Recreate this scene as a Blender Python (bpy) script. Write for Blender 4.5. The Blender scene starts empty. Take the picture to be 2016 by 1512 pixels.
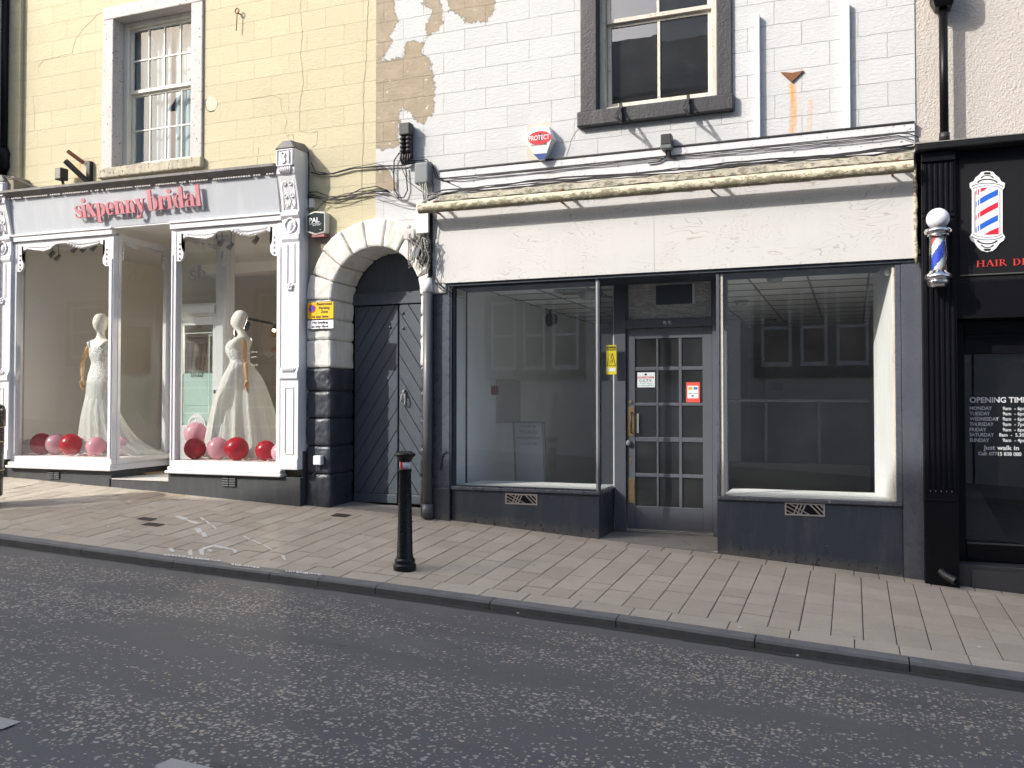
import bpy, bmesh, math, random
from mathutils import Vector, Matrix
random.seed(7)
sc = bpy.context.scene
C = sc.collection
# ------------------------------------------------------------------ camera
FPX, CD, EZ = 1750.0, 8.8, 1.6
TH = math.atan(FPX/4568.0); PH = math.atan(39/FPX)
_s, _c = math.sin(TH), math.cos(TH); _sp, _cp = math.sin(PH), math.cos(PH)
FW = Vector((-_s*_cp, _c*_cp, _sp)); RT = Vector((_c, _s, 0)); UP = Vector((_s*_sp, -_c*_sp, _cp))
cam = bpy.data.cameras.new('camera'); camo = bpy.data.objects.new('camera', cam); C.objects.link(camo)
cam.sensor_width = 36; cam.lens = FPX/2016*36; cam.clip_start = .05; cam.clip_end = 500
camo.matrix_world = Matrix(((RT.x, UP.x, -FW.x, 0), (RT.y, UP.y, -FW.y, -CD), (RT.z, UP.z, -FW.z, EZ), (0, 0, 0, 1)))
sc.camera = camo
# ------------------------------------------------------------------ sky, sun, exposure
SUN_EL, SUN_AZ = math.radians(32), math.radians(44.5)
w = bpy.data.worlds.new('World'); sc.world = w; w.use_nodes = True
nt = w.node_tree; nt.nodes.clear()
sky = nt.nodes.new('ShaderNodeTexSky'); sky.sky_type = 'NISHITA'; sky.sun_disc = False
sky.sun_elevation = SUN_EL; sky.sun_rotation = math.atan2(-math.sin(SUN_AZ), -math.cos(SUN_AZ)); sky.dust_density = 3.9; sky.air_density = 1.0; sky.ozone_density = 1.0
bg = nt.nodes.new('ShaderNodeBackground'); bg.inputs[1].default_value = .15
wo = nt.nodes.new('ShaderNodeOutputWorld'); nt.links.new(sky.outputs[0], bg.inputs[0]); nt.links.new(bg.outputs[0], wo.inputs[0])
sun = bpy.data.lights.new('sun', 'SUN'); sun.energy = 2.25; sun.angle = math.radians(.53); sun.color = (1, .965, .91)
suno = bpy.data.objects.new('sun', sun); C.objects.link(suno)
sdir = Vector((-math.sin(SUN_AZ)*math.cos(SUN_EL), -math.cos(SUN_AZ)*math.cos(SUN_EL), math.sin(SUN_EL)))
suno.rotation_euler = sdir.to_track_quat('Z', 'Y').to_euler(); suno.location = (-20, -20, 20)
sc.view_settings.view_transform = 'Standard'; sc.view_settings.look = 'None'; sc.view_settings.gamma = 1
sc.view_settings.exposure = 1.02
sc.cycles.max_bounces = 10; sc.cycles.transparent_max_bounces = 16; sc.cycles.caustics_reflective = False
sc.cycles.caustics_refractive = False; sc.cycles.sample_clamp_indirect = 8

# ------------------------------------------------------------------ measuring helpers (survey of the street)
def ray(px, py):
    return FW + RT*((px-1008)/FPX) + UP*((756-py)/FPX)
def P(px, py, Y=0.0):
    d = ray(px, py); t = (Y+CD)/d.y
    return (d.x*t, EZ+d.z*t)
def X(px, Y=0.0, py=795): return P(px, py, Y)[0]
def Z(px, py, Y=0.0): return P(px, py, Y)[1]
def lerp(tab, x):
    if x <= tab[0][0]: a, b = tab[0], tab[1]
    elif x >= tab[-1][0]: a, b = tab[-2], tab[-1]
    else:
        for a, b in zip(tab, tab[1:]):
            if a[0] <= x <= b[0]: break
    return a[1]+(b[1]-a[1])*(x-a[0])/(b[0]-a[0])
ZF = [(-10.48, .634), (-7.8, .523), (-5.27, .405), (-4.3, .352), (-2.42, .222), (-1.24, .148), (.58, .02), (1.6, -.05)]
ZK = [(-7.85, .325), (-5.67, .227), (-3.6, .150), (-1.67, .062), (.32, -.052), (.99, -.088)]
def zf(x): return lerp(ZF, x)
def zk(x): return lerp(ZK, x)
def ground(x, y):
    if y >= 0: return zf(x)
    if y > -2.4: return zf(x)+(zk(x)-zf(x))*(-y/2.4)
    if y > -2.54: return zk(x)
    g = zk(x)-.068
    if y > -9.0: return g+.022*min(-y-2.54, 3.2)-.022*max(0, -y-5.74)
    return g+.022*3.2-.022*(9-5.74)+.1
def G(px, py):
    d = ray(px, py); lo, hi = .5, 40
    for _ in range(50):
        m = (lo+hi)/2; x, y, z = d.x*m, -CD+d.y*m, EZ+d.z*m
        if z > ground(x, y): lo = m
        else: hi = m
    return (x, y, z)

# ------------------------------------------------------------------ object helpers
W = {}
def tag(o, label, cat, group=None, kind=None):
    if label: o['label'] = label
    if cat: o['category'] = cat
    if group: o['group'] = group
    if kind: o['kind'] = kind
    return o
def thing(name, label, cat, loc, group=None):
    o = bpy.data.objects.new(name, None); C.objects.link(o); o.location = loc; o.empty_display_size = .1
    W[o.name] = Vector(loc); return tag(o, label, cat, group)
class MB:
    def __init__(s): s.v = []; s.f = []; s.m = []; s.cur = 0; s.att = {}
    def add(s, vs, fs):
        b = len(s.v); s.v += [tuple(v) for v in vs]; s.f += [tuple(b+i for i in f) for f in fs]; s.m += [s.cur]*len(fs); return s
    def box(s, x0, x1, y0, y1, z0, z1):
        if x0 > x1: x0, x1 = x1, x0
        if y0 > y1: y0, y1 = y1, y0
        if z0 > z1: z0, z1 = z1, z0
        return s.add([(x0, y0, z0), (x1, y0, z0), (x1, y1, z0), (x0, y1, z0), (x0, y0, z1), (x1, y0, z1), (x1, y1, z1), (x0, y1, z1)],
                     [(0, 3, 2, 1), (4, 5, 6, 7), (0, 1, 5, 4), (1, 2, 6, 5), (2, 3, 7, 6), (3, 0, 4, 7)])
    def hexa(s, p):   # 8 points: bottom 4 ccw, top 4 ccw
        return s.add(p, [(0, 3, 2, 1), (4, 5, 6, 7), (0, 1, 5, 4), (1, 2, 6, 5), (2, 3, 7, 6), (3, 0, 4, 7)])
    def prism(s, pts, y0, y1, tf=None):   # outline in XZ, extruded in Y
        n = len(pts); A = sum(pts[i][0]*pts[(i+1) % n][1]-pts[(i+1) % n][0]*pts[i][1] for i in range(n))
        if A < 0: pts = pts[::-1]
        if y0 > y1: y0, y1 = y1, y0
        vs = [(x, y0, z) for x, z in pts]+[(x, y1, z) for x, z in pts]
        if tf: vs = [tf(*v) for v in vs]
        fs = [tuple(range(n)), tuple(range(2*n-1, n-1, -1))]+[(i, i+n, (i+1) % n+n, (i+1) % n) for i in range(n)]
        return s.add(vs, fs)
    def tube(s, pts, r, n=8, cap=True):
        pts = [Vector(p) for p in pts]; rs = r if isinstance(r, (list, tuple)) else [r]*len(pts); vs = []
        d0 = (pts[1]-pts[0]).normalized(); a = Vector((0, 0, 1)) if abs(d0.z) < .9 else Vector((1, 0, 0)); u = d0.cross(a).normalized()
        for i, p in enumerate(pts):
            d = (pts[min(i+1, len(pts)-1)]-pts[max(i-1, 0)]).normalized()
            u = (u-d*u.dot(d)).normalized(); v = d.cross(u)
            vs += [p+(u*math.cos(2*math.pi*k/n)+v*math.sin(2*math.pi*k/n))*rs[i] for k in range(n)]
        fs = [(i*n+k, i*n+(k+1) % n, (i+1)*n+(k+1) % n, (i+1)*n+k) for i in range(len(pts)-1) for k in range(n)]
        if cap: fs += [tuple(range(n-1, -1, -1)), tuple((len(pts)-1)*n+k for k in range(n))]
        return s.add(vs, fs)
    def lathe(s, prof, cx=0, cy=0, n=32, fn=None, ry=1.0):   # prof: (r,z) bottom to top
        vs = []
        for r, z in prof:
            for k in range(n):
                a = 2*math.pi*k/n; rr = r*(fn(a, z) if fn else 1)
                vs.append((cx+rr*math.cos(a), cy+rr*math.sin(a)*ry, z))
        fs = [(i*n+k, i*n+(k+1) % n, (i+1)*n+(k+1) % n, (i+1)*n+k) for i in range(len(prof)-1) for k in range(n)]
        fs += [tuple(range(n-1, -1, -1)), tuple((len(prof)-1)*n+k for k in range(n))]
        return s.add(vs, fs)
    def ball(s, c, rx, ry=None, rz=None, n=20, m=12):
        ry = ry or rx; rz = rz or rx; vs = []
        for i in range(1, m):
            t = math.pi*i/m
            vs += [(c[0]+rx*math.sin(t)*math.cos(2*math.pi*k/n), c[1]+ry*math.sin(t)*math.sin(2*math.pi*k/n), c[2]-rz*math.cos(t)) for k in range(n)]
        fs = [(i*n+k, i*n+(k+1) % n, (i+1)*n+(k+1) % n, (i+1)*n+k) for i in range(m-2) for k in range(n)]
        vs += [(c[0], c[1], c[2]-rz), (c[0], c[1], c[2]+rz)]; b, t = len(vs)-2, len(vs)-1
        fs += [(b, (k+1) % n, k) for k in range(n)]+[(t, (m-2)*n+k, (m-2)*n+(k+1) % n) for k in range(n)]
        return s.add(vs, fs)
    def quad(s, *p): return s.add(p, [tuple(range(len(p)))])
    def build(s, name, mat, parent=None, origin=None, smooth=False, bevel=0, seg=2, label=None):
        if parent is not None: org = W[parent.name]
        elif origin is not None: org = Vector(origin)
        else:
            xs = [v[0] for v in s.v]; ys = [v[1] for v in s.v]; zs = [v[2] for v in s.v]
            org = Vector(((min(xs)+max(xs))/2, (min(ys)+max(ys))/2, min(zs)))
        me = bpy.data.meshes.new(name); me.from_pydata([(a-org.x, b-org.y, c-org.z) for a, b, c in s.v], [], s.f)
        for mm in (mat if isinstance(mat, (list, tuple)) else [mat]): me.materials.append(mm)
        me.polygons.foreach_set('material_index', s.m)
        if smooth: me.polygons.foreach_set('use_smooth', [True]*len(s.f))
        for k, vals in s.att.items():
            at = me.attributes.new(k, 'FLOAT', 'POINT'); at.data.foreach_set('value', vals)
        me.update()
        o = bpy.data.objects.new(name, me); C.objects.link(o)
        if parent is not None: o.parent = parent
        else: o.location = org
        W[o.name] = org
        if bevel:
            b = o.modifiers.new('bevel', 'BEVEL'); b.width = bevel; b.segments = seg; b.limit_method = 'ANGLE'; b.angle_limit = math.radians(40)
            if smooth is False: b.harden_normals = False
        if smooth == 'auto' or (smooth and bevel):
            pass
        if label: o['label'] = label
        return o
def copy_tree(o, parent=None):
    c = o.copy(); C.objects.link(c)
    if parent is not None: c.parent = parent
    W[c.name] = W[o.name]
    for ch in list(o.children): copy_tree(ch, c)
    return c
def text_mb(mb, s, x, z, h, Y, width=None, depth=.002, bold=0.0, tf=None, slant=0):
    """writing as real raised lettering: x left edge, z baseline, h capital height"""
    cu = bpy.data.curves.new('t', 'FONT'); cu.body = s; cu.size = 1; cu.offset = bold; cu.shear = slant; cu.resolution_u = 3
    o = bpy.data.objects.new('t', cu); C.objects.link(o); bpy.context.view_layer.update()
    me = bpy.data.meshes.new_from_object(o.evaluated_get(bpy.context.evaluated_depsgraph_get()))
    vs = [v.co.copy() for v in me.vertices]; fs = [tuple(p.vertices) for p in me.polygons]
    bpy.data.objects.remove(o); bpy.data.curves.remove(cu); bpy.data.meshes.remove(me)
    if not vs: return
    x0 = min(v.x for v in vs); x1 = max(v.x for v in vs); k = h/.70; kx = k if width is None else width/(x1-x0)
    pts = [(x+(v.x-x0)*kx, Y, z+v.y*k) for v in vs]
    if tf: pts = [tf(*p) for p in pts]
    mb.add(pts, fs)

# ------------------------------------------------------------------ materials
def node(nt, typ, ins=None, **props):
    n = nt.nodes.new(typ)
    for k, v in props.items(): setattr(n, k, v)
    for k, v in (ins or {}).items():
        i = n.inputs[k]
        if isinstance(v, bpy.types.NodeSocket): nt.links.new(v, i)
        else: i.default_value = v
    return n
def math_(nt, op, a, b=0.0, c=None, clamp=False):
    n = nt.nodes.new('ShaderNodeMath'); n.operation = op; n.use_clamp = clamp
    for i, v in enumerate((a, b) if c is None else (a, b, c)):
        if isinstance(v, bpy.types.NodeSocket): nt.links.new(v, n.inputs[i])
        else: n.inputs[i].default_value = v
    return n.outputs[0]
def rampf(nt, v, a, b):   # smooth 0..1 between a and b
    n = node(nt, 'ShaderNodeMapRange', {'Value': v, 'From Min': a, 'From Max': b}); n.clamp = True; return n.outputs[0]
def mixc(nt, f, a, b, typ='MIX'):
    n = nt.nodes.new('ShaderNodeMix'); n.data_type = 'RGBA'; n.blend_type = typ
    for i, v in ((0, f), (6, a), (7, b)):
        if isinstance(v, bpy.types.NodeSocket): nt.links.new(v, n.inputs[i])
        else: n.inputs[i].default_value = v if i == 0 else (*v, 1) if len(v) == 3 else v
    return n.outputs[2]
def newmat(name):
    m = bpy.data.materials.new(name); m.use_nodes = True; nt = m.node_tree; nt.nodes.clear()
    b = nt.nodes.new('ShaderNodeBsdfPrincipled'); o = nt.nodes.new('ShaderNodeOutputMaterial'); nt.links.new(b.outputs[0], o.inputs[0])
    pos = nt.nodes.new('ShaderNodeNewGeometry').outputs['Position']
    return m, nt, b, pos
def noise(nt, pos, scale, detail=4, rough=.55, dist=0.0):
    return node(nt, 'ShaderNodeTexNoise', {'Vector': pos, 'Scale': scale, 'Detail': detail, 'Roughness': rough, 'Distortion': dist}).outputs[0]
def bump(nt, b, h, strength=.3, dist=.01):
    n = node(nt, 'ShaderNodeBump', {'Height': h, 'Strength': strength, 'Distance': dist}); nt.links.new(n.outputs[0], b.inputs['Normal'])
def paint(name, col, rough=.5, var=.08, vs=3, bmp=.15, bs=70, metal=0, dirt=None, dirt_amt=.35, ds=2.2, chips=None, chip_t=.64, spec=.5):
    m, nt, b, pos = newmat(name)
    n1 = noise(nt, pos, vs); c = mixc(nt, n1, [max(0, v*(1-var)) for v in col], [min(1, v*(1+var)) for v in col])
    if dirt:
        st = node(nt, 'ShaderNodeMapping', {'Vector': pos, 'Scale': (3, 3, .6)}).outputs[0]
        n2 = rampf(nt, noise(nt, st, ds, 6, .65), .48, .72); c = mixc(nt, math_(nt, 'MULTIPLY', n2, dirt_amt), c, dirt)
    hb = noise(nt, pos, bs, 3)
    if chips:
        n3 = rampf(nt, noise(nt, pos, 28, 6, .7), chip_t, chip_t+.02); c = mixc(nt, n3, c, chips)
        hb = math_(nt, 'SUBTRACT', hb, n3)
    nt.links.new(c, b.inputs['Base Color'])
    r = math_(nt, 'ADD', math_(nt, 'MULTIPLY', noise(nt, pos, vs*2.3), .2), rough-.1); nt.links.new(r, b.inputs['Roughness'])
    b.inputs['Metallic'].default_value = metal; b.inputs['Specular IOR Level'].default_value = spec
    if bmp: bump(nt, b, hb, bmp, .004)
    return m
def flat(name, col, rough=.5, metal=0, spec=.5):
    return paint(name, col, rough, .04, 4, .04, 90, metal, spec=spec)
def ashlar(name, col, line, bw, bh, x0, z0, peel=None, dirtc=(.45, .42, .36), la=.85):
    m, nt, b, pos = newmat(name)
    sep = node(nt, 'ShaderNodeSeparateXYZ', {0: pos})
    wob = math_(nt, 'MULTIPLY', math_(nt, 'SUBTRACT', noise(nt, pos, 5, 3), .5), .018)
    vx = math_(nt, 'SUBTRACT', math_(nt, 'ADD', sep.outputs[0], wob), x0); vz = math_(nt, 'SUBTRACT', math_(nt, 'ADD', sep.outputs[2], wob), z0)
    vec = node(nt, 'ShaderNodeCombineXYZ', {0: vx, 1: vz}).outputs[0]
    br = node(nt, 'ShaderNodeTexBrick', {'Vector': vec, 'Scale': 1.0, 'Mortar Size': .0038, 'Mortar Smooth': .5, 'Brick Width': bw, 'Row Height': bh,
              'Color1': (0.35, 0.35, 0.35, 1), 'Color2': (.65, .65, .65, 1)})
    lm = math_(nt, 'MULTIPLY', br.outputs['Fac'], rampf(nt, noise(nt, pos, 2.2, 4), .25, .58))
    big = noise(nt, pos, 1.1, 5, .6); fine = noise(nt, pos, 22, 6, .7)
    c = mixc(nt, big, [v*.93 for v in col], [min(1, v*1.05) for v in col])
    c = mixc(nt, math_(nt, 'MULTIPLY', rampf(nt, fine, .45, .8), .22), c, [v*.8 for v in col])
    c = mixc(nt, .10, c, br.outputs['Color'], 'OVERLAY')
    st = node(nt, 'ShaderNodeMapping', {'Vector': pos, 'Scale': (6, 1, .5)}).outputs[0]
    c = mixc(nt, math_(nt, 'MULTIPLY', rampf(nt, noise(nt, st, 1.4, 6, .7), .52, .78), .16), c, dirtc)
    c = mixc(nt, math_(nt, 'MULTIPLY', rampf(nt, noise(nt, pos, 37, 3, .6), .74, .76), .5), c, dirtc)
    c = mixc(nt, math_(nt, 'MULTIPLY', lm, la), c, line)
    tr = node(nt, 'ShaderNodeMapping', {'Vector': pos, 'Rotation': (0, .4, 0), 'Scale': (1, 1, 3)}).outputs[0]
    h = math_(nt, 'ADD', math_(nt, 'MULTIPLY', noise(nt, tr, 16, 5, .6), 1.1), math_(nt, 'MULTIPLY', fine, .8))
    h = math_(nt, 'SUBTRACT', h, math_(nt, 'MULTIPLY', lm, 2.0)); h = math_(nt, 'ADD', h, math_(nt, 'MULTIPLY', br.outputs['Color'], .3))
    if peel:
        at = node(nt, 'ShaderNodeAttribute', attribute_name='peel').outputs['Fac']
        pn = math_(nt, 'ADD', math_(nt, 'MULTIPLY', math_(nt, 'SUBTRACT', noise(nt, pos, 9, 10, .82), .5), .30), at)
        spot = math_(nt, 'MULTIPLY', rampf(nt, noise(nt, pos, 14, 3), .66, .68), .5)
        msk = math_(nt, 'SUBTRACT', rampf(nt, pn, -.004, .004), spot, clamp=True); msk = rampf(nt, msk, .6, .8)
        sc_ = mixc(nt, noise(nt, pos, 7, 6, .7), [v*.55 for v in peel], [min(1, v*1.25) for v in peel])
        sc_ = mixc(nt, math_(nt, 'MULTIPLY', lm, .6), sc_, [v*.5 for v in peel])
        edge = math_(nt, 'SUBTRACT', rampf(nt, pn, -.022, -.004), rampf(nt, pn, -.004, .004), clamp=True)
        c = mixc(nt, msk, c, sc_)
        c = mixc(nt, math_(nt, 'MULTIPLY', math_(nt, 'SUBTRACT', rampf(nt, pn, -.001, .003), rampf(nt, pn, .006, .016), clamp=True), .55), c, (.12, .10, .08))
        ru = node(nt, 'ShaderNodeAttribute', attribute_name='rust').outputs['Fac']
        strk = node(nt, 'ShaderNodeMapping', {'Vector': pos, 'Scale': (30, 1, 1.2)}).outputs[0]
        rr = math_(nt, 'MULTIPLY', rampf(nt, math_(nt, 'ADD', ru, math_(nt, 'MULTIPLY', math_(nt, 'SUBTRACT', noise(nt, strk, 1.5, 4), .5), .9)), .1, .75), .9)
        c = mixc(nt, rr, c, (.60, .30, .07))
        h = math_(nt, 'SUBTRACT', h, math_(nt, 'MULTIPLY', msk, 1.2))
    nt.links.new(c, b.inputs['Base Color']); b.inputs['Roughness'].default_value = .75; b.inputs['Specular IOR Level'].default_value = .3
    bump(nt, b, h, .55, .011)
    return m
def glass(name, tint=(.93, .96, .95), refl=1.0, dust=.02, rough=0.0, bmp=0, bs=3, ripple=0):
    m = bpy.data.materials.new(name); m.use_nodes = True; nt = m.node_tree; nt.nodes.clear()
    pos = nt.nodes.new('ShaderNodeNewGeometry').outputs['Position']
    tr = node(nt, 'ShaderNodeBsdfTransparent', {'Color': (*tint, 1)}); gl = node(nt, 'ShaderNodeBsdfGlossy', {'Color': (.97, .98, 1, 1), 'Roughness': rough})
    geo = nt.nodes.new('ShaderNodeNewGeometry'); dt = node(nt, 'ShaderNodeVectorMath', {0: geo.outputs['Incoming'], 1: geo.outputs['Normal']}, operation='DOT_PRODUCT').outputs['Value']
    omc = math_(nt, 'SUBTRACT', 1.0, math_(nt, 'ABSOLUTE', dt)); fs = math_(nt, 'ADD', .043, math_(nt, 'MULTIPLY', math_(nt, 'POWER', omc, 5.0), .95)); f = math_(nt, 'MULTIPLY', fs, 1.8*refl, clamp=True)
    if ripple:
        bn = node(nt, 'ShaderNodeBump', {'Height': noise(nt, pos, bs, 2), 'Strength': ripple, 'Distance': .02}); nt.links.new(bn.outputs[0], gl.inputs['Normal'])
    mx = node(nt, 'ShaderNodeMixShader', {0: f, 1: tr.outputs[0], 2: gl.outputs[0]})
    df = node(nt, 'ShaderNodeBsdfDiffuse', {'Color': (.75, .77, .76, 1)})
    dn = math_(nt, 'ADD', math_(nt, 'MULTIPLY', rampf(nt, noise(nt, pos, 1.6, 6, .65), .45, .8), dust), dust*.6)
    mx2 = node(nt, 'ShaderNodeMixShader', {0: dn, 1: mx.outputs[0], 2: df.outputs[0]})
    o = nt.nodes.new('ShaderNodeOutputMaterial'); nt.links.new(mx2.outputs[0], o.inputs[0]); return m

CREAM = ashlar('cream_masonry', (.535, .485, .33), (.42, .37, .25), .5, .235, X(68), Z(68, 190), dirtc=(.55, .48, .3), la=.5)
WHITE = ashlar('white_masonry', (.54, .553, .558), (.30, .29, .28), .5, .227, X(914), Z(914, 57.5), peel=(.37, .31, .225))
STONEW = paint('white_painted_stone', (.68, .67, .635), .7, .08, 4, .9, 24, dirt=(.42, .38, .3), dirt_amt=.55, ds=3)
STONEB = paint('navy_painted_stone', (.035, .042, .055), .42, .2, 5, 1.0, 22, dirt=(.12, .12, .12), dirt_amt=.3)
STONEG = paint('bare_sandstone', (.30, .26, .20), .85, .25, 5, .6, 40, dirt=(.12, .1, .08))
SURR = paint('lilac_grey_stone_paint', (.50, .47, .46), .65, .1, 4, .5, 40, dirt=(.33, .30, .28), chips=(.08, .07, .07), chip_t=.615)
SILLC = paint('lichened_stone_sill', (.50, .46, .36), .85, .2, 8, .6, 50, dirt=(.14, .12, .1), dirt_amt=.7, chips=(.1, .09, .08), chip_t=.575)
BLKST = paint('black_painted_stone', (.024, .025, .029), .5, .25, 6, .9, 45, dirt=(.12, .12, .13), dirt_amt=.3, chips=(.35, .34, .32), chip_t=.68)
WOODW = paint('white_gloss_timber', (.70, .70, .72), .38, .03, 3, .12, 40, dirt=(.6, .6, .64), dirt_amt=.2)
WOODO = paint('weathered_white_timber', (.62, .58, .50), .6, .12, 6, .4, 40, dirt=(.3, .26, .2), dirt_amt=.5, chips=(.3, .24, .17), chip_t=.62)
FASC = paint('pale_blue_grey_fascia_paint', (.45, .48, .52), .6, .05, 3, .25, 12, dirt=(.66, .68, .70), dirt_amt=.3)
LEAD = paint('lead_flashing', (.16, .155, .15), .7, .25, 9, .5, 50, dirt=(.30, .29, .26), dirt_amt=.6)
NAVY = paint('slate_blue_gloss_paint', (.080, .089, .110), .28, .08, 4, .12, 18, dirt=(.16, .165, .18), dirt_amt=.3)
def plinth_paint():
    m = paint('navy_plinth_paint', (.028, .038, .054), .5, .12, 3, .25, 24, dirt=(.09, .095, .105), dirt_amt=.45, chips=(.02, .02, .02), chip_t=.68)
    nt = m.node_tree; b = [q for q in nt.nodes if q.type == 'BSDF_PRINCIPLED'][0]; src = b.inputs['Base Color'].links[0].from_socket
    pos = nt.nodes.new('ShaderNodeNewGeometry').outputs['Position']; sp = node(nt, 'ShaderNodeSeparateXYZ', {0: pos})
    h = math_(nt, 'SUBTRACT', sp.outputs[2], math_(nt, 'SUBTRACT', .062, math_(nt, 'MULTIPLY', sp.outputs[0], .066)))
    hn = math_(nt, 'ADD', h, math_(nt, 'MULTIPLY', math_(nt, 'SUBTRACT', noise(nt, pos, 6, 6, .7), .5), .25))
    c = mixc(nt, math_(nt, 'MULTIPLY', rampf(nt, hn, .12, .0), .6), src, (.13, .12, .105))
    fl = math_(nt, 'MULTIPLY', rampf(nt, noise(nt, pos, 17, 6, .7), .56, .58), rampf(nt, hn, .14, .05)); c = mixc(nt, fl, c, (.018, .018, .02))
    sc2 = node(nt, 'ShaderNodeMapping', {'Vector': pos, 'Scale': (2, 1, 9), 'Rotation': (0, .3, 0)}).outputs[0]
    c = mixc(nt, math_(nt, 'MULTIPLY', rampf(nt, noise(nt, sc2, 5, 4, .6), .68, .70), .35), c, (.2, .2, .21))
    nt.links.new(c, b.inputs['Base Color']); return m
NAVYD = plinth_paint()
DOORP = paint('grey_door_paint', (.098, .106, .124), .33, .07, 4, .15, 30, dirt=(.1, .105, .12), dirt_amt=.3)
GATEP = paint('dark_grey_gate_paint', (.068, .082, .10), .42, .12, 5, .5, 26, dirt=(.12, .13, .15), dirt_amt=.35, chips=(.3, .32, .34), chip_t=.70)
PLIN = paint('charcoal_render', (.045, .05, .055), .65, .15, 4, .35, 40, dirt=(.09, .09, .09), dirt_amt=.5)
BLK = paint('black_gloss_paint', (.005, .005, .007), .35, .3, 5, .05, 60, spec=.2)
BLKM = paint('black_plastic', (.02, .021, .023), .5, .2, 5, .1, 60)
BLKI = paint('black_cast_iron', (.006, .0065, .008), .28, .2, 6, .12, 80, spec=.3)
PIPEG = paint('grey_painted_iron', (.085, .09, .10), .4, .15, 5, .2, 40, dirt=(.2, .2, .2), dirt_amt=.2)
GREYP = paint('grey_plastic_box', (.15, .17, .18), .55, .1, 8, .1, 60, dirt=(.25, .25, .24))
CABLE = flat('black_cable_sheath', (.022, .022, .024), .6)
CABLEG = flat('grey_cable_sheath', (.30, .29, .27), .6)
WPL = flat('white_plastic', (.78, .78, .76), .4)
RUST = paint('rusted_iron', (.22, .09, .04), .85, .4, 25, .6, 60, dirt=(.08, .04, .03))
RENDR = None
def rough_render():
    m, nt, b, pos = newmat('pinkish_roughcast_render')
    n1 = noise(nt, pos, 2, 4); c = mixc(nt, n1, (.45, .42, .385), (.515, .48, .44)); nt.links.new(c, b.inputs['Base Color']); b.inputs['Roughness'].default_value = .9
    v = node(nt, 'ShaderNodeTexVoronoi', {'Vector': pos, 'Scale': 60}).outputs[0]
    bump(nt, b, math_(nt, 'ADD', math_(nt, 'MULTIPLY', v, .6), noise(nt, pos, 45, 4)), .7, .012); return m
RENDR = rough_render()
def fascia_ply():
    m, nt, b, pos = newmat('white_painted_plywood')
    mp = node(nt, 'ShaderNodeMapping', {'Vector': pos, 'Scale': (.9, 1, 2.6)}).outputs[0]
    n = noise(nt, mp, 1.25, 3, .45, .6); wv = math_(nt, 'FRACT', math_(nt, 'MULTIPLY', n, 26))
    ln = rampf(nt, wv, .86, .97); ms = rampf(nt, noise(nt, pos, 2.6, 3), .42, .60); lm = math_(nt, 'MULTIPLY', ln, ms)
    c = mixc(nt, noise(nt, pos, 1.4, 5), (.53, .528, .515), (.59, .585, .572))
    st = node(nt, 'ShaderNodeMapping', {'Vector': pos, 'Scale': (7, 1, .6)}).outputs[0]
    c = mixc(nt, math_(nt, 'MULTIPLY', rampf(nt, noise(nt, st, 1.2, 6, .7), .45, .8), .25), c, (.5, .48, .45))
    c = mixc(nt, math_(nt, 'MULTIPLY', rampf(nt, noise(nt, pos, 30, 2, .5), .73, .75), .4), c, (.3, .25, .2))
    c = mixc(nt, math_(nt, 'MULTIPLY', lm, .8), c, (.33, .30, .27)); nt.links.new(c, b.inputs['Base Color'])
    b.inputs['Roughness'].default_value = .55; bump(nt, b, math_(nt, 'SUBTRACT', noise(nt, pos, 50, 3), lm), .25, .004); return m
PLY = fascia_ply()
def lichen(name, base, spot, t=.5):
    m, nt, b, pos = newmat(name); sep = node(nt, 'ShaderNodeNewGeometry').outputs['Normal']; nz = node(nt, 'ShaderNodeSeparateXYZ', {0: sep}).outputs[2]
    st = node(nt, 'ShaderNodeMapping', {'Vector': pos, 'Scale': (.5, 1, 1)}).outputs[0]
    n = math_(nt, 'SUBTRACT', noise(nt, st, 26, 6, .75), math_(nt, 'MULTIPLY', nz, .10)); k = rampf(nt, n, t, t+.06)
    c = mixc(nt, noise(nt, pos, 4, 5), [v*.85 for v in base], base); c = mixc(nt, math_(nt, 'MULTIPLY', k, .8), c, spot)
    nt.links.new(c, b.inputs['Base Color']); b.inputs['Roughness'].default_value = .8; bump(nt, b, n, .4, .006); return m
TUBEM = lichen('cream_tube_with_lichen', (.62, .57, .43), (.15, .13, .07), .475)
HOODM = lichen('weathered_awning_hood', (.42, .39, .31), (.13, .12, .09), .47)
GLB = glass('clear_shop_glass', (.95, .97, .96), .9, .012)
GLS = glass('dusty_shop_glass', (.97, .985, .98), 1.2, .014)
GLU = glass('old_sash_glass', (.8, .84, .85), 2.0, .03, ripple=.018, bs=3.5)
GLD = glass('obscured_door_glass', (.22, .23, .24), 1.1, .03, .06)
GLC = glass('cream_window_glass', (.9, .93, .93), .55, .02, ripple=.04, bs=2.5)
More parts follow.
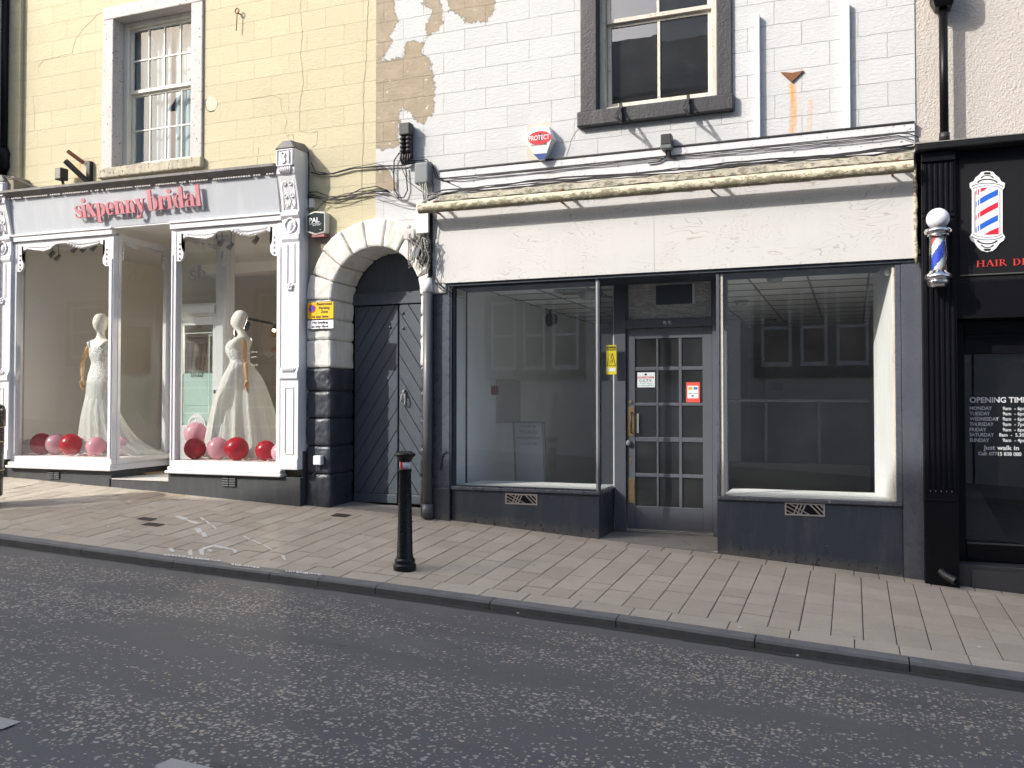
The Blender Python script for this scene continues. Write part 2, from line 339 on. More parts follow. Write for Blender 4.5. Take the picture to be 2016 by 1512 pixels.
# ------------------------------------------------------------------ ground: road, kerb, pavement
def road_mat():
    m, nt, b, pos = newmat('asphalt_with_stone_chips')
    n1 = noise(nt, pos, 1.3, 5, .6); n2 = noise(nt, pos, 90, 3, .6)
    c = mixc(nt, n1, (.135, .131, .126), (.170, .166, .160)); c = mixc(nt, math_(nt, 'MULTIPLY', n2, .75), c, (.055, .055, .056))
    mp = node(nt, 'ShaderNodeMapping', {'Vector': pos, 'Scale': (1, 1, .01)}).outputs[0]
    warp = node(nt, 'ShaderNodeTexNoise', {'Vector': mp, 'Scale': 60.0, 'Detail': 2.0})
    wv = node(nt, 'ShaderNodeVectorMath', {0: warp.outputs[1], 1: (.5, .5, .5)}, operation='SUBTRACT').outputs[0]
    wv = node(nt, 'ShaderNodeVectorMath', {0: wv, 'Scale': .022}, operation='SCALE').outputs[0]
    wp = node(nt, 'ShaderNodeVectorMath', {0: mp, 1: wv}, operation='ADD').outputs[0]
    sep = node(nt, 'ShaderNodeSeparateXYZ', {0: pos}); ny = math_(nt, 'MULTIPLY', sep.outputs[1], -1)
    gut = rampf(nt, math_(nt, 'ADD', ny, math_(nt, 'MULTIPLY', noise(nt, pos, 7, 3), .12)), 2.80, 2.90)
    bands = node(nt, 'ShaderNodeMapping', {'Vector': pos, 'Scale': (.35, 1.2, 1)}).outputs[0]
    dens = rampf(nt, noise(nt, bands, 1.6, 6, .65), .40, .62)
    trk = node(nt, 'ShaderNodeMapping', {'Vector': pos, 'Scale': (.12, 1.6, 1)}).outputs[0]
    c = mixc(nt, math_(nt, 'MULTIPLY', rampf(nt, noise(nt, trk, 1.3, 4, .6), .50, .68), .40), c, (.075, .075, .078))
    c = mixc(nt, math_(nt, 'MULTIPLY', rampf(nt, noise(nt, pos, .9, 6, .7), .56, .66), .35), c, (.19, .185, .175))
    c = mixc(nt, math_(nt, 'MULTIPLY', rampf(nt, noise(nt, bands, 3.4, 6, .75), .66, .69), .6), c, (.04, .04, .042))
    H = None
    for sc_, off, th in ((33, 0, .56), (50, 3.3, .50)):
        v = node(nt, 'ShaderNodeTexVoronoi', {'Vector': node(nt, 'ShaderNodeVectorMath', {0: wp, 1: (off, off, 0)}, operation='ADD').outputs[0], 'Scale': sc_})
        cs = node(nt, 'ShaderNodeSeparateColor', {0: v.outputs['Color']})
        rad = math_(nt, 'ADD', math_(nt, 'MULTIPLY', cs.outputs[1], .24), .26)
        inside = rampf(nt, math_(nt, 'SUBTRACT', rad, v.outputs['Distance']), 0, .05)
        on = rampf(nt, math_(nt, 'SUBTRACT', math_(nt, 'MULTIPLY', dens, .66), math_(nt, 'MULTIPLY', cs.outputs[0], 1.0)), -.02, .02)
        k = math_(nt, 'MULTIPLY', math_(nt, 'MULTIPLY', inside, on), gut)
        cc = mixc(nt, cs.outputs[2], (.32, .295, .25), (.64, .52, .35)); cc = mixc(nt, rampf(nt, cs.outputs[2], .82, .86), cc, (.42, .40, .36))
        c = mixc(nt, math_(nt, 'MULTIPLY', k, .92), c, cc)
        H = k if H is None else math_(nt, 'MAXIMUM', H, k)
    sm = math_(nt, 'SUBTRACT', 1, gut)
    c = mixc(nt, math_(nt, 'MULTIPLY', sm, .6), c, (.125, .122, .118))
    nt.links.new(c, b.inputs['Base Color']); nt.links.new(math_(nt, 'SUBTRACT', .74, math_(nt, 'MULTIPLY', H, .12)), b.inputs['Roughness'])
    bump(nt, b, math_(nt, 'ADD', math_(nt, 'MULTIPLY', H, 1.5), math_(nt, 'MULTIPLY', n2, .8)), .6, .006); return m
def slab_mat():
    m, nt, b, pos = newmat('concrete_paving_slab')
    t = node(nt, 'ShaderNodeAttribute', attribute_name='tone').outputs['Fac']
    c = mixc(nt, t, (.415, .362, .288), (.50, .446, .366))
    c = mixc(nt, math_(nt, 'MULTIPLY', rampf(nt, noise(nt, pos, 2.2, 6, .65), .4, .75), .40), c, (.29, .25, .21))
    c = mixc(nt, math_(nt, 'MULTIPLY', rampf(nt, noise(nt, pos, 160, 2, .6), .5, .7), .22), c, (.22, .19, .16))
    v = node(nt, 'ShaderNodeTexVoronoi', {'Vector': pos, 'Scale': 3.1}); gs = math_(nt, 'MULTIPLY', rampf(nt, v.outputs['Distance'], .055, .045), rampf(nt, node(nt, 'ShaderNodeSeparateColor', {0: v.outputs['Color']}).outputs[0], .55, .56))
    c = mixc(nt, math_(nt, 'MULTIPLY', gs, .6), c, (.14, .125, .11))
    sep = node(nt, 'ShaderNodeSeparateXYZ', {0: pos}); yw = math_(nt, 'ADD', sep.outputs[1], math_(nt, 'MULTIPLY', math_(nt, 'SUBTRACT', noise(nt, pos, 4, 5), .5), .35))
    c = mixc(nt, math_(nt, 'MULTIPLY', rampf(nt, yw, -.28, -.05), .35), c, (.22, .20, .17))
    sx_ = G(285, 975); dd = math_(nt, 'SQRT', math_(nt, 'ADD', math_(nt, 'POWER', math_(nt, 'MULTIPLY', math_(nt, 'SUBTRACT', sep.outputs[0], sx_[0]), .8), 2.0), math_(nt, 'POWER', math_(nt, 'SUBTRACT', sep.outputs[1], sx_[1]), 2.0)))
    dn = math_(nt, 'ADD', dd, math_(nt, 'MULTIPLY', math_(nt, 'SUBTRACT', noise(nt, pos, 3.2, 5, .6), .5), 1.3))
    c = mixc(nt, math_(nt, 'MULTIPLY', rampf(nt, dn, .36, .30), .42), c, (.26, .185, .10))
    nt.links.new(c, b.inputs['Base Color']); b.inputs['Roughness'].default_value = .8; bump(nt, b, noise(nt, pos, 120, 4), .3, .004); return m
ROAD, SLAB = road_mat(), slab_mat()
JOINT = paint('joint_sand', (.05, .042, .036), .95, .2, 20, .3, 80)
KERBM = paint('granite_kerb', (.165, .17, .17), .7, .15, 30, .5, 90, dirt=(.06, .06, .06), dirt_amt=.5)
def kerb_face_darken():   # upright road-facing sides of the kerb stones mixed darker, unevenly
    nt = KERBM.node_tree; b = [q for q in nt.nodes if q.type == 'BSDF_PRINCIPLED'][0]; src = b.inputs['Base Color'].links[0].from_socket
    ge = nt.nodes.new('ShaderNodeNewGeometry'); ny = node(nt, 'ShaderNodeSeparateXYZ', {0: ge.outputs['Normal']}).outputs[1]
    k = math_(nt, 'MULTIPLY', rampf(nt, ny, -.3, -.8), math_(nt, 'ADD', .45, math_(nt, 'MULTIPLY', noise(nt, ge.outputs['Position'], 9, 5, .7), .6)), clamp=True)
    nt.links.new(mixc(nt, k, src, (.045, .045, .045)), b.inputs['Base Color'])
kerb_face_darken()
CONC = paint('worn_concrete_step', (.22, .21, .195), .85, .12, 5, .3, 60, dirt=(.12, .115, .11), dirt_amt=.6)
PMARK = paint('old_white_line_paint', (.68, .67, .64), .7, .08, 12, .3, 60, chips=(.3, .27, .24), chip_t=.66)
ROADW = paint('worn_white_road_paint', (.42, .40, .365), .7, .08, 12, .3, 60, dirt=(.2, .2, .2), dirt_amt=.4, chips=(.12, .12, .12), chip_t=.66)

g = MB(); xs = [-40+i*.8 for i in range(82)]; ys = [-2.541, -2.9, -4, -5.74, -7, -8.2, -8.99]
for i in range(len(xs)-1):
    for j in range(len(ys)-1):
        q = [(xs[i], ys[j+1]), (xs[i+1], ys[j+1]), (xs[i+1], ys[j]), (xs[i], ys[j])]
        g.quad(*[(x, y, ground(x, y)) for x, y in q])
tag(g.build('road', ROAD, origin=(0, -5, 0)), 'dark asphalt road with pale stone chips sloping down to the right', 'road', kind='structure')
g = MB()
for i in range(len(xs)-1):
    a, b_ = xs[i], xs[i+1]
    g.quad((a, -12.2, zk(a)+.05), (b_, -12.2, zk(b_)+.05), (b_, -9, zk(b_)+.05), (a, -9, zk(a)+.05))
    g.quad((a, -9, zk(a)+.05), (b_, -9, zk(b_)+.05), (b_, -9, zk(b_)-.2), (a, -9, zk(a)-.2))
tag(g.build('far_pavement', CONC, origin=(0, -10, 0)), 'pavement on the near side of the road behind the viewer', 'pavement', kind='structure')
g = MB()
for i in range(26):
    a, b_ = -60+i*6, -54+i*6
    for y0, y1 in ((-60, -12.1), (6, 60)):
        g.quad((a, y0, zf(a)-.6), (b_, y0, zf(b_)-.6), (b_, y1, zf(b_)-.6), (a, y1, zf(a)-.6))
tag(g.build('ground', CONC, origin=(0, 0, 0)), 'ground under and behind the buildings', 'ground', kind='structure')

g = MB(); tone = []
def slab(x0, x1, y0, y1, t, gap=.0034):
    n0 = len(g.v); x0 += gap; x1 -= gap; y0 += .0062; y1 -= .0062; e = .004; j = random.uniform(-.0022, .0022)
    def z(x, y): return ground(x, min(y, 0)) + j
    A = [(x0, y0), (x1, y0), (x1, y1), (x0, y1)]; B = [(x0+e, y0+e), (x1-e, y0+e), (x1-e, y1-e), (x0+e, y1-e)]
    vs = [(x, y, z(x, y)-.012) for x, y in A]+[(x, y, z(x, y)-.003) for x, y in A]+[(x, y, z(x, y)) for x, y in B]
    g.add(vs, [(8, 9, 10, 11)]+[(4+k, 4+(k+1) % 4, 8+(k+1) % 4, 8+k) for k in range(4)]+[(k, (k+1) % 4, 4+(k+1) % 4, 4+k) for k in range(4)])
    tone.extend([t]*12)
x = -14.0; Wd = .213
while x < 3.4:
    y = -.20+random.choice([0, 0, -.0]); first = True
    while y > -2.165:
        L = random.choice([.21, .28, .28, .35, .42])
        if first: L = random.uniform(.15, .4); first = False
        y1 = max(y-L, -2.18)
        if y1 < -2.08: y1 = -2.18
        slab(x, x+Wd, y1, y, random.random())
        y = y1
    x += Wd
for y0, y1, lens in ((-2.395, -2.18, (.42, .28, .35, .42)), (-.20, .02, (.35, .28, .21, .42))):
    x = -14.0
    while x < 3.4:
        L = random.choice(lens); slab(x, x+L, y0, y1, random.random()*.8+.2); x += L
g.cur = 1; n0 = len(g.v)
x = -14
while x < 3.4:
    g.quad((x, -2.4, ground(x, -2.4)-.0075), (x+.6, -2.4, ground(x+.6, -2.4)-.0075), (x+.6, .03, zf(x+.6)-.0075), (x, .03, zf(x)-.0075)); x += .6
tone.extend([.5]*(len(g.v)-n0)); g.att['tone'] = tone
pav = tag(g.build('pavement', [SLAB, JOINT], origin=(0, -1.2, 0)), 'buff concrete slab pavement in front of the shops', 'pavement', kind='structure')
g = MB(); kx = [-14.5, -13.6, -12.7, -11.8, -10.9, -9.9, -8.9, -7.9]+[X(p, -2.47, 1150) for p in (172, 350, 540, 635, 748, 971, 1217, 1487, 1788)]+[1.25, 2.2, 3.1]
for a, b_ in zip(kx, kx[1:]):
    a += .004; b_ -= .004; za, zb = zk(a), zk(b_); e = .012
    sec = lambda x_, z_: [(x_, -2.402, z_-.2), (x_, -2.402, z_+.002), (x_, -2.53+e*.6, z_-.001), (x_, -2.542, z_-.016), (x_, -2.548, z_-.2)]
    vs = sec(a, za)+sec(b_, zb)
    g.add(vs, [(4, 3, 2, 1, 0), (5, 6, 7, 8, 9)]+[(k, k+1, k+6, k+5) for k in range(4)])
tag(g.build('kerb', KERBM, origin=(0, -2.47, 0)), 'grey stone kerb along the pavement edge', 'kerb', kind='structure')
# dirt line under the kerb
g = MB()
x = -14
while x < 3:
    g.quad((x, -2.60-.02*random.random(), ground(x, -2.6)+.004), (x+.3, -2.59-.02*random.random(), ground(x+.3, -2.6)+.004), (x+.3, -2.546, ground(x+.3, -2.6)+.004), (x, -2.546, ground(x, -2.6)+.004)); x += .3
tag(g.build('gutter', paint('gutter_grit', (.045, .043, .04), .95, .3, 20, .6, 80), origin=(0, -2.6, 0)), 'dark gritty gutter line against the kerb', 'gutter', kind='structure')
def ground_poly(mb, pts, up=.004, sub=1):
    vs = []
    for p in pts:
        a = G(*p); vs.append((a[0], a[1], a[2]+up))
    A = sum(vs[i][0]*vs[(i+1) % len(vs)][1]-vs[(i+1) % len(vs)][0]*vs[i][1] for i in range(len(vs)))
    mb.add(vs if A > 0 else vs[::-1], [tuple(range(len(vs)))])
def ground_rect(mb, cx, cy, dx, dy, up=.004, rot=0):
    c, s = math.cos(rot), math.sin(rot); vs = []
    for a, b_ in ((-1, -1), (1, -1), (1, 1), (-1, 1)):
        xx = cx+a*dx*c-b_*dy*s; yy = cy+a*dx*s+b_*dy*c; vs.append((xx, yy, ground(xx, yy)+up))
    mb.add(vs, [(0, 1, 2, 3)])
# centre line dashes
for (xa, xb), lab in (((-5.6, G(40, 1434)[0]-.05), 'short white centre line dash at the road edge of the photo, bottom left corner'), ((G(305, 1492)[0]+.07, -1.2), 'white centre line dash at the bottom of the road')):
    g = MB(); yy = G(318, 1494)[1]-.035
    if xa < -3.5: yy = G(20, 1430)[1]
    n = 8
    for k in range(n):
        a = xa+(xb-xa)*k/n; b_ = xa+(xb-xa)*(k+1)/n
        g.quad((a, yy-.05, ground(a, yy)+.006), (b_, yy-.05, ground(b_, yy)+.006), (b_, yy+.05, ground(b_, yy)+.006), (a, yy+.05, ground(a, yy)+.006))
    tag(g.build('road_marking', ROADW), lab, 'road marking', kind='structure')
# leftover paint on the slabs
g = MB(); R_ = random.Random(3)
for pts in ([(342, 1018), (352, 1016), (372, 1021), (362, 1024)], [(362, 1022), (386, 1027), (396, 1031), (384, 1032), (372, 1028)], [(382, 1042), (394, 1040), (399, 1047), (389, 1050)],
            [(395, 1050), (404, 1048), (409, 1057), (400, 1058)], [(392, 1019), (398, 1019), (404, 1024), (400, 1025)], [(403, 1025), (408, 1026), (415, 1032), (411, 1033)],
            [(414, 1033), (419, 1034), (427, 1041), (424, 1042)], [(478, 1056), (483, 1056), (494, 1063), (490, 1063)], [(494, 1063), (498, 1063), (516, 1072), (513, 1073)],
            [(516, 1073), (520, 1073), (537, 1082), (534, 1083)], [(552, 1094), (561, 1094), (564, 1104), (558, 1102)], [(331, 1080), (339, 1079), (345, 1086), (337, 1088)],
            [(370, 1085), (378, 1083), (379, 1094), (371, 1093)], [(391, 1083), (400, 1078), (418, 1074), (421, 1076), (402, 1083), (401, 1093), (394, 1093)],
            [(418, 1074), (424, 1073), (466, 1083), (467, 1088), (461, 1089), (458, 1084), (424, 1077)], [(406, 1083), (414, 1082), (420, 1086), (413, 1087)]):
    ground_poly(g, pts)
for px0, px1, y0, y1 in ((322, 360, 1093, 1096), (368, 432, 1098, 1105), (455, 508, 1112, 1118), (562, 628, 1125, 1132)):
    x_ = px0
    while x_ < px1:
        f_ = (x_-px0)/(px1-px0); yy = y0+(y1-y0)*f_; w_ = R_.uniform(2, 7)
        ground_poly(g, [(x_, yy-R_.uniform(.5, 2)), (x_+w_, yy-R_.uniform(0, 2)), (x_+w_+1, yy+R_.uniform(1, 2.6)), (x_+1, yy+R_.uniform(.5, 2.5))], .006); x_ += w_+R_.uniform(0, 3)
tag(g.build('paint_marks', PMARK, origin=(-5, -1.6, .3)), 'worn white painted arrow and letter fragments on the pavement and kerb', 'paint marks', kind='structure')
# litter specks
g = MB()
for px, py in ((166, 1001), (1788+140, 1275), (1457, 1237), (124, 1025), (213, 1037), (1020, 1208), (1570, 1292)):
    a = G(px, py); r = R_.uniform(.008, .018)
    g.box(a[0]-r, a[0]+r, a[1]-r*.6, a[1]+r*.6, a[2]+.003, a[2]+.009)
tag(g.build('litter', WPL, origin=(-3, -2, 0)), 'tiny white scraps of litter scattered on pavement and road', 'litter', kind='stuff')
# small iron covers
COVER = paint('dark_iron_cover', (.07, .06, .055), .7, .3, 30, .6, 90)
for k, (px, py, dx, dy, lab) in enumerate(((289, 1022, .10, .055, 'upper of two small dark access covers in the pavement by the paint marks'), (301, 1033, .11, .06, 'lower of two small dark access covers in the pavement by the paint marks'), (672, 1015, .10, .075, 'square iron utility cover in the pavement before the arched gate'))):
    a = G(px, py); g = MB(); z0 = a[2]
    ground_rect(g, a[0], a[1], dx, dy, .0035)
    o = g.build('access_cover', COVER); tag(o, lab, 'access cover', 'small iron covers set in the pavement')
    g = MB()
    for i in range(4):
        for j in range(3): ground_rect(g, a[0]-dx*.7+dx*1.4*i/3, a[1]-dy*.6+dy*1.2*j/2, dx*.13, dy*.13, .0075, .5)
    g.build('raised_stud', COVER, parent=o)

# ------------------------------------------------------------------ wall panels with holes
def wall_grid(mb, x0, x1, z0, z1, Y, holes=(), step=.3, attrs=None, skip=None):
    def brk(a, b_, ex):
        n = max(1, int(round((b_-a)/step))); s = sorted(set([round(a+(b_-a)*i/n, 5) for i in range(n+1)]+[round(v, 5) for v in ex if a < v < b_])); return s
    bx = brk(x0, x1, [v for h in holes for v in h[:2]]); bz = brk(z0, z1, [v for h in holes for v in h[2:]])
    idx = {}; vs = []; fs = []
    def vid(i, j):
        if (i, j) not in idx: idx[(i, j)] = len(vs); vs.append((bx[i], Y, bz[j]))
        return idx[(i, j)]
    for i in range(len(bx)-1):
        for j in range(len(bz)-1):
            cx, cz = (bx[i]+bx[i+1])/2, (bz[j]+bz[j+1])/2
            if any(h[0] < cx < h[1] and h[2] < cz < h[3] for h in holes): continue
            if skip and skip(cx, cz): continue
            fs.append((vid(i, j), vid(i+1, j), vid(i+1, j+1), vid(i, j+1)))
    mb.add(vs, fs)
    if attrs:
        for k, fn in attrs.items(): mb.att.setdefault(k, []).extend(fn(v[0], v[2]) for v in vs)
def sdf(poly):
    def fn(x, z):
        d = 1e9; ins = False; n = len(poly)
        for i in range(n):
            ax, az = poly[i]; bx, bz = poly[(i+1) % n]; ex, ez = bx-ax, bz-az; t = max(0, min(1, ((x-ax)*ex+(z-az)*ez)/(ex*ex+ez*ez+1e-12)))
            d = min(d, math.hypot(x-ax-ex*t, z-az-ez*t))
            if (az > z) != (bz > z) and x < (bx-ax)*(z-az)/(bz-az)+ax: ins = not ins
        return d if ins else -d
    return fn
ZTOP = 7.5
# ---------------- bridal shop building
BR = thing('bridal_shop_building', 'cream painted building on the left with white bridal shopfront numbered 31', 'shop building', (-8.3, 0, zf(-8.3)))
XA, XB = X(38), X(738); XE = X(1808)
ARX0, ARX1 = X(655), X(830); ARC = (ARX0+ARX1)/2; ARR = (ARX1-ARX0)/2; ARZ = Z(741, 487)-ARR; ARO = ARR+.33
inarch = lambda x, z: (math.hypot(x-ARC, z-ARZ) < ARO-.06) if z > ARZ else abs(x-ARC) < ARO-.06
W1 = (X(219), X(373), Z(219, 332), Z(219, 40))
g = MB(); WBX = X(600)
wall_grid(g, XA-1.8, XB, Z(400, 425), ZTOP, 0, [W1], .3, skip=lambda x, z: x > WBX-.3 and inarch(x, z))
wall_grid(g, X(602), XB, .2, Z(400, 425), 0, [], .06, skip=inarch)
g.build('wall', CREAM, BR)
# bare stone patch by the arch
g = MB()
g.prism([P(604, 440), P(650, 440), P(652, 500), P(637, 520), P(612, 560), P(604, 575)], -.004, .02)
g.build('bare_stone_patch', STONEG, BR)
# ---------------- white building
ES = thing('empty_shop_building', 'white painted building in the middle with an empty grey fronted shop and peeling paint', 'shop building', (-1.8, 0, zf(-1.8)))
W2 = (X(1176, 0, 100), X(1411, 0, 100), Z(1176, 219.5), ZTOP-.5)
polys = [[(730, -60), (770, -60), (778, 20), (783, 45), (771, 70), (764, 95), (757, 112), (730, 125)],
         [(730, 120), (752, 116), (757, 75), (775, 72), (768, 95), (750, 118), (795, 112), (797, 82), (815, 80), (832, 88), (833, 108), (845, 112), (852, 150), (857, 190), (853, 225), (833, 243), (815, 233), (802, 218), (787, 215), (784, 240), (785, 290), (750, 295), (730, 288)],
         [(828, -60), (833, 8), (850, 20), (845, 40), (836, 50), (838, 75), (862, 62), (872, 45), (868, 25), (870, -10), (880, -20), (883, 22), (905, 30), (920, 46), (945, 42), (962, 42), (975, 10), (990, -60)],
         [(728, 334), (758, 330), (772, 348), (786, 378), (728, 376)]]
fns = [sdf([P(a, b_) for a, b_ in pl]) for pl in polys]
peel = lambda x, z: max(f(x, z) for f in fns) if x < X(1010) else -1
rx, rz0, rz1 = X(1560, 0, 170), Z(1560, 268), Z(1560, 165); rx2 = X(1597, 0, 220)
def rust(x, z):
    v = 0
    if rz0-.1 < z < rz1+.02:
        v = max(0, 1-abs(x-rx-.01*math.sin(z*9))/.05)**1.3*min(1, (z-rz0+.25)/.35)*.95
        if z < Z(1597, 192): v = max(v, max(0, 1-abs(x-rx2-.01*math.sin(z*7))/.045)*.42, max(0, 1-abs(x-rx2+.10)/.04)*.2)
    return v
g = MB()
wall_grid(g, XB, X(1010), .2, ZTOP, 0, [], .05, {'peel': peel, 'rust': lambda x, z: 0}, skip=lambda x, z: (inarch(x, z) or x > X(846) and z < Z(846, 470)))
wall_grid(g, X(1010), X(1495), Z(1100, 400), ZTOP, 0, [W2], .3, {'peel': lambda x, z: -1, 'rust': lambda x, z: 0})
wall_grid(g, X(1495), X(1640), Z(1100, 400), ZTOP, 0, [], .025, {'peel': lambda x, z: -1, 'rust': rust})
wall_grid(g, X(1640), XE, Z(1100, 400), ZTOP, 0, [], .3, {'peel': lambda x, z: -1, 'rust': lambda x, z: 0})
g.build('wall', WHITE, ES)
# ---------------- barber building
BB = thing('barber_shop_building', 'pinkish roughcast building on the right with a black barber shopfront', 'shop building', (1.6, 0, zf(1.6)))
g = MB(); wall_grid(g, XE, 6, Z(1900, 292), ZTOP, .012, [], .5); g.build('wall', RENDR, BB)
# neighbour at far left, standing proud of the cream wall
NB = thing('neighbour_building', 'edge of a pale building at the far left, standing proud of the cream wall', 'building', (-12.5, -.2, zf(-12.5)))
g = MB(); NX = X(9); g.box(-16, NX, -.34, .3, zf(-13)-.3, ZTOP); g.build('wall', RENDR, NB)
g = MB(); g.box(NX+.002, X(38), -.05, .2, Z(20, 372), ZTOP); g.build('end_pier', CREAM, NB)
# upper closures (roofs and backs so that no light leaks)
g = MB(); g.box(-16, 6, .9, 9.5, ZTOP-.1, ZTOP+.1); g.box(-16, 6, 9.3, 9.5, -1, ZTOP); g.box(5.9, 6.1, .02, 9.5, -1, ZTOP); g.box(-16.1, -15.9, .4, 9.5, -1, ZTOP)
g.box(-16, 6, .0, 1, ZTOP, ZTOP+.25)
g.build('roof', LEAD, ES)

# ------------------------------------------------------------------ sash windows
def sash_window(par, x0, x1, z0, z1, Y, zm, cols, rows, wood, gl, fw=.05, bar=.02, low_fwd=False):
    f = MB()
    f.box(x0, x0+fw, Y-.03, Y+.09, z0, z1); f.box(x1-fw, x1, Y-.03, Y+.09, z0, z1); f.box(x0+fw, x1-fw, Y-.03, Y+.09, z1-fw, z1); f.box(x0+fw, x1-fw, Y-.05, Y+.09, z0, z0+fw*.8)
    fr = f.build('window_frame', wood, par, bevel=.003)
    for nm, a, b_, yy in (('upper_sash', zm, z1-fw, Y+.012), ('lower_sash', z0+fw*.8, zm+.0, Y+.045)):
        s = MB(); xa, xb = x0+fw+.004, x1-fw-.004; t = .042
        s.box(xa, xa+t, yy, yy+.035, a, b_); s.box(xb-t, xb, yy, yy+.035, a, b_)
        s.box(xa+t, xb-t, yy, yy+.035, b_-t*(.9 if nm[0] == 'u' else .8), b_); s.box(xa+t, xb-t, yy-.003 if nm[0] == 'u' else yy, yy+.035, a, a+t*(1.0 if nm[0] == 'u' else 1.5))
        for c in range(1, cols): xx = xa+t+(xb-xa-2*t)*c/cols; s.box(xx-bar/2, xx+bar/2, yy+.004, yy+.030, a+t, b_-t*.8)
        for r in range(1, rows): zz = a+t+(b_-a-2*t)*r/rows; s.box(xa+t, xb-t, yy+.006, yy+.028, zz-bar/2, zz+bar/2)
        so = s.build(nm, wood, par, bevel=.002)
        p = MB(); p.quad((xa+t*.5, yy+.018, a+t*.5), (xb-t*.5, yy+.018, a+t*.5), (xb-t*.5, yy+.018, b_-t*.4), (xa+t*.5, yy+.018, b_-t*.4)); p.build('pane', gl, so)
    return fr
def wavy_plane(mb, x0, x1, z0, z1, Y, n=60, amp=.02, per=.07, ph=0):
    for i in range(n):
        a = x0+(x1-x0)*i/n; b_ = x0+(x1-x0)*(i+1)/n; fn = lambda x: Y+amp*math.sin(x/per*6.283+ph+math.sin(x*9)*1.3)
        mb.quad((a, fn(a), z0), (b_, fn(b_), z0), (b_, fn(b_), z1), (a, fn(a), z1))
# cream building window
g = MB(); xo0, xo1 = X(198), X(396); zt = W1[3]; zo = Z(200, 19)
g.box(xo0, W1[0], -.03, .26, W1[2], zt); g.box(W1[1], xo1, -.03, .26, W1[2], zt); g.box(xo0, xo1, -.03, .26, zt+.001, zo)
g.build('window_surround', SURR, BR, bevel=.012)
g = MB(); g.box(X(194), X(399), -.07, .2, Z(200, 354), W1[2]+.0); g.build('window_sill', SILLC, BR, bevel=.015)
sash_window(BR, W1[0]+.001, W1[1]-.001, W1[2], W1[3]-.001, .185, Z(240, 188, .185), 4, 2, paint('ivory_window_paint', (.72, .70, .62), .45, .06, 5, .2, 40, dirt=(.4, .36, .28), dirt_amt=.4, chips=(.35, .3, .22), chip_t=.66), GLC, .065, .018)
g = MB(); wavy_plane(g, W1[0]+.02, W1[0]+.60, W1[2], W1[3], .36, 60, .012, .11); wavy_plane(g, W1[0]+.63, W1[1]+.05, W1[2], W1[3], .39, 60, .015, .13, 2)
CURT = paint('white_net_curtain', (.40, .46, .50), .9, .05, 3, .05)
g.build('curtain', CURT, BR)
g = MB(); g.box(W1[0]-.3, W1[1]+.3, .27, 1.2, W1[2]-.3, W1[2]-.25); g.box(W1[0]-.3, W1[1]+.3, 1.2, 1.25, W1[2]-.3, W1[3]+.3); g.box(W1[0]-.35, W1[0]-.3, .27, 1.2, W1[2]-.3, W1[3]+.3); g.box(W1[1]+.3, W1[1]+.35, .27, 1.2, W1[2]-.3, W1[3]+.3); g.box(W1[0]-.3, W1[1]+.3, .27, 1.2, W1[3]+.25, W1[3]+.3)
g.build('room_behind_window', paint('dim_room_paint', (.3, .3, .3), .9), BR)
# white building window
g = MB(); xo0, xo1 = X(1144, 0, 120), X(1442, 0, 120)
g.box(xo0, W2[0], -.035, .25, W2[2], W2[3]); g.box(W2[1], xo1, -.035, .25, W2[2], W2[3]); g.box(xo0, xo1, -.035, .25, W2[3]+.001, W2[3]+.2)
g.build('window_surround', BLKST, ES, bevel=.01)
g = MB(); zs0, zs1 = Z(1141, 255), W2[2]-.001; g.box(X(1139, 0, 240), X(1447, 0, 220), -.075, .2, zs0, zs1); g.build('window_sill', BLKST, ES, bevel=.018)
sash_window(ES, W2[0]+.002, W2[1]-.002, W2[2], W2[3], .11, Z(1207, 47, .13), 2, 1, WOODO, GLU, .06, .028)
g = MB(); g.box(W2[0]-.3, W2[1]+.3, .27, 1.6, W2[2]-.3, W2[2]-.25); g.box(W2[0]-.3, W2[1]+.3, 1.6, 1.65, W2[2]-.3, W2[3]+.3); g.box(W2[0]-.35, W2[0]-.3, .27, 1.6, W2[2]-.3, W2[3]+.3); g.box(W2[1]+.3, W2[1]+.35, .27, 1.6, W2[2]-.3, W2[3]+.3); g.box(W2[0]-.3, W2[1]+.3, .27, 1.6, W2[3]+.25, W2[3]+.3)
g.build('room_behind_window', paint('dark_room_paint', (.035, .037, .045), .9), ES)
for px in (1222, 1355):
    g = MB(); xx = X(px, -.1, 220); zz = zs1
    g.box(xx-.014, xx+.014, -.115, -.075, zs0-.01, zz+.02); g.box(xx-.013, xx+.013, -.30, -.116, zs0-.015, zs0+.0)
    g.hexa([(xx-.02, -.315, zs0-.02), (xx+.02, -.315, zs0-.02), (xx+.02, -.29, zs0-.02), (xx-.02, -.29, zs0-.02), (xx-.012, -.13, zs1-.05), (xx+.012, -.13, zs1-.05), (xx+.012, -.116, zs1-.03), (xx-.012, -.116, zs1-.03)])
    o = g.build('bracket', BLKST); tag(o, 'black angled bracket on the %s half of the black window sill' % ('left' if px < 1300 else 'right'), 'bracket', 'brackets projecting from the black window sill')
# battens
for px, ya, yb, lab in ((1492, 33, 274, 'thinner white vertical batten beside the rust stain'), (1666, 10, 258, 'wider white vertical batten right of the rust stain')):
    g = MB(); hw = .020 if px < 1500 else .034; xx = X(px, -.04, 150); zb = Z(px, yb); g.box(xx-hw, xx+hw, -.060 if px < 1500 else -.055, .0, zb, Z(px, ya))
    tag(g.build('batten', WOODW, bevel=.004), lab, 'batten', 'white battens on the white wall')
g = MB(); a, b_, c = P(1537, 143), P(1583, 140), P(1559, 163)
g.prism([a, (a[0]*.5+b_[0]*.5, a[1]-.02), b_, c], -.022, .005); tag(g.build('rusted_plate', RUST, bevel=.004), 'rusty triangular iron plate with an orange stain running down the white wall', 'rusted plate')
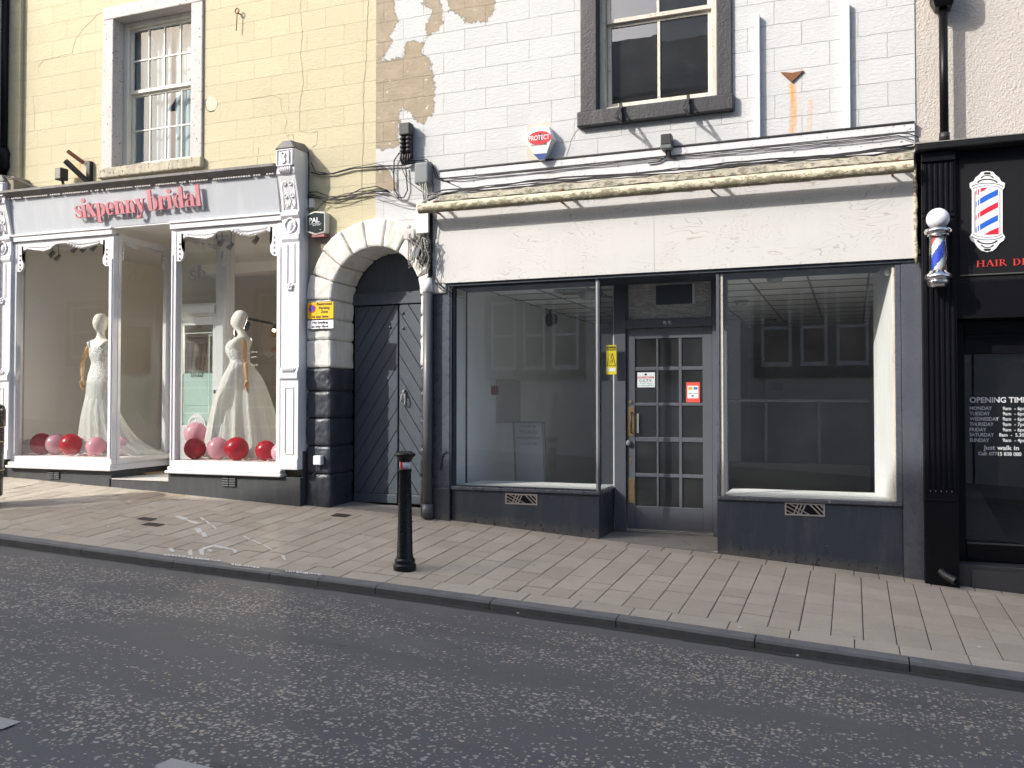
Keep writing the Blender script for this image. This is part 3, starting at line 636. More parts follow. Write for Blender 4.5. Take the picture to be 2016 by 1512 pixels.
# string course band on the white building
g = MB(); zt, zb = Z(870, 337), Z(870, 383); xa, xb = X(868), X(1806)
zt2 = Z(870, 353)
g.box(xa, xb, -.055, .0, zt-.018, zt); g.build('string_course_ledge', BLKM, ES, bevel=.003)
BANDP = paint('peeling_white_band', (.64, .64, .66), .65, .06, 3, .5, 20, dirt=(.42, .40, .36), dirt_amt=.5, chips=(.28, .26, .23), chip_t=.62)
g = MB(); g.box(xa+.005, xb, -.045, .0, zt2, zt-.0185); g.box(xa+.005, xb, -.03, .0, zb-.06, zt2-.001); g.build('string_course_band', BANDP, ES, bevel=.004)
# awning hood, roller tube, arms
FY = -.055
AW = thing('rolled_awning', 'long cream roller awning tube with lichen under a grey weathered hood', 'awning', (-1.8, -.2, Z(851, 410)))
g = MB(); za0, za1 = Z(870, 404, -.1), Z(870, 383, -.1); n = 60; xa2, xb2 = X(872, -.05), X(1798, -.1, 320)
rr = random.Random(5); pr = []
for i in range(n+1):
    x_ = xa2+(xb2-xa2)*i/n; d1, d2 = rr.uniform(-.012, .012), rr.uniform(-.01, .01)
    pr.append([(x_, 0, za1+.02), (x_, -.07+d1*.3, za1+.012+d2*.5), (x_, -.15+d1, za1-.03+d2), (x_, -.165+d2, za0+.03+d1*.4), (x_, -.14, za0+.005+d2*.4), (x_, -.05, za0-.0)])
vs = [p for q in pr for p in q]; g.add(vs, [(i*6+k, (i+1)*6+k, (i+1)*6+k+1, i*6+k+1) for i in range(n) for k in range(5)]+[tuple(range(6)), tuple(n*6+k for k in range(5, -1, -1))])
g.build('hood', HOODM, AW)
TY = -.235; ztb = Z(830, 411, TY); g = MB(); xt0, xt1 = X(824, TY), X(1799, TY, 340)
g.tube([(xt0, TY, ztb), (xt1, TY, ztb-.004)], .053, 24); g.build('roller_tube', TUBEM, AW, smooth=False, bevel=.004)
for px in (856, 1105, 1405, 1770):
    g = MB(); xx = X(px, TY); g.box(xx-.012, xx+.012, -.235, -.1, ztb+.056, ztb+.075); g.box(xx-.014, xx+.014, -.26, -.21, ztb+.052, ztb+.066); g.box(xx-.01, xx+.01, -.115, -.05, ztb+.05, ztb+.085); g.tube([(xx-.01, -.06, ztb+.06), (xx, -.12, ztb+.10), (xx+.01, -.235, ztb+.06)], .008, 6)
    g.tube([(xx-.03, -.235, ztb-.03), (xx-.03, -.05, ztb-.03)], .01, 6)
    g.build('arm_bracket', RUST, AW)
# white plywood fascia
zfb, zft = Z(851, 559, FY), Z(870, 404, FY)+.01
xf = [X(851, FY), X(1288, FY, 480), X(1800, FY, 480)]
for k, (a, b_) in enumerate(((xf[0], xf[1]-.0008), (xf[1]+.0008, xf[2]))):
    g = MB(); g.box(a, b_, FY, -.03, zfb, zft); g.build('fascia_board', PLY, ES, bevel=.002)
g = MB(); g.box(xf[0], xf[2], -.03, .0, zfb-.03, zfb+.05); g.box(xf[0], xf[2], .0, .6, zfb-.025, zfb+.0); g.build('fascia_soffit', NAVYD, ES)
g = MB(); rr = random.Random(9); zz = zft-.02; x_ = X(1803, -.06, 430)
pts = [(x_+rr.uniform(-.006, .006), -.06, zz-(zz-zfb+.05)*i/14) for i in range(15)]
g.tube(pts, [.016+rr.uniform(-.004, .006) for _ in pts], 7); tag(g.build('perished_sealant', TUBEM, smooth=True), 'ragged cream sealant strip hanging between the white fascia and black shopfront', 'sealant strip')
# ------------------------------------------------------------------ empty shopfront
ZS1 = Z(887, 957); ZSL = ZS1; ZH = zfb-.028
XP0, XP1 = X(847, -.02), X(885, -.02); XM = X(1179); YD = .62
XD0, XD1 = X(1222, YD), X(1414, YD-.02); XR = X(1411); XG2, XG3 = X(1420), X(1761); XQ0, XQ1 = X(1776), X(1818)
def bottomz(a, b_): return min(zf(a), zf(b_))-.15
def gprism(mb, x0, x1, y0, y1, ztop, dz=-.15):   # block whose foot follows the sloping ground
    mb.hexa([(x0, y0, zf(x0)+dz), (x1, y0, zf(x1)+dz), (x1, y1, zf(x1)+dz), (x0, y1, zf(x0)+dz), (x0, y0, ztop), (x1, y0, ztop), (x1, y1, ztop), (x0, y1, ztop)])
g = MB(); gprism(g, XP0, XP1, -.02, .1, ZH+.05); g.build('pilaster', NAVY, ES, bevel=.006)
g = MB(); gprism(g, XP0-.01, XP1+.015, -.05, -.021, Z(860, 960, -.05)); g.build('pilaster_base', NAVYD, ES, bevel=.006)
g = MB(); xx = XP0+.03; g.box(xx, xx+.005, -.0225, -.02, Z(860, 940), ZH)
for q in (0, 1): g.box(XP0+.045, XP1-.02, -.0228, -.02, 0, 0) if 0 else None
g.build('groove', BLKM, ES)
g = MB(); gprism(g, XQ0, XQ1, -.015, .1, ZH+.05); g.build('pilaster', NAVY, ES, bevel=.004)
# plinths
for a, b_, nm in ((XP1+.016, XM, 0), (XR, XQ0-.003, 1)):
    g = MB(); gprism(g, a, b_, -.0, .14, ZS1-.035); g.build('stall_riser', NAVYD, ES, bevel=.004)
    g = MB(); g.box(a, b_+(.0 if nm else .01), -.022, .10, ZS1-.034, ZS1); g.build('window_sill', NAVY if not nm else paint('worn_navy_sill', (.075, .08, .1), .5, .1, 4, .2, chips=(.3, .25, .18), chip_t=.62), ES, bevel=.005)
g = MB(); g.hexa([(XM-.10, .141, zf(XM)-.15), (XM, .141, zf(XM)-.15), (XM+.0, YD, zf(XM)-.15), (XM-.10, YD, zf(XM)-.15), (XM-.10, .141, ZS1-.035), (XM, .141, ZS1-.035), (XM, YD, ZS1-.035), (XM-.10, YD, ZS1-.035)])
g.build('stall_riser', NAVYD, ES, bevel=.003)
g = MB(); g.box(XM-.08, XM+.012, .101, YD, ZS1-.034, ZS1); g.build('window_sill', NAVY, ES, bevel=.004)
# frames of display windows
g = MB(); xa = X(888); g.box(XP1, xa+.035, .015, .07, ZS1, ZH+.02); g.box(XP1+.002, xa+.01, -.01, .015, ZS1, ZH+.02); g.box(xa+.036, XM-.04, .02, .07, ZH-.02, ZH+.03); g.box(xa+.036, XM-.04, .02, .07, ZS1, ZS1+.014)
g.build('window_frame', NAVYD, ES, bevel=.003)
SILV = paint('worn_metal_glazing_bar', (.5, .5, .5), .35, .1, 8, .1, 60, metal=.7)
g = MB(); g.box(XM-.030, XM-.008, .0, .03, ZS1, ZH); g.build('corner_post', SILV, ES, bevel=.004)
g = MB(); g.box(XM-.007, XM+.012, -.004, .034, ZS1, ZH+.02); g.build('corner_post', NAVYD, ES, bevel=.003)
g = MB(); g.quad((xa+.03, .045, ZS1), (XM-.03, .045, ZS1), (XM-.03, .045, ZH), (xa+.03, .045, ZH)); g.build('window_pane', GLS, ES)
g = MB(); g.quad((XM-.005, .034, ZS1), (XM+.005, YD-.03, ZS1), (XM+.005, YD-.03, ZH), (XM-.005, .034, ZH)); g.build('window_pane', GLS, ES)
g = MB(); g.box(XM-.003, XM+.012, YD-.03, YD-.012, ZS1, ZH); g.build('glass_edge_trim', WOODW, ES, bevel=.002)
# right window
xr2 = X(1768)
g = MB(); g.box(XR, XR+.03, -.006, .06, ZS1, ZH+.02); g.box(XG3+.012, XQ0-.003, -.01, .06, ZS1, ZH+.02); g.box(XR+.031, XG3+.011, .02, .06, ZH-.012, ZH+.02); g.build('window_frame', NAVY, ES, bevel=.004)
g = MB(); g.box(XR+.031, XR+.062, .012, .058, ZS1, ZH-.013); g.box(XG3-.012, XG3+.011, .012, .058, ZS1, ZH-.013); g.build('inner_window_frame', WOODO, ES, bevel=.003)
g = MB(); g.quad((XR+.05, .035, ZS1), (XG3, .035, ZS1), (XG3, .035, ZH), (XR+.05, .035, ZH)); g.build('window_pane', GLS, ES)
# display platforms + inner splay panels
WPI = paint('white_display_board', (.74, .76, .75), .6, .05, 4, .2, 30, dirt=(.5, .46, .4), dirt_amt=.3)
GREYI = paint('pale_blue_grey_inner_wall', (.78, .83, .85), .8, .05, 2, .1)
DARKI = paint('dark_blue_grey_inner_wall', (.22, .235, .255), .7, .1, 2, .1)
g = MB(); g.box(XR+.06, XG3, .06, .74, ZS1-.03, ZS1+.012); g.box(XP1+.03, XM-.03, .08, .78, ZS1-.03, ZS1+.004)
g.build('display_platform', WPI, ES)
CEZ = ZH+.075
g = MB(); s0, s1 = X(1757, .06), .20
g.hexa([(s0, .06, ZS1+.012), (s0+.05, .06, ZS1+.012), (s1+.06, .78, ZS1+.012), (s1, .76, ZS1+.012), (s0, .06, CEZ-.002), (s0+.05, .06, CEZ-.002), (s1+.06, .78, CEZ-.002), (s1, .76, CEZ-.002)])
g.build('display_side_panel', WPI, ES)
IFZ = .16
g = MB(); g.box(-4.25, s1+.3, .03, 8.6, IFZ-.05, IFZ); g.build('shop_floor', paint('worn_vinyl_floor', (.66, .64, .60), .8, .2, 10), ES)
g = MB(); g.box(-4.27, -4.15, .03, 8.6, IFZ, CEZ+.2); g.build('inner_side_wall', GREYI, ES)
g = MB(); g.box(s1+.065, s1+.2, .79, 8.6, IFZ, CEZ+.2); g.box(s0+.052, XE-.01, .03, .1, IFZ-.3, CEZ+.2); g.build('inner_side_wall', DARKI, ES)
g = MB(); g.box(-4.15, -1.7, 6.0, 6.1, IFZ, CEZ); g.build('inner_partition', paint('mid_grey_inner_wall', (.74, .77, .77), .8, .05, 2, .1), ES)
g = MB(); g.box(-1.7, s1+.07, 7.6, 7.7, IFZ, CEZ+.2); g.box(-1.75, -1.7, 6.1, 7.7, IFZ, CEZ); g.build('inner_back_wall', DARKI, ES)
g = MB(); g.box(-4.2, XM-.12, .15, .2, -.6, ZS1-.2); g.box(XR+.13, XE, .15, .2, -.6, ZS1-.2); g.build('base_wall', PLIN, ES)
# suspended ceiling with tile grid
CEIL = paint('ceiling_tile', (.88, .89, .88), .9, .04, 8, .1, 120); GRID = paint('ceiling_grid_bar', (.30, .31, .31), .6)
g = MB(); g.box(-4.15, .6, .05, 7.6, CEZ+.006, CEZ+.05); g.build('suspended_ceiling', CEIL, ES)
g = MB(); x_ = -4.1
while x_ < .5: g.box(x_-.012, x_+.012, .05, 7.6, CEZ-.0, CEZ+.0055); x_ += .61
y_ = .3
while y_ < 7.6:
    g.box(-4.14, .5, y_-.01, y_+.01, CEZ-.003, CEZ+.0045); y_ += .61
g.build('ceiling_grid', GRID, ES)
g = MB(); g.box(-4.15, .5, .04, .06, CEZ-.1, CEZ+.1); 
# ceiling lights
def ceil_pt(px, py):
    d = ray(px, py); t = (CEZ-EZ)/d.z; return d.x*t, -CD+d.y*t
LTR = paint('chrome_downlight_ring', (.25, .27, .26), .3, metal=.6)
for k, (px, py, lab) in enumerate(((1525, 545, 'round recessed ceiling light nearest the right hand empty shop window'), (1460, 593, 'round recessed ceiling light seen left of the others through the right hand empty window'), (1516, 629, 'small round ceiling light farthest back in the empty shop'))):
    cx, cy = ceil_pt(px, py)
    if k == 0: L0 = thing('ceiling_light', lab, 'ceiling light', (cx, cy, CEZ), 'round ceiling lights in the empty shop')
    if k == 0:
        g = MB(); g.lathe([(.085, CEZ-.015), (.105, CEZ-.012), (.105, CEZ-.001), (.085, CEZ-.001)], cx, cy, 24); g.build('ring', LTR, L0, smooth=True)
        g = MB(); g.lathe([(.02, CEZ-.05), (.075, CEZ-.045), (.08, CEZ-.03), (.07, CEZ-.012)], cx, cy, 24); g.build('lens', paint('frosted_lens', (.3, .36, .33), .2), L0, smooth=True)
    else:
        c2 = copy_tree(L0); c2.location = (cx, cy, CEZ); tag(c2, lab, None)
cx, cy = ceil_pt(1147, 572)
DL = thing('ceiling_light', 'large square ceiling light with a domed cover seen through the left empty window', 'ceiling light', (cx, cy, CEZ))
g = MB(); g.box(cx-.3, cx+.12, cy-.2, cy+.22, CEZ-.02, CEZ-.004); g.build('light_frame', LTR, DL, bevel=.004)
g = MB(); g.lathe([(.03, CEZ-.12), (.12, CEZ-.10), (.15, CEZ-.05), (.15, CEZ-.021)], cx+.1, cy, 24); g.build('domed_cover', paint('domed_cover', (.35, .36, .35), .4), DL, smooth=True)
# hanging speaker, call point, little camera
cx, cy = ceil_pt(1085, 611); sp = P(1085, 630, cy); x_ = sp[0]; z_ = sp[1]
SPK = thing('wall_speaker', 'dark heart shaped speaker hanging under the ceiling in the left empty window', 'speaker', (x_, cy, z_-.08))
g = MB(); g.ball((x_-.035, cy, z_), .05, .08, .10); g.build('speaker_body', BLKM, SPK, smooth=True)
g = MB(); g.ball((x_+.04, cy, z_+.005), .055, .08, .095); g.build('speaker_grille', paint('maroon_grille', (.10, .05, .055), .7), SPK, smooth=True)
g = MB(); g.box(x_-.02, x_+.0, cy-.01, cy+.01, z_+.08, CEZ); g.build('hanger', BLKM, SPK)
def side(px, py, xw=-4.149):
    d = ray(px, py); t_ = xw/d.x; return (-CD+d.y*t_, EZ+d.z*t_)
a = side(966, 777); b_ = side(975, 760); g = MB(); g.box(-4.149, -4.10, a[0], b_[0], a[1], b_[1]); tag(g.build('call_point', paint('dark_red_plastic', (.22, .03, .03), .4), bevel=.01), 'small dark red fire call point on the pale side wall of the empty shop', 'call point')
q = P(1747, 534, .1); g = MB(); g.ball((q[0], .12, q[1]+.0), .03, .03, .04); g.box(q[0]-.01, q[0]+.03, .1, .14, q[1]+.02, q[1]+.05); tag(g.build('sensor', WPL, smooth=True), 'small white alarm sensor in the top right corner of the right hand empty window', 'sensor')
a = side(976.5, 833); b_ = side(1021, 750); g = MB(); g.box(-4.149, -4.12, a[0], b_[0], a[1], b_[1]); tag(g.build('meter_cupboard', paint('grey_cupboard_door', (.45, .48, .48), .6), bevel=.006), 'plain grey cupboard door on the pale side wall right of the red call point', 'cupboard')
# inside railing and panels of the dark room
RL = thing('handrail', 'thin grey metal handrail across the dark room of the empty shop', 'handrail', (-.8, 3.4, IFZ))
yy = 3.4; zr_ = Z(1560, 788, yy); g = MB(); g.tube([(-1.65, yy, zr_), (.2, yy, zr_-.01)], .017, 8); g.build('rail', paint('grey_rail', (.28, .29, .31), .4), RL)
for px in (1508, 1613):
    g = MB(); xx = X(px, yy); g.tube([(xx, yy, IFZ), (xx, yy, zr_)], .017, 8); g.build('post', GREYP, RL)
g = MB(); zk_ = Z(1560, 912, yy-.05); g.box(-1.65, .2, yy-.1, yy+.05, IFZ, zk_); g.build('kerb_board', paint('olive_grey_board', (.10, .105, .095), .8), RL)
q = P(1474, 752, 7.58); q2 = P(1530, 761, 7.58)
g = MB(); g.box(q[0]-.28, q[0]+.28, 7.52, 7.59, q[1]-.45, q[1]+.42); tag(g.build('notice_panel', paint('blue_grey_panel', (.055, .075, .10), .5), bevel=.01), 'dark blue panel fixed on the back wall of the empty shop', 'panel')
g = MB(); g.box(q2[0]-.1, q2[0]+.1, 7.54, 7.59, q2[1]-.07, q2[1]+.07); tag(g.build('switch_box', GREYP, bevel=.005), 'small grey switch box on the dark back wall of the empty shop', 'switch box')
# leaning board added inside to stand in for a sign's reflection
LB = thing('reflected_sign_board', 'pale added board with mirrored writing, standing in for a reflection in the left empty shop window', 'board', (X(1045, 1.1), 1.1, IFZ))
def tfl(x, y, z): a = .06; zc = Z(1045, 915, 1.1); return (x+(z-zc)*-.10, y+(z-zc)*.15, z)
BOARD = paint('pale_board', (.30, .32, .32), .6); BTX = flat('grey_letters', (.10, .12, .13), .6)
xl, xr_, zb_, zt_ = X(1016, 1.1), X(1070, 1.1), Z(1040, 918, 1.1), Z(1040, 833, 1.1)
g = MB(); g.prism([(xl, IFZ+.02), (xr_, IFZ+.02), (xr_, zt_), (xl, zt_)], 1.1, 1.12, tfl); g.build('panel', BOARD, LB)
g = MB(); g.prism([(xl-.02, IFZ), (xl-.001, IFZ), (xl-.001, zt_+.02), (xl-.02, zt_+.02)], 1.09, 1.13, tfl); g.prism([(xr_+.001, IFZ), (xr_+.03, IFZ), (xr_+.03, zt_+.02), (xr_+.001, zt_+.02)], 1.09, 1.13, tfl); g.prism([(xl-.001, zt_+.001), (xr_, zt_+.001), (xr_, zt_+.02), (xl-.001, zt_+.02)], 1.09, 1.13, tfl); g.build('board_frame', GREYP, LB)
g = MB(); mx = (xl+xr_)/2
for s_, dz, h_, wd in (('& Rent', .05, .028, .2), ('QUALITY', .125, .038, .23), ('ACCOMMODATION', .19, .026, .28), ('All Terms', .255, .022, .22)):
    text_mb(g, s_, mx-wd/2, zt_-dz, h_, 1.096, wd, tf=lambda x, y, z: tfl(2*mx-x, y, z))
g.build('mirrored_letters', BTX, LB)

# door with frame, fanlight
DR = MB(); zdt = Z(1320, 642, YD); zfl0, zfl1 = Z(1233, 628, YD), Z(1233, 549, YD); zdb = Z(1235, 1040, YD)
x0, x1 = X(1234, YD), X(1404, YD)
f = MB(); zg = zf(x0)-.1
f.box(XM+.013, x0-.001, YD-.05, YD+.05, zg, ZH+.03); f.box(x1+.001, XR+.028, YD-.05, YD+.05, zg, ZH+.03)
f.box(x0-.001, x1+.001, YD-.046, YD+.05, Z(1320, 644, YD-.046), zfl0-.012); f.box(x0, x1, YD-.04, YD+.05, zfl1+.01, ZH+.03)
for q in ((x0-.001, x0+.02), (x1-.012, x1+.001)): f.box(q[0], q[1], YD-.035, YD+.04, zfl0-.011, zfl1+.009)
f.build('door_frame', DOORP, ES, bevel=.004)
GLF = bpy.data.materials.new('rippled_obscure_glass')
def rip():
    m, nt, b, pos = newmat('rippled_obscure_glass'); mp = node(nt, 'ShaderNodeMapping', {'Vector': pos, 'Scale': (1, 1, 3.2)}).outputs[0]
    n = noise(nt, mp, 9, 3, .6, 1.2); c = mixc(nt, rampf(nt, n, .3, .75), (.42, .41, .38), (.78, .75, .69)); nt.links.new(c, b.inputs['Base Color'])
    b.inputs['Roughness'].default_value = .12; bump(nt, b, n, 1.0, .03); return m
GLF = rip()
f = MB(); f.box(x0+.021, x1-.013, YD+.0, YD+.006, zfl0-.011, zfl1+.009); fo = f.build('fanlight_pane', GLF, ES)
f = MB(); a, b_ = X(1292, YD-.01), X(1364, YD-.01); f.box(a, b_, YD-.006, YD-.001, Z(1300, 600, YD), Z(1300, 562, YD)); f.build('old_sticker_patch', paint('faded_blue_patch', (.085, .10, .11), .5), fo)
f = MB(); f.box(b_, b_+.022, YD-.007, YD-.001, Z(1365, 598, YD), Z(1365, 558, YD)); f.build('adhesive_strip', WPL, fo)
# numerals 6 6 on the transom
g = MB(); 
for k in (0, 1):
    cxn = X(1310+k*9.5, YD-.05); zc = Z(1314, 636, YD-.05)
    for j in range(16):
        a0, a1 = j/16*6.283, (j+1)/16*6.283
        g.hexa([(cxn+r*math.cos(a), yv, zc+r*math.sin(a)) for yv in (YD-.056, YD-.0465) for (r, a) in ((.008, a0), (.017, a0), (.017, a1), (.008, a1))])
    g.tube([(cxn-.013, YD-.052, zc), (cxn-.011, YD-.052, zc+.018), (cxn-.003, YD-.052, zc+.03)], .004, 6)
g.build('door_numerals', paint('chrome', (.75, .75, .75), .15, metal=1), ES)
# door leaf
DO = thing('shop_door', 'grey glazed shop door with fifteen small panes and brass handle plate', 'door', (x0, YD, zdb))
cols = [(1251, 1293), (1297, 1337), (1343, 1384)]; rows = [(666, 722), (729, 793), (799, 861), (870, 933), (940, 998)]
cx_ = [(X(a, YD), X(b_, YD)) for a, b_ in cols]; rz_ = [(Z(1320, b_, YD), Z(1320, a, YD)) for a, b_ in rows]
y0, y1 = YD-.018, YD+.025; g = MB()
xe = [x0+.004]+[v for c in cx_ for v in c]+[x1-.004]; ze = [zdb]+[v for r in rz_[::-1] for v in r]+[Z(1320, 647, YD)]
g.box(xe[0], xe[1], y0, y1, ze[0], ze[-1]); g.box(xe[-2], xe[-1], y0, y1, ze[0], ze[-1]); g.box(xe[1], xe[-2], y0, y1, ze[0], ze[1]); g.box(xe[1], xe[-2], y0, y1, ze[-2], ze[-1])
for k in (2, 4): g.box(xe[k], xe[k+1], y0+.004, y1, ze[1], ze[-2])
for k in (2, 4, 6, 8):
    for (a, b_) in cx_: g.box(a, b_, y0+.006, y1, ze[k], ze[k+1])
g.build('door_leaf', DOORP, DO, bevel=.004)
for r in rz_:
    for c in cx_:
        g = MB(); g.quad((c[0]-.002, y0+.02, r[0]-.002), (c[1]+.002, y0+.02, r[0]-.002), (c[1]+.002, y0+.02, r[1]+.002), (c[0]-.002, y0+.02, r[1]+.002)); g.build('pane', GLD, DO)
g = MB(); g.box(x0+.01, x1-.01, YD-.02, YD+.02, zdb-.028, zdb-.014); g.build('draught_strip', SILV, DO)
BRASS = paint('worn_brass', (.42, .30, .17), .35, .2, 12, .1, metal=.85); BRNZ = paint('dark_bronze', (.10, .07, .05), .4, metal=.6)
g = MB(); ya = y0-.004; g.box(X(1236, YD), X(1249.5, YD), ya, y0, Z(1242, 859, YD), Z(1242, 801, YD)); pl = g.build('handle_plate', BRASS, DO, bevel=.001)
g = MB(); xx = X(1243.5, YD-.03); za_, zb2 = Z(1243, 812, YD-.03), Z(1243, 852, YD-.03); g.tube([(xx, y0, za_), (xx, y0-.05, za_-.005), (xx+.004, y0-.055, (za_+zb2)/2), (xx, y0-.05, zb2+.005), (xx, y0, zb2)], [.009, .009, .011, .009, .009], 8); g.build('pull_handle', BRNZ, pl, smooth=True)
g = MB(); g.box(X(1253, YD-.05), X(1257, YD-.05), y0-.02, y0-.005, Z(1255, 852, YD), Z(1255, 814, YD)); g.build('push_bar', SILV, DO)
g = MB(); g.ball((X(1239, YD), y0-.02, Z(1239, 872, YD)), .03, .03, .035); g.build('door_knob', GREYP, DO, smooth=True)
g = MB(); cz = Z(1242, 791, YD); cxk = X(1242, YD); g.tube([(cxk, y0, cz), (cxk, y0-.012, cz)], .018, 16); g.build('lock_cylinder', paint('polished_brass', (.7, .6, .35), .25, metal=.9), DO)
g = MB(); g.box(cxk-.01, cxk+.01, y0-.004, y0, Z(1242, 913, YD), Z(1242, 901, YD)); g.build('keyhole_plate', BRASS, DO)
a, b_ = X(1237.5, YD), X(1249.5, YD); za_, zb2 = Z(1243, 990, YD), Z(1243, 942, YD); g = MB(); t_ = .015
g.box(a, b_, y0-.004, y0, za_, za_+t_); g.box(a, b_, y0-.004, y0, zb2-t_, zb2); g.box(a, a+t_, y0-.004, y0, za_+t_, zb2-t_); g.box(b_-t_, b_, y0-.004, y0, za_+t_, zb2-t_); g.box(a+t_, b_-t_, y0-.002, y0+.0, za_+t_, zb2-t_)
g.build('letter_plate', BRASS, DO, bevel=.001)
# stickers on the door
STW = flat('sticker_white', (.75, .80, .80), .35); STR = flat('sticker_red', (.62, .05, .05), .4); STK = flat('sticker_black', (.02, .025, .03), .4); STB = flat('sticker_blue', (.08, .2, .4), .4); STO = flat('sticker_orange', (.75, .32, .04), .4); STT = flat('sticker_teal', (.05, .35, .36), .4)
ys = y0+.012; ST = thing('cctv_sticker', 'white and red CCTV security sticker on a pane of the grey door', 'sticker', (X(1272, ys), ys, Z(1272, 764, ys)))
sx = lambda p: X(p, ys); sz = lambda p: Z(1272, p, ys)
g = MB(); g.box(sx(1255), sx(1289.5), ys, ys+.002, sz(762.5), sz(733)); g.build('backing', STW, ST)
g = MB(); g.box(sx(1256), sx(1287.5), ys-.001, ys-.0002, sz(745), sz(741.3)); g.build('red_band', STR, ST)
g = MB(); text_mb(g, 'SECURITY', sx(1257), sz(744.7), .015, ys-.0016, sx(1286.5)-sx(1257), bold=.02); g.build('band_letters', STW, ST)
g = MB(); text_mb(g, 'C.C.T.V.', sx(1259), sz(751.5), .025, ys-.001, sx(1284)-sx(1259), bold=.02); g.ball((sx(1271.5), ys-.001, sz(737.2)), .014, .001, .012); g.build('letters', STK, ST)
g = MB(); text_mb(g, 'Recording', sx(1260), sz(755.8), .013, ys-.001, sx(1283.5)-sx(1260)); text_mb(g, 'in Operation', sx(1257.5), sz(759.7), .013, ys-.001, sx(1287)-sx(1257.5)); g.build('small_letters', STT, ST)
ST = thing('card_payment_sticker', 'red sticker with card payment marks on a pane of the grey door', 'sticker', (X(1364, ys), ys, Z(1364, 792, ys)))
sz = lambda p: Z(1364, p, ys)
g = MB(); g.box(sx(1351), sx(1378), ys, ys+.002, sz(792), sz(752.5)); g.build('backing', flat('sticker_scarlet', (.72, .09, .07), .4), ST)
g = MB(); g.box(sx(1353.5), sx(1375), ys-.001, ys-.0002, sz(784), sz(759.5)); g.build('white_field', STW, ST)
g = MB(); g.box(sx(1355), sx(1363), ys-.0022, ys-.0012, sz(767), sz(762)); g.build('orange_mark', STO, ST)
g = MB(); g.box(sx(1365.5), sx(1373.5), ys-.0022, ys-.0012, sz(767), sz(762)); g.box(sx(1355), sx(1363), ys-.0022, ys-.0012, sz(775), sz(773.7)); g.box(sx(1365.5), sx(1373.5), ys-.0022, ys-.0012, sz(775), sz(773.7)); g.build('blue_mark', STB, ST)
g = MB(); g.box(sx(1361.5), sx(1366.5), ys-.0022, ys-.0012, sz(781), sz(778)); g.build('grey_mark', GREYP, ST)
# warning sign on the side glass
YEL = flat('warning_yellow', (.72, .58, .02), .4)
yw = YD-.13; wa, wb = X(1198.5, yw), X(1213.5, yw)
WS = thing('warning_sign', 'tall narrow yellow warning sign with black triangle beside the door', 'sign', (wa, yw, Z(1206, 737, yw)))
wx = lambda p: X(p, yw); wz = lambda p: Z(1206, p, yw)
g = MB(); g.box(wa, wb, yw, yw+.004, wz(737), wz(679.5)); g.build('sign_plate', YEL, WS)
g = MB(); g.box(wx(1199.3), wx(1212.8), yw-.001, yw-.0002, wz(690), wz(682)); 
t0, t1, t2 = (wx(1200), wz(720)), (wx(1212), wz(720)), (wx(1206), wz(695))
for p, q in ((t0, t1), (t1, t2), (t2, t0)): g.tube([(p[0], yw-.001, p[1]), (q[0], yw-.001, q[1])], .003, 6)
g.prism([(wx(1204.6), wz(712)), (wx(1207), wz(705)), (wx(1206.4), wz(710.5)), (wx(1207.6), wz(710.5)), (wx(1204.8), wz(717)), (wx(1205.8), wz(712))], yw-.002, yw-.001)
g.build('black_symbol', STK, WS)
g = MB(); text_mb(g, 'WARNING', wx(1200), wz(688.5), .02, yw-.002, wx(1212)-wx(1200), bold=.02); g.build('heading_letters', YEL, WS)
g = MB(); g.box(wx(1201), wx(1211.5), yw-.001, yw-.0002, wz(731), wz(724.5)); g.build('white_label', STW, WS)
# threshold of the recess
g = MB(); g.hexa([(XM, -.01, zf(XM)-.1), (XR, -.01, zf(XR)-.1), (XR+.1, YD+.05, zf(XR)-.1), (XM, YD+.05, zf(XM)-.1), (XM, -.01, zf(XM)+.004), (XR, -.01, zf(XR)+.004), (XR+.1, YD+.05, Z(1405, 1053, YD)-.01), (XM, YD+.05, zdb-.035)])
g.build('threshold', CONC, ES)
# vent plates
def vent_plate(px0, px1, py0, py1, lab, grp):
    xa, za = P(px0, py0, -.004); xb, _ = P(px1, py0, -.004); zb = Z(px0, py1, -.004)
    t = thing('air_vent', lab, 'air vent', ((xa+xb)/2, -.004, zb), grp)
    g = MB(); g.box(xa, xb, -.002, .0-.0004, zb, za); g.build('dark_opening', BLK, t)
    g = MB(); e = .014
    g.box(xa, xb, -.008, -.0021, za-e, za); g.box(xa, xb, -.008, -.0021, zb, zb+e); g.box(xa, xa+e, -.008, -.0021, zb+e, za-e); g.box(xb-e, xb, -.008, -.0021, zb+e, za-e)
    H = za-zb-2*e; Wd = xb-xa-2*e; x0_, z0_ = xa+e, zb+e
    def clipbar(xs, dx, wd):
        p = [(xs, z0_+H), (xs+wd, z0_+H), (xs+wd+dx, z0_), (xs+dx, z0_)]; out = []
        lo, hi = x0_, x0_+Wd
        def clip(poly, fn, val, s):
            r = []
            for i in range(len(poly)):
                a, b_ = poly[i-1], poly[i]; ia, ib = (a[0]-val)*s >= 0, (b_[0]-val)*s >= 0
                if ia != ib: tt = (val-a[0])/(b_[0]-a[0]); r.append((val, a[1]+(b_[1]-a[1])*tt))
                if ib: r.append(b_)
            return r
        q = clip(clip(p, 0, lo, 1), 0, hi, -1)
        if len(q) > 2: g.prism(q, -.007, -.003)
    for k, xs in enumerate((-.16, -.10, -.04, .02, .08)): clipbar(x0_+xs*Wd/.28*1.0, .52*Wd, .018) if xs < .03 else None
    for xs in (.30, .40, .50): clipbar(x0_+xs*Wd, -.12*Wd, .013)
    for xs in (.62, .76, .90): clipbar(x0_+xs*Wd, .28*Wd, .016)
    g.build('grille', paint('weathered_alloy_grille', (.36, .33, .31), .5, metal=.3), t)
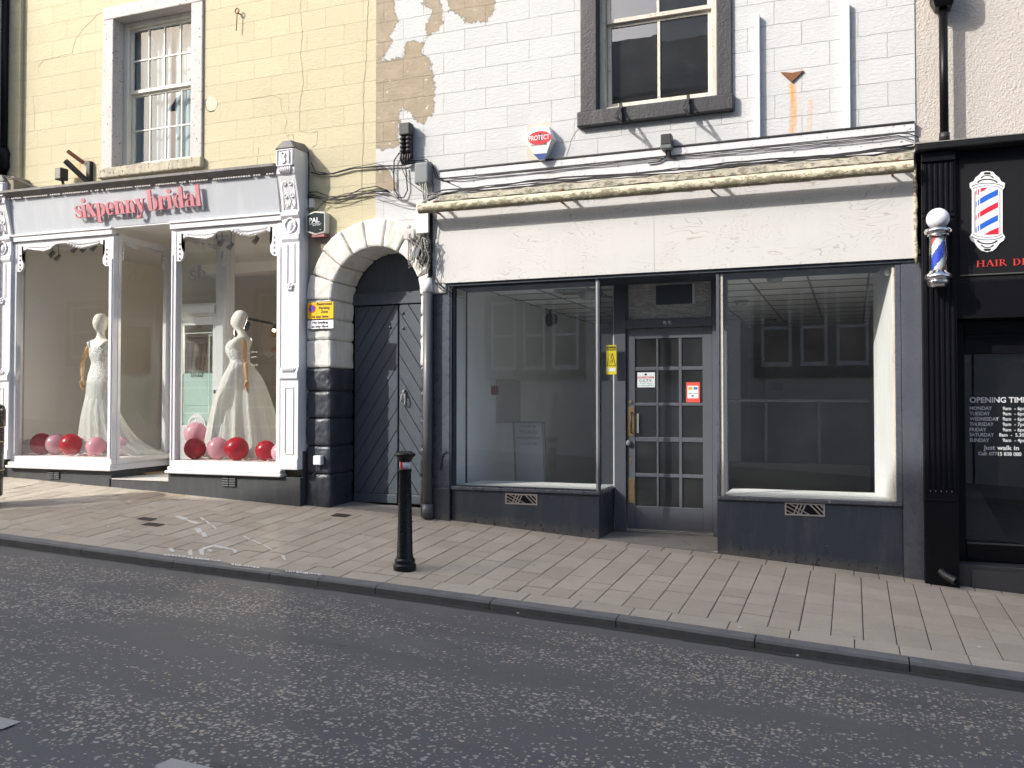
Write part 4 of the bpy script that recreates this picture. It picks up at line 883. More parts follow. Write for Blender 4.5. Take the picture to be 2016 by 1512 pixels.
vent_plate(995, 1058, 971, 992, 'metal vent plate with slanting bars below the left empty shop window', 'metal vent plates in the navy plinths')
vent_plate(1545, 1624, 989, 1014, 'metal vent plate with slanting bars below the right empty shop window', 'metal vent plates in the navy plinths')

# ------------------------------------------------------------------ stone archway and gate
AR = thing('stone_archway', 'round stone archway, white above and navy below, between the two shopfronts', 'archway', (ARC, .2, zf(ARC)))
GY = .45
RTX = bpy.data.textures.new('rock_face', 'CLOUDS'); RTX.noise_scale = .11; RTX.noise_depth = 3
def rockface(o, st=.026):
    s_ = o.modifiers.new('split', 'SUBSURF'); s_.subdivision_type = 'SIMPLE'; s_.levels = 4; s_.render_levels = 4
    d_ = o.modifiers.new('rock', 'DISPLACE'); d_.texture = RTX; d_.texture_coords = 'GLOBAL'; d_.strength = st; d_.mid_level = .5
    o.data.polygons.foreach_set('use_smooth', [True]*len(o.data.polygons))
joints = [Z(655, y) for y in (996+12, 933, 878, 823, 770, 724, 669, 628, 583)]
def block(x0, x1, z0, z1, y0, mat, nm='stone_block'):
    g = MB(); g.box(x0, x1, y0, GY+.02, z0+.003, z1-.003)
    rockface(g.build(nm, mat, AR, bevel=.028, seg=2))
XL0 = X(607)
for k in range(len(joints)-1):
    z0, z1 = joints[k], joints[k+1]
    if k == len(joints)-2: z1 = ARZ
    if k < len(joints)-2 or True: block(XL0, ARX0, z0, z1, -.05, STONEB if k < 5 else STONEW)
    block(ARX1, X(848), z0, z1, -.045, STONEB if k < 5 else STONEW)
nv = 9
for k in range(nv):
    a0 = math.pi-math.pi*k/nv; a1 = math.pi-math.pi*(k+1)/nv; gap = .006; e = .0
    g = MB(); n = 5; ang = [a0-gap+(a1-a0+2*gap)*i/n for i in range(n+1)]
    ro = ARR+.325+random.Random(k).uniform(-.012, .012)
    inner = [(ARC+ARR*math.cos(a), ARZ+ARR*math.sin(a)) for a in ang]; outer = [(ARC+ro*math.cos(a), ARZ+ro*math.sin(a)) for a in ang]
    g.prism(inner+outer[::-1], -.05+random.Random(k+9).uniform(-.01, .01), GY+.02); rockface(g.build('voussoir', STONEW, AR, bevel=.022, seg=2), .016)
# mortar core behind the joints
g = MB(); n = 24; pts = [(ARC+(ARR+.03)*math.cos(math.pi*i/n), ARZ+(ARR+.03)*math.sin(math.pi*i/n)) for i in range(n+1)]; pts2 = [(ARC+(ARR+.30)*math.cos(math.pi*i/n), ARZ+(ARR+.30)*math.sin(math.pi*i/n)) for i in range(n+1)]
for i in range(n): g.prism([pts[i], pts2[i], pts2[i+1], pts[i+1]], -.012, GY)
MORT = paint('mortar', (.45, .43, .39), .9); g.build('mortar', MORT, AR); zmid = joints[5]
for a, b_ in ((XL0+.02, ARX0-.02), (ARX1+.02, X(848))):
    g = MB(); g.box(a, b_, -.02, GY, zmid, ARZ); g.build('mortar', MORT, AR)
    g = MB(); g.box(a, b_, -.02, GY, joints[0], zmid-.001); g.build('mortar', STONEB, AR)
# spandrel backing
g = MB(); g.box(X(600), X(850), .012, .05, ARZ+ARR+.2, ARZ+ARR+1.0); g.box(XL0-.4, XL0+.03, .012, .05, .2, ARZ+2); g.build('backing_wall', STONEG, AR)
# gate
GT = thing('arched_gate', 'dark grey double timber gate of diagonal boards set inside the stone arch', 'gate', (ARC, GY, zf(ARC)))
zgt, zgt0, zgb = Z(740, 577, GY), Z(740, 602, GY), Z(740, 989, GY)
g = MB(); n = 24; g.prism([(ARX0-.02, zgt)]+[(ARC+(ARR+.01)*math.cos(math.pi-math.pi*i/n), ARZ+(ARR+.01)*math.sin(math.pi*i/n)) for i in range(n+1) if ARZ+(ARR)*math.sin(math.pi*i/n) > zgt]+[(ARX1+.02, zgt)], GY+.03, GY+.06); g.build('tympanum', GATEP, GT)
g = MB(); g.box(ARX0, ARX1, GY-.02, GY+.06, zgt0+.01, zgt); g.build('transom', GATEP, GT, bevel=.005)
xsplit = X(784, GY)
for side, (xa, xb, yg) in enumerate(((ARX0+.015, xsplit-.012, GY), (xsplit+.012, ARX1-.01, GY-.005))):
    g = MB(); g.box(xa, xb, yg+.02, yg+.05, zgb, zgt0); lf = g.build('gate_leaf', GATEP, GT)
    g = MB(); sp = .135; k = -14
    import itertools
    def clip_poly(poly, xa, xb, za, zb):
        for ax, val, s in ((0, xa, 1), (0, xb, -1), (1, za, 1), (1, zb, -1)):
            r = []
            for i in range(len(poly)):
                a, b_ = poly[i-1], poly[i]; ia, ib = (a[ax]-val)*s >= 0, (b_[ax]-val)*s >= 0
                if ia != ib: tt = (val-a[ax])/(b_[ax]-a[ax]); r.append((a[0]+(b_[0]-a[0])*tt, a[1]+(b_[1]-a[1])*tt))
                if ib: r.append(b_)
            poly = r
            if not poly: break
        return poly
    sl = 1.5 if side == 0 else -1.5
    for k in range(-16, 32):
        zz = zgb+k*.25
        pl = [(xa, zz+.004), (xb, zz+.004+(xb-xa)*sl), (xb, zz+.243+(xb-xa)*sl), (xa, zz+.243)]
        pl = clip_poly(pl, xa, xb, zgb+.105, zgt0-.004)
        if len(pl) > 2 and abs(sum(pl[i-1][0]*pl[i][1]-pl[i][0]*pl[i-1][1] for i in range(len(pl)))) > .002:
            g.prism(pl, yg+.004+.0007*(k % 3), yg+.0195)
    g.build('diagonal_boards', GATEP, lf, bevel=.004)
    g = MB(); g.box(xa, xb, yg-.005, yg+.0195, zgb, zgb+.10); g.build('bottom_rail', GATEP, lf, bevel=.004)
    g = MB()
    for (px, py) in (((768, 644),) if side == 0 else ((793, 616), (794, 646))): q = P(px, py, yg); g.ball((q[0], yg, q[1]), .018, .014, .018)
    g.build('bolt_head', GATEP, lf, smooth=True)
g = MB(); q = P(797, 773, GY); g.tube([(q[0], GY, q[1]+.03), (q[0], GY-.03, q[1]+.02), (q[0], GY-.035, q[1]-.02)], .014, 8); g.tube([(q[0]-.02, GY-.04, q[1]-.02), (q[0]-.03, GY-.045, q[1]-.09), (q[0]-.01, GY-.04, q[1]-.13), (q[0]+.025, GY-.04, q[1]-.14), (q[0]+.03, GY-.045, q[1]-.08), (q[0]+.015, GY-.04, q[1]-.02), (q[0]-.02, GY-.04, q[1]-.02)], .008, 6)
g.build('ring_handle', paint('worn_iron_handle', (.3, .3, .3), .5, metal=.4), GT, smooth=True)
g = MB(); g.hexa([(ARX0, .0, zf(ARX0)-.1), (ARX1, 0, zf(ARX1)-.1), (ARX1, GY+.1, zf(ARX1)-.1), (ARX0, GY+.1, zf(ARX0)-.1), (ARX0, 0, zf(ARX0)+.003), (ARX1, 0, zf(ARX1)+.003), (ARX1, GY+.1, zf(ARX1)+.02), (ARX0, GY+.1, zf(ARX0)+.02)]); g.build('threshold', CONC, AR)
g = MB(); g.box(ARX0-.1, ARX1+.3, GY+.09, GY+.12, -.2, ARZ+ARR+.3); g.build('dark_passage', BLK, AR)

# pipes by the arch
px_ = X(842, -.09); DP = thing('drainpipe', 'painted iron drainpipe, white collar over grey, right of the arched gate', 'drainpipe', (px_, -.09, zf(px_)))
zc0, zc1 = Z(840, 572, -.09), Z(840, 548, -.09)
g = MB(); g.tube([(px_, -.09, zf(px_)+.02), (px_, -.09, zc0)], .052, 20); g.tube([(px_, -.09, zf(px_)+.01), (px_, -.09, zf(px_)+.16)], .062, 20); g.build('lower_pipe', PIPEG, DP, smooth=False)
for p in DP.children: 
    for f_ in p.data.polygons: f_.use_smooth = len(f_.vertices) == 4
g = MB(); g.tube([(px_, -.09, zc0-.02), (px_, -.09, zc1), ], [.058, .045], 20); g.build('collar', WPL, DP, smooth=True)
g = MB(); g.tube([(px_+.02, -.08, zc1), (px_+.02, -.08, Z(842, 420, -.08))], .022, 12); g.box(px_-.0, px_+.06, -.05, -.01, Z(842, 545), Z(842, 415)); g.build('cable_duct', BLK, DP)
DPT = thing('downpipe', 'black downpipe with a hopper head on the pinkish wall at the top right', 'downpipe', (X(1858, -.13), -.13, Z(1858, 276)))
xx = X(1858, -.13, 150); g = MB(); g.tube([(xx, -.13, Z(1858, 277, -.13)), (xx, -.13, Z(1858, 15, -.13))], .036, 20); g.build('pipe', BLK, DPT, smooth=True)
g = MB(); g.tube([(xx, -.13, Z(1858, 277, -.13)), (xx, -.13, Z(1858, 262, -.13))], .044, 20); g.build('collar', BLKM, DPT, smooth=True)
zh = Z(1858, 17, -.13); g = MB(); g.hexa([(xx-.07, -.2, zh), (xx+.07, -.2, zh), (xx+.06, -.05, zh-.01), (xx-.06, -.05, zh-.01), (xx-.10, -.25, zh+.10), (xx+.10, -.25, zh+.10), (xx+.10, .0, zh+.1), (xx-.10, .0, zh+.1)]); g.box(xx-.10, xx+.10, -.25, .0, zh+.101, zh+.3); g.build('hopper_head', BLK, DPT, bevel=.012)
xx = X(3, -.085); NP = thing('downpipe', 'black downpipe with a swollen joint at the far left edge', 'downpipe', (xx, -.085, Z(0, 345, -.085)))
g = MB(); g.tube([(xx-.02, -.085, Z(0, 345, -.085)), (xx-.02, -.085, ZTOP)], .045, 16); g.build('pipe', BLK, NP, smooth=True)
g = MB(); zz = Z(0, 315, -.085); g.lathe([(.05, zz-.16), (.075, zz-.1), (.07, zz), (.08, zz+.08), (.05, zz+.16)], xx-.01, -.085, 16); g.build('pipe_joint', BLK, NP, smooth=True)
# bollard
bx, by, bz = G(797, 1121); BO = thing('bollard', 'black cast iron bollard with a red and white reflective band', 'bollard', (bx, by, bz))
g = MB(); g.lathe([(.098, bz-.05), (.098, bz+.015), (.10, bz+.035), (.092, bz+.05), (.084, bz+.055), (.09, bz+.075), (.085, bz+.09), (.074, bz+.1), (.074, bz+.115), (.068, bz+.125), (.052, bz+.82), (.053, bz+.835), (.058, bz+.845), (.060, bz+.858), (.055, bz+.862)], bx, by, 40); g.build('post', BLKI, BO, smooth=True, bevel=.001)
g = MB(); g.lathe([(.048, bz+.858), (.048, bz+.925)], bx, by, 40); g.build('reflective_band', flat('reflective_white', (.62, .65, .70), .3), BO, smooth=False)
for p in BO.children[-1:]:
    for f_ in p.data.polygons: f_.use_smooth = len(f_.vertices) == 4
g = MB(); n = 6; a0 = math.radians(-120-8); vs = []
for i in range(n+1): a = math.radians(236)+math.radians(36)*i/n; vs += [(bx+.0492*math.cos(a), by+.0492*math.sin(a), bz+.862), (bx+.0492*math.cos(a), by+.0492*math.sin(a), bz+.922)]
g.add(vs, [(2*i, 2*i+2, 2*i+3, 2*i+1) for i in range(n)]); g.build('red_strip', flat('reflective_red', (.5, .02, .04), .3), BO)
g = MB(); g.lathe([(.05, bz+.923), (.056, bz+.93), (.062, bz+.945), (.075, bz+.965), (.088, bz+.975), (.09, bz+.985), (.086, bz+.995), (.07, bz+1.0), (.055, bz+1.012), (.03, bz+1.018), (.001, bz+1.018)], bx, by, 40); g.build('cap', BLKI, BO, smooth=True)
g = MB()
for k in range(24):
    a0, a1 = math.pi*k/24*1, math.pi*(k+1)/24
zc = bz+.175; r0 = .0655; ax = math.radians(250)
pts = []
for k in range(13):
    t = math.pi*k/12; du, dz = .024*math.cos(t), .03*math.sin(t); a = ax+du/.066; pts.append((bx+.067*math.cos(a), by+.067*math.sin(a), zc+dz))
g.tube([(pts[0][0], pts[0][1], zc-.03)]+pts+[(pts[-1][0], pts[-1][1], zc-.03)], .0035, 6)
g.box(bx-.03, bx+.01, by-.069, by-.06, zc-.012, zc-.004); g.build('cast_badge', BLKI, BO, smooth=True)
# litter bin at the far left edge
lx, ly = -9.14, -1.6; lz = ground(lx, ly); LBN = thing('litter_bin', 'black cylindrical litter bin with thin gold bands cut off by the left edge', 'litter bin', (lx, ly, lz))
g = MB(); g.lathe([(.19, lz-.02), (.195, lz+.03), (.18, lz+.06), (.175, lz+.10), (.215, lz+.12), (.22, lz+.35), (.225, lz+.88), (.23, lz+.90)], lx, ly, 36); g.build('bin_body', BLKI, LBN, smooth=True)
g = MB(); g.lathe([(.238, lz+.90), (.238, lz+1.08), (.22, lz+1.13), (.15, lz+1.16), (.02, lz+1.17)], lx, ly, 36); g.build('hood', BLKI, LBN, smooth=True)
for zz in (.40, .72, .885): 
    g = MB(); g.lathe([(.229, lz+zz), (.229, lz+zz+.012)], lx, ly, 36); g.build('gold_band', paint('gold_paint', (.45, .36, .18), .4), LBN)
# ------------------------------------------------------------------ hand-drawn fat serif lettering
def stroke(pts, ws):
    out = []; n = len(pts)
    L = []; R = []
    for i in range(n):
        a, b_ = pts[max(i-1, 0)], pts[min(i+1, n-1)]; dx, dy = b_[0]-a[0], b_[1]-a[1]; l = math.hypot(dx, dy) or 1; nx, ny = -dy/l*ws[i]/2, dx/l*ws[i]/2
        L.append((pts[i][0]+nx, pts[i][1]+ny)); R.append((pts[i][0]-nx, pts[i][1]-ny))
    return [L+R[::-1]]
def ringp(cx, cy, rx, ry, tx, ty, a0=0, a1=360, n=24):
    L = []; R = []
    for i in range(n+1):
        a = math.radians(a0+(a1-a0)*i/n); L.append((cx+rx*math.cos(a), cy+ry*math.sin(a))); R.append((cx+(rx-tx)*math.cos(a), cy+(ry-ty)*math.sin(a)))
    return [[L[i], L[i+1], R[i+1], R[i]] for i in range(n)]
def rect(a, b_, c, d): return [[(a, b_), (c, b_), (c, d), (a, d)]]
def disc(cx, cy, r, n=14): return [[(cx+r*math.cos(6.283*i/n), cy+r*math.sin(6.283*i/n)) for i in range(n)]]
S = .27; T = .05
def stem(x, y0, y1, foot=True, head=True, w=S):
    o = rect(x, y0, x+w, y1)
    if foot: o += rect(x-.09, y0, x+w+.09, y0+T)
    if head: o += [[(x-.12, y1-.02), (x+.02, y1-.08), (x+.02, y1), (x-.12, y1)]]
    return o
def glyph(ch):
    if ch == 's': return stroke([(.56, .70), (.50, .88), (.36, .96), (.2, .93), (.11, .78), (.18, .62), (.38, .47), (.54, .33), (.54, .15), (.38, .04), (.2, .05), (.07, .2), (.05, .32)], [.05, .06, .07, .12, .17, .22, .27, .22, .15, .07, .07, .06, .05]), .64
    if ch == 'i': return stem(.1, 0, 1)+disc(.235, 1.32, .17), .52
    if ch == 'x': return stroke([(.1, 1), (.62, 0)], [.30, .30])+stroke([(.58, 1), (.14, 0)], [.07, .07])+rect(-.06, .95, .32, 1)+rect(.42, .95, .74, 1)+rect(0, 0, .28, .05)+rect(.4, 0, .80, .05), .78
    if ch == 'p': return stem(.1, -.48, 1)+ringp(.42, .5, .40, .5, .24, .05, -115, 115, 18), .86
    if ch == 'b': return stem(.1, 0, 1.55, False)+ringp(.42, .5, .40, .5, .24, .05, -125, 125, 18), .86
    if ch == 'd': return ringp(.44, .5, .40, .5, .24, .05, 55, 305, 18)+stem(.50, 0, 1.55, False)+rect(.7, 0, .87, T), .92
    if ch == 'e': return ringp(.4, .5, .36, .5, .24, .06, 20, 318, 20)+rect(.2, .47, .75, .53)+ringp(.42, .5, .34, .5, .20, .06, 0, 80, 6), .80
    if ch == 'n': return stem(.08, 0, 1)+ringp(.47, .66, .29, .34, .20, .08, 0, 150, 12)+rect(.52, 0, .79, .68)+rect(.44, 0, .87, T), .93
    if ch == 'r': return stem(.08, 0, 1)+stroke([(.3, .72), (.42, .92), (.54, .93)], [.06, .07, .1])+disc(.56, .82, .13), .70
    if ch == 'y': return stroke([(.14, 1), (.46, .02)], [.30, .26])+stroke([(.68, 1), (.40, -.12), (.28, -.38), (.14, -.42)], [.06, .07, .07, .08])+disc(.12, -.32, .13)+rect(-.04, .95, .36, 1)+rect(.54, .95, .82, 1), .82
    if ch == 'a': return rect(.42, .05, .67, .78)+ringp(.36, .70, .31, .28, .16, .06, 5, 160, 10)+disc(.14, .72, .11)+ringp(.34, .27, .30, .27, .20, .05, 60, 300, 16)+rect(.60, 0, .80, .07), .80
    if ch == 'l': return stem(.1, 0, 1.55), .50
    if ch == ' ': return [], .1
    if ch == 'H': return capstem(.1)+capstem(.66)+rect(.2, .48, .7, .54), .98
    if ch == 'A': return stroke([(.42, 1), (.1, .03)], [.06, .06])+stroke([(.40, 1), (.74, .03)], [.15, .15])+rect(.24, .32, .6, .37)+rect(0, 0, .22, .04)+rect(.58, 0, .9, .04), .9
    if ch == 'I': return capstem(.12), .44
    if ch == 'R': return capstem(.1)+ringp(.32, .74, .26, .26, .12, .05, -90, 90, 10)+rect(.2, .95, .34, 1)+rect(.2, .48, .34, .53)+stroke([(.36, .5), (.74, .02)], [.13, .11]), .82
    if ch == 'D': return capstem(.1)+ringp(.3, .5, .46, .5, .15, .05, -90, 90, 14)+rect(.2, .95, .32, 1)+rect(.2, 0, .32, .05), .88
    if ch == 'E': return capstem(.1)+rect(.2, .95, .62, 1)+rect(.2, 0, .66, .05)+rect(.2, .48, .5, .53)+rect(.58, .8, .63, .96)+rect(.62, .03, .67, .2)+rect(.46, .40, .5, .61), .76
    if ch == 'S': return glyph('s')
    if ch == 'N': return rect(.1, 0, .17, 1)+rect(.72, 0, .79, 1)+stroke([(.12, 1), (.76, .02)], [.17, .17])+rect(.0, 0, .27, .04)+rect(.62, .96, .89, 1), .94
    if ch == 'G': return ringp(.5, .5, .42, .5, .15, .05, 40, 320, 18)+rect(.7, .05, .84, .44)+rect(.6, .41, .92, .45), 1.0
    return [], .5
def capstem(x): return rect(x, 0, x+.14, 1)+rect(x-.09, 0, x+.23, .04)+rect(x-.09, .96, x+.23, 1)
def letter_mb(g, ch, x, z, h, Y, kx, depth, tf=None):
    polys, adv = glyph(ch)
    for i, pl in enumerate(polys):
        pts = [(x+p[0]*h*kx, z+p[1]*h) for p in pl]
        if abs(sum(pts[j-1][0]*pts[j][1]-pts[j][0]*pts[j-1][1] for j in range(len(pts)))) < 1e-9: continue
        g.prism(pts, Y-.0004*(i % 3), Y+depth, tf)
    return adv*h*kx
def word(s, x0, x1, z, h, Y, mat, par, depth=.02, name=None, tf=None, gap=0):
    tot = sum(glyph(c)[1]+gap for c in s); kx = (x1-x0)/(tot*h); x = x0; objs = []
    allg = MB()
    for c in s:
        if name:
            g = MB(); adv = letter_mb(g, c, x, z, h, Y, kx, depth, tf); g.build(name, mat, par)
        else: adv = letter_mb(allg, c, x, z, h, Y, kx, depth, tf)
        x += adv+gap*h*kx
    return allg

# ------------------------------------------------------------------ bridal shopfront
YB, YP = -.12, -.18
YBT = lambda x, y, z: (y, x, z)          # outline given in (Y,Z), run along X
zcL, zcR = Z(3, 386, -.26), Z(546, 333, -.26); ztL, ztR = Z(3, 376, -.3), Z(540, 322, -.3)
zfbR = Z(545, 419, -.15); zfbL = Z(38, 462, -.15); xfl, xfr = X(-6, -.2), X(546, -.2, 380)
FB = MB()
def slope_hexa(mb, xa, xb, prof):    # prof: list of (Y, zL, zR) ring
    n = len(prof); vs = [(xa, p[0], p[1]) for p in prof]+[(xb, p[0], p[2]) for p in prof]
    mb.add(vs, [tuple(range(n)), tuple(range(2*n-1, n-1, -1))]+[(i, i+n, (i+1) % n+n, (i+1) % n) for i in range(n)])
slope_hexa(FB, xfl, xfr, [(-.15, zfbL, zfbR), (-.235, zcL, zcR), (0, zcL, zcR), (0, zfbL, zfbR)])
FB.build('fascia_board', FASC, BR)
g = MB(); slope_hexa(g, xfl-.1, xfr+.03, [(-.245, zcL-.035, zcR-.035), (-.30, zcL+.01, zcR+.01), (-.325, ztL-.03, ztR-.03), (-.325, ztL, ztR), (0, ztL+.05, ztR+.05), (0, zcL-.02, zcR-.02)])
g.build('cornice', LEAD, BR)
g = MB(); x_ = xfl
while x_ < xfr-.02:
    t = (x_-xfl)/(xfr-xfl); zz = zcL+(zcR-zcL)*t
    if random.random() < .8: g.box(x_, x_+.022, -.262, -.24, zz-.052, zz-.037)
    x_ += .036
g.build('dentil_moulding', paint('flaking_white_dentils', (.6, .58, .55), .7, .1, 10, .3, dirt=(.2, .19, .18), dirt_amt=.8, ds=20), BR)
# lettering on the tilted fascia
def tfas(x, y, z):
    t = (x-xfl)/(xfr-xfl); zb_ = zfbL+(zfbR-zfbL)*t; zt_ = zcL+(zcR-zcL)*t; k = (z-zb_)/(zt_-zb_); return (x, y-.15-.085*k, z+(x-X(147, -.2))*0)
PINK = flat('coral_pink_letter', (.58, .23, .26), .5)
h = .158; zb_ = Z(210, 424, -.23)
word('sixpenny', X(147, -.24, 420), X(286, -.24, 420), zb_+.0, h, -.06, PINK, BR, .02, 'fascia_letter', tfas, gap=-.03)
word('bridal', X(290, -.24, 400), X(397, -.24, 400), Z(340, 410.5, -.23), h, -.06, PINK, BR, .02, 'fascia_letter', tfas, gap=-.03)
# cornice strips below fascia
zL1, zR1 = zfbL, zfbR
def strip(xa, xb, y0, y1, dz0, dz1, name='cornice_strip', mat=WOODW):
    g = MB(); t = lambda x: (x-xfl)/(xfr-xfl); za = zfbL+(zfbR-zfbL)*t(xa); zb2 = zfbL+(zfbR-zfbL)*t(xb)
    slope_hexa(g, xa, xb, [(y0, za+dz0, zb2+dz0), (y0, za+dz1, zb2+dz1), (y1, za+dz1, zb2+dz1), (y1, za+dz0, zb2+dz0)]); g.build(name, mat, BR, bevel=.004)
xLw0, xLw1, xRw0, xRw1 = X(24, YB), X(223, YB), X(337, YB), X(556, YB)
for a, b_ in ((xLw0, xLw1), (xRw0, xRw1)):
    strip(a, b_, -.19, -.10, -.028, -.003); strip(a, b_, -.172, -.10, -.095, -.030)
strip(xLw1+.001, xRw0-.001, -.145, -.02, -.02, -.001)
t = lambda x: (x-xfl)/(xfr-xfl); ztop = lambda x: zfbL+(zfbR-zfbL)*t(x)-.097
ZSB = Z(450, 909, YB)    # display floor / glass foot
ZMB = Z(340, 932, YB-.05)
prof = [(0, .30), (.045, .30), (.07, .27), (.075, .22), (.055, .17), (.05, .12), (.07, .07), (.11, .05), (.2, .075), (.29, .095), (.36, .075), (.41, .03), (.445, .018)]
def valance(parent, p0, p1, z0, z1, thick, nrm, k=1.0):
    """carved white valance from p0 to p1 (x,y) hanging from z"""
    pr = prof+[(1-a, b_) for a, b_ in prof[::-1]]; n = len(pr); vs = []
    d = Vector((p1[0]-p0[0], p1[1]-p0[1])); nv_ = Vector(nrm)*thick
    for off in (0, 1):
        for u, dr in pr: vs.append((p0[0]+d.x*u+nv_.x*off, p0[1]+d.y*u+nv_.y*off, z0+(z1-z0)*u))
        for u, dr in pr: vs.append((p0[0]+d.x*u+nv_.x*off, p0[1]+d.y*u+nv_.y*off, z0+(z1-z0)*u-dr*k))
    fs = []
    for i in range(n-1):
        fs += [(i, i+1, n+i+1, n+i), (2*n+i, 3*n+i, 3*n+i+1, 2*n+i+1), (n+i, n+i+1, 3*n+i+1, 3*n+i), (i, 2*n+i, 2*n+i+1, i+1)]
    g = MB(); g.add(vs, fs); o = g.build('valance', WOODW, parent, bevel=.004)
    # carved leaves
    g = MB(); rr = random.Random(4)
    for u in [.09+.028*i for i in range(11)]+[.57+.028*i for i in range(12)]:
        dr = lerp(pr, u)*k; zz = z0+(z1-z0)*u
        for q in (.35, .75):
            c = (p0[0]+d.x*u-nv_.x*.15, p0[1]+d.y*u-nv_.y*.15, zz-dr*q-.012); s_ = 1 if u < .5 else -1
            g.tube([(c[0]-d.x*.016, c[1]-d.y*.016, c[2]+.012*s_), c, (c[0]+d.x*.02, c[1]+d.y*.02, c[2]-.010*s_)], [.003, .009, .003], 5)
    for u in (.035, .965):
        for q in (.12, .17, .22, .27): g.ball((p0[0]+d.x*u-nv_.x*.1, p0[1]+d.y*u-nv_.y*.1, z0+(z1-z0)*u-q*k), .014, .014, .018, 8, 6)
    g.build('carving', WOODW, o, smooth=True)
def frame_bay(xa, xb, name):
    za, zb2 = ztop(xa), ztop(xb)
    g = MB(); t0 = .075
    g.box(xa, xa+t0, YB-.02, YB+.06, ZSB, min(za, zb2)-.002); g.box(xb-t0, xb, YB-.02, YB+.06, ZSB, min(za, zb2)-.002); g.box(xa+t0*.2, xa+t0*.45, YB-.032, YB-.02, ZSB, min(za, zb2)-.3); g.box(xb-t0*.55, xb-t0*.2, YB-.032, YB-.02, ZSB, min(za, zb2)-.3)
    g.box(xa, xb, YB-.02, YB+.06, ZSB-.075, ZSB-.001)
    slope_hexa(g, xa+t0, xb-t0, [(YB-.015, za-.06, zb2-.06), (YB-.015, za, zb2), (YB+.06, za, zb2), (YB+.06, za-.06, zb2-.06)])
    g.build('bay_frame', WOODW, BR, bevel=.006)
    g = MB(); g.box(xa-.03, xb+.03, YB-.075, YB+.06, ZMB, ZMB+.035); g.box(xa-.01, xb+.01, YB-.05, YB+.06, ZMB+.036, ZSB-.077); g.build('bay_sill', WOODW, BR, bevel=.01)
    g = MB(); g.quad((xa+.05, YB+.02, ZSB-.01), (xb-.05, YB+.02, ZSB-.01), (xb-.05, YB+.02, max(za, zb2)), (xa+.05, YB+.02, max(za, zb2))); g.build('window_pane', GLB, BR)
    valance(BR, (xa+t0*.9, YB-.012), (xb-t0*.9, YB-.012), za-.035, zb2-.035, .028, (0, 1), 1.2)
frame_bay(xLw0, xLw1, 'l'); frame_bay(xRw0, xRw1, 'r')
YDR = 1.0
for xx, sgn in ((xLw1, -1), (xRw0, 1)):
    xq = xx+sgn*.02; zt_ = ztop(xx)+.03; xb2 = xx+(-.12 if sgn < 0 else -.06)
    qx = lambda y: xx+sgn*.02+(xb2-xx)*((y-YB)/(YDR-YB))
    g = MB()
    def vb(ya, yb, za, zb2, w0=-.02, w1=.04):
        g.hexa([(qx(ya)+min(w0*-sgn, w1*-sgn)*-1*0-.03, ya, za), (qx(ya)+.03, ya, za), (qx(yb)+.03, yb, za), (qx(yb)-.03, yb, za), (qx(ya)-.03, ya, zb2), (qx(ya)+.03, ya, zb2), (qx(yb)+.03, yb, zb2), (qx(yb)-.03, yb, zb2)])
    vb(YB+.061, YB+.12, ZSB, zt_); vb(YDR-.10, YDR, ZSB, zt_); vb(YB+.061, YDR, ZSB-.08, ZSB-.001); vb(YB+.121, YDR-.101, zt_-.08, zt_)
    vb(YB+.061, YDR, ZMB, ZSB-.081)
    g.build('bay_return_frame', WOODW, BR, bevel=.006)
    g = MB(); g.quad((qx(YB+.08), YB+.08, ZSB-.01), (qx(YDR-.04), YDR-.04, ZSB-.01), (qx(YDR-.04), YDR-.04, zt_), (qx(YB+.08), YB+.08, zt_)); g.build('window_pane', GLB, BR)
    valance(BR, (qx(YB+.12)+.012, YB+.12), (qx(YDR-.1)+.012, YDR-.1), zt_-.06, zt_-.06, .022, (-1, 0), .9)
    g = MB(); g.hexa([(qx(YB)-.1, .05, zf(xx)-.2), (qx(YB)-.02, .05, zf(xx)-.2), (qx(YDR)-.02, YDR, zf(xx)-.2), (qx(YDR)-.1, YDR, zf(xx)-.2), (qx(YB)-.1, .05, ZMB-.002), (qx(YB)-.02, .05, ZMB-.002), (qx(YDR)-.02, YDR, ZMB-.002), (qx(YDR)-.1, YDR, ZMB-.002)]) if sgn < 0 else g.hexa([(qx(YB)+.02, .05, zf(xx)-.2), (qx(YB)+.1, .05, zf(xx)-.2), (qx(YDR)+.1, YDR, zf(xx)-.2), (qx(YDR)+.02, YDR, zf(xx)-.2), (qx(YB)+.02, .05, ZMB-.002), (qx(YB)+.1, .05, ZMB-.002), (qx(YDR)+.1, YDR, ZMB-.002), (qx(YDR)+.02, YDR, ZMB-.002)])
    g.build('bay_plinth', PLIN, BR)
# plinths
g = MB(); gprism(g, XA-1.6, xLw1-.02, YB-.0, .05, ZMB-.002); g.build('bay_plinth', PLIN, BR, bevel=.006)
g = MB(); gprism(g, xRw0-.02, X(588, YP), YB-.02, .05, ZMB-.002); g.build('bay_plinth', PLIN, BR, bevel=.006)
g = MB(); gprism(g, X(588, YP)-.01, X(607), -.1, .05, ZMB+.3); g.build('bay_plinth', PLIN, BR)
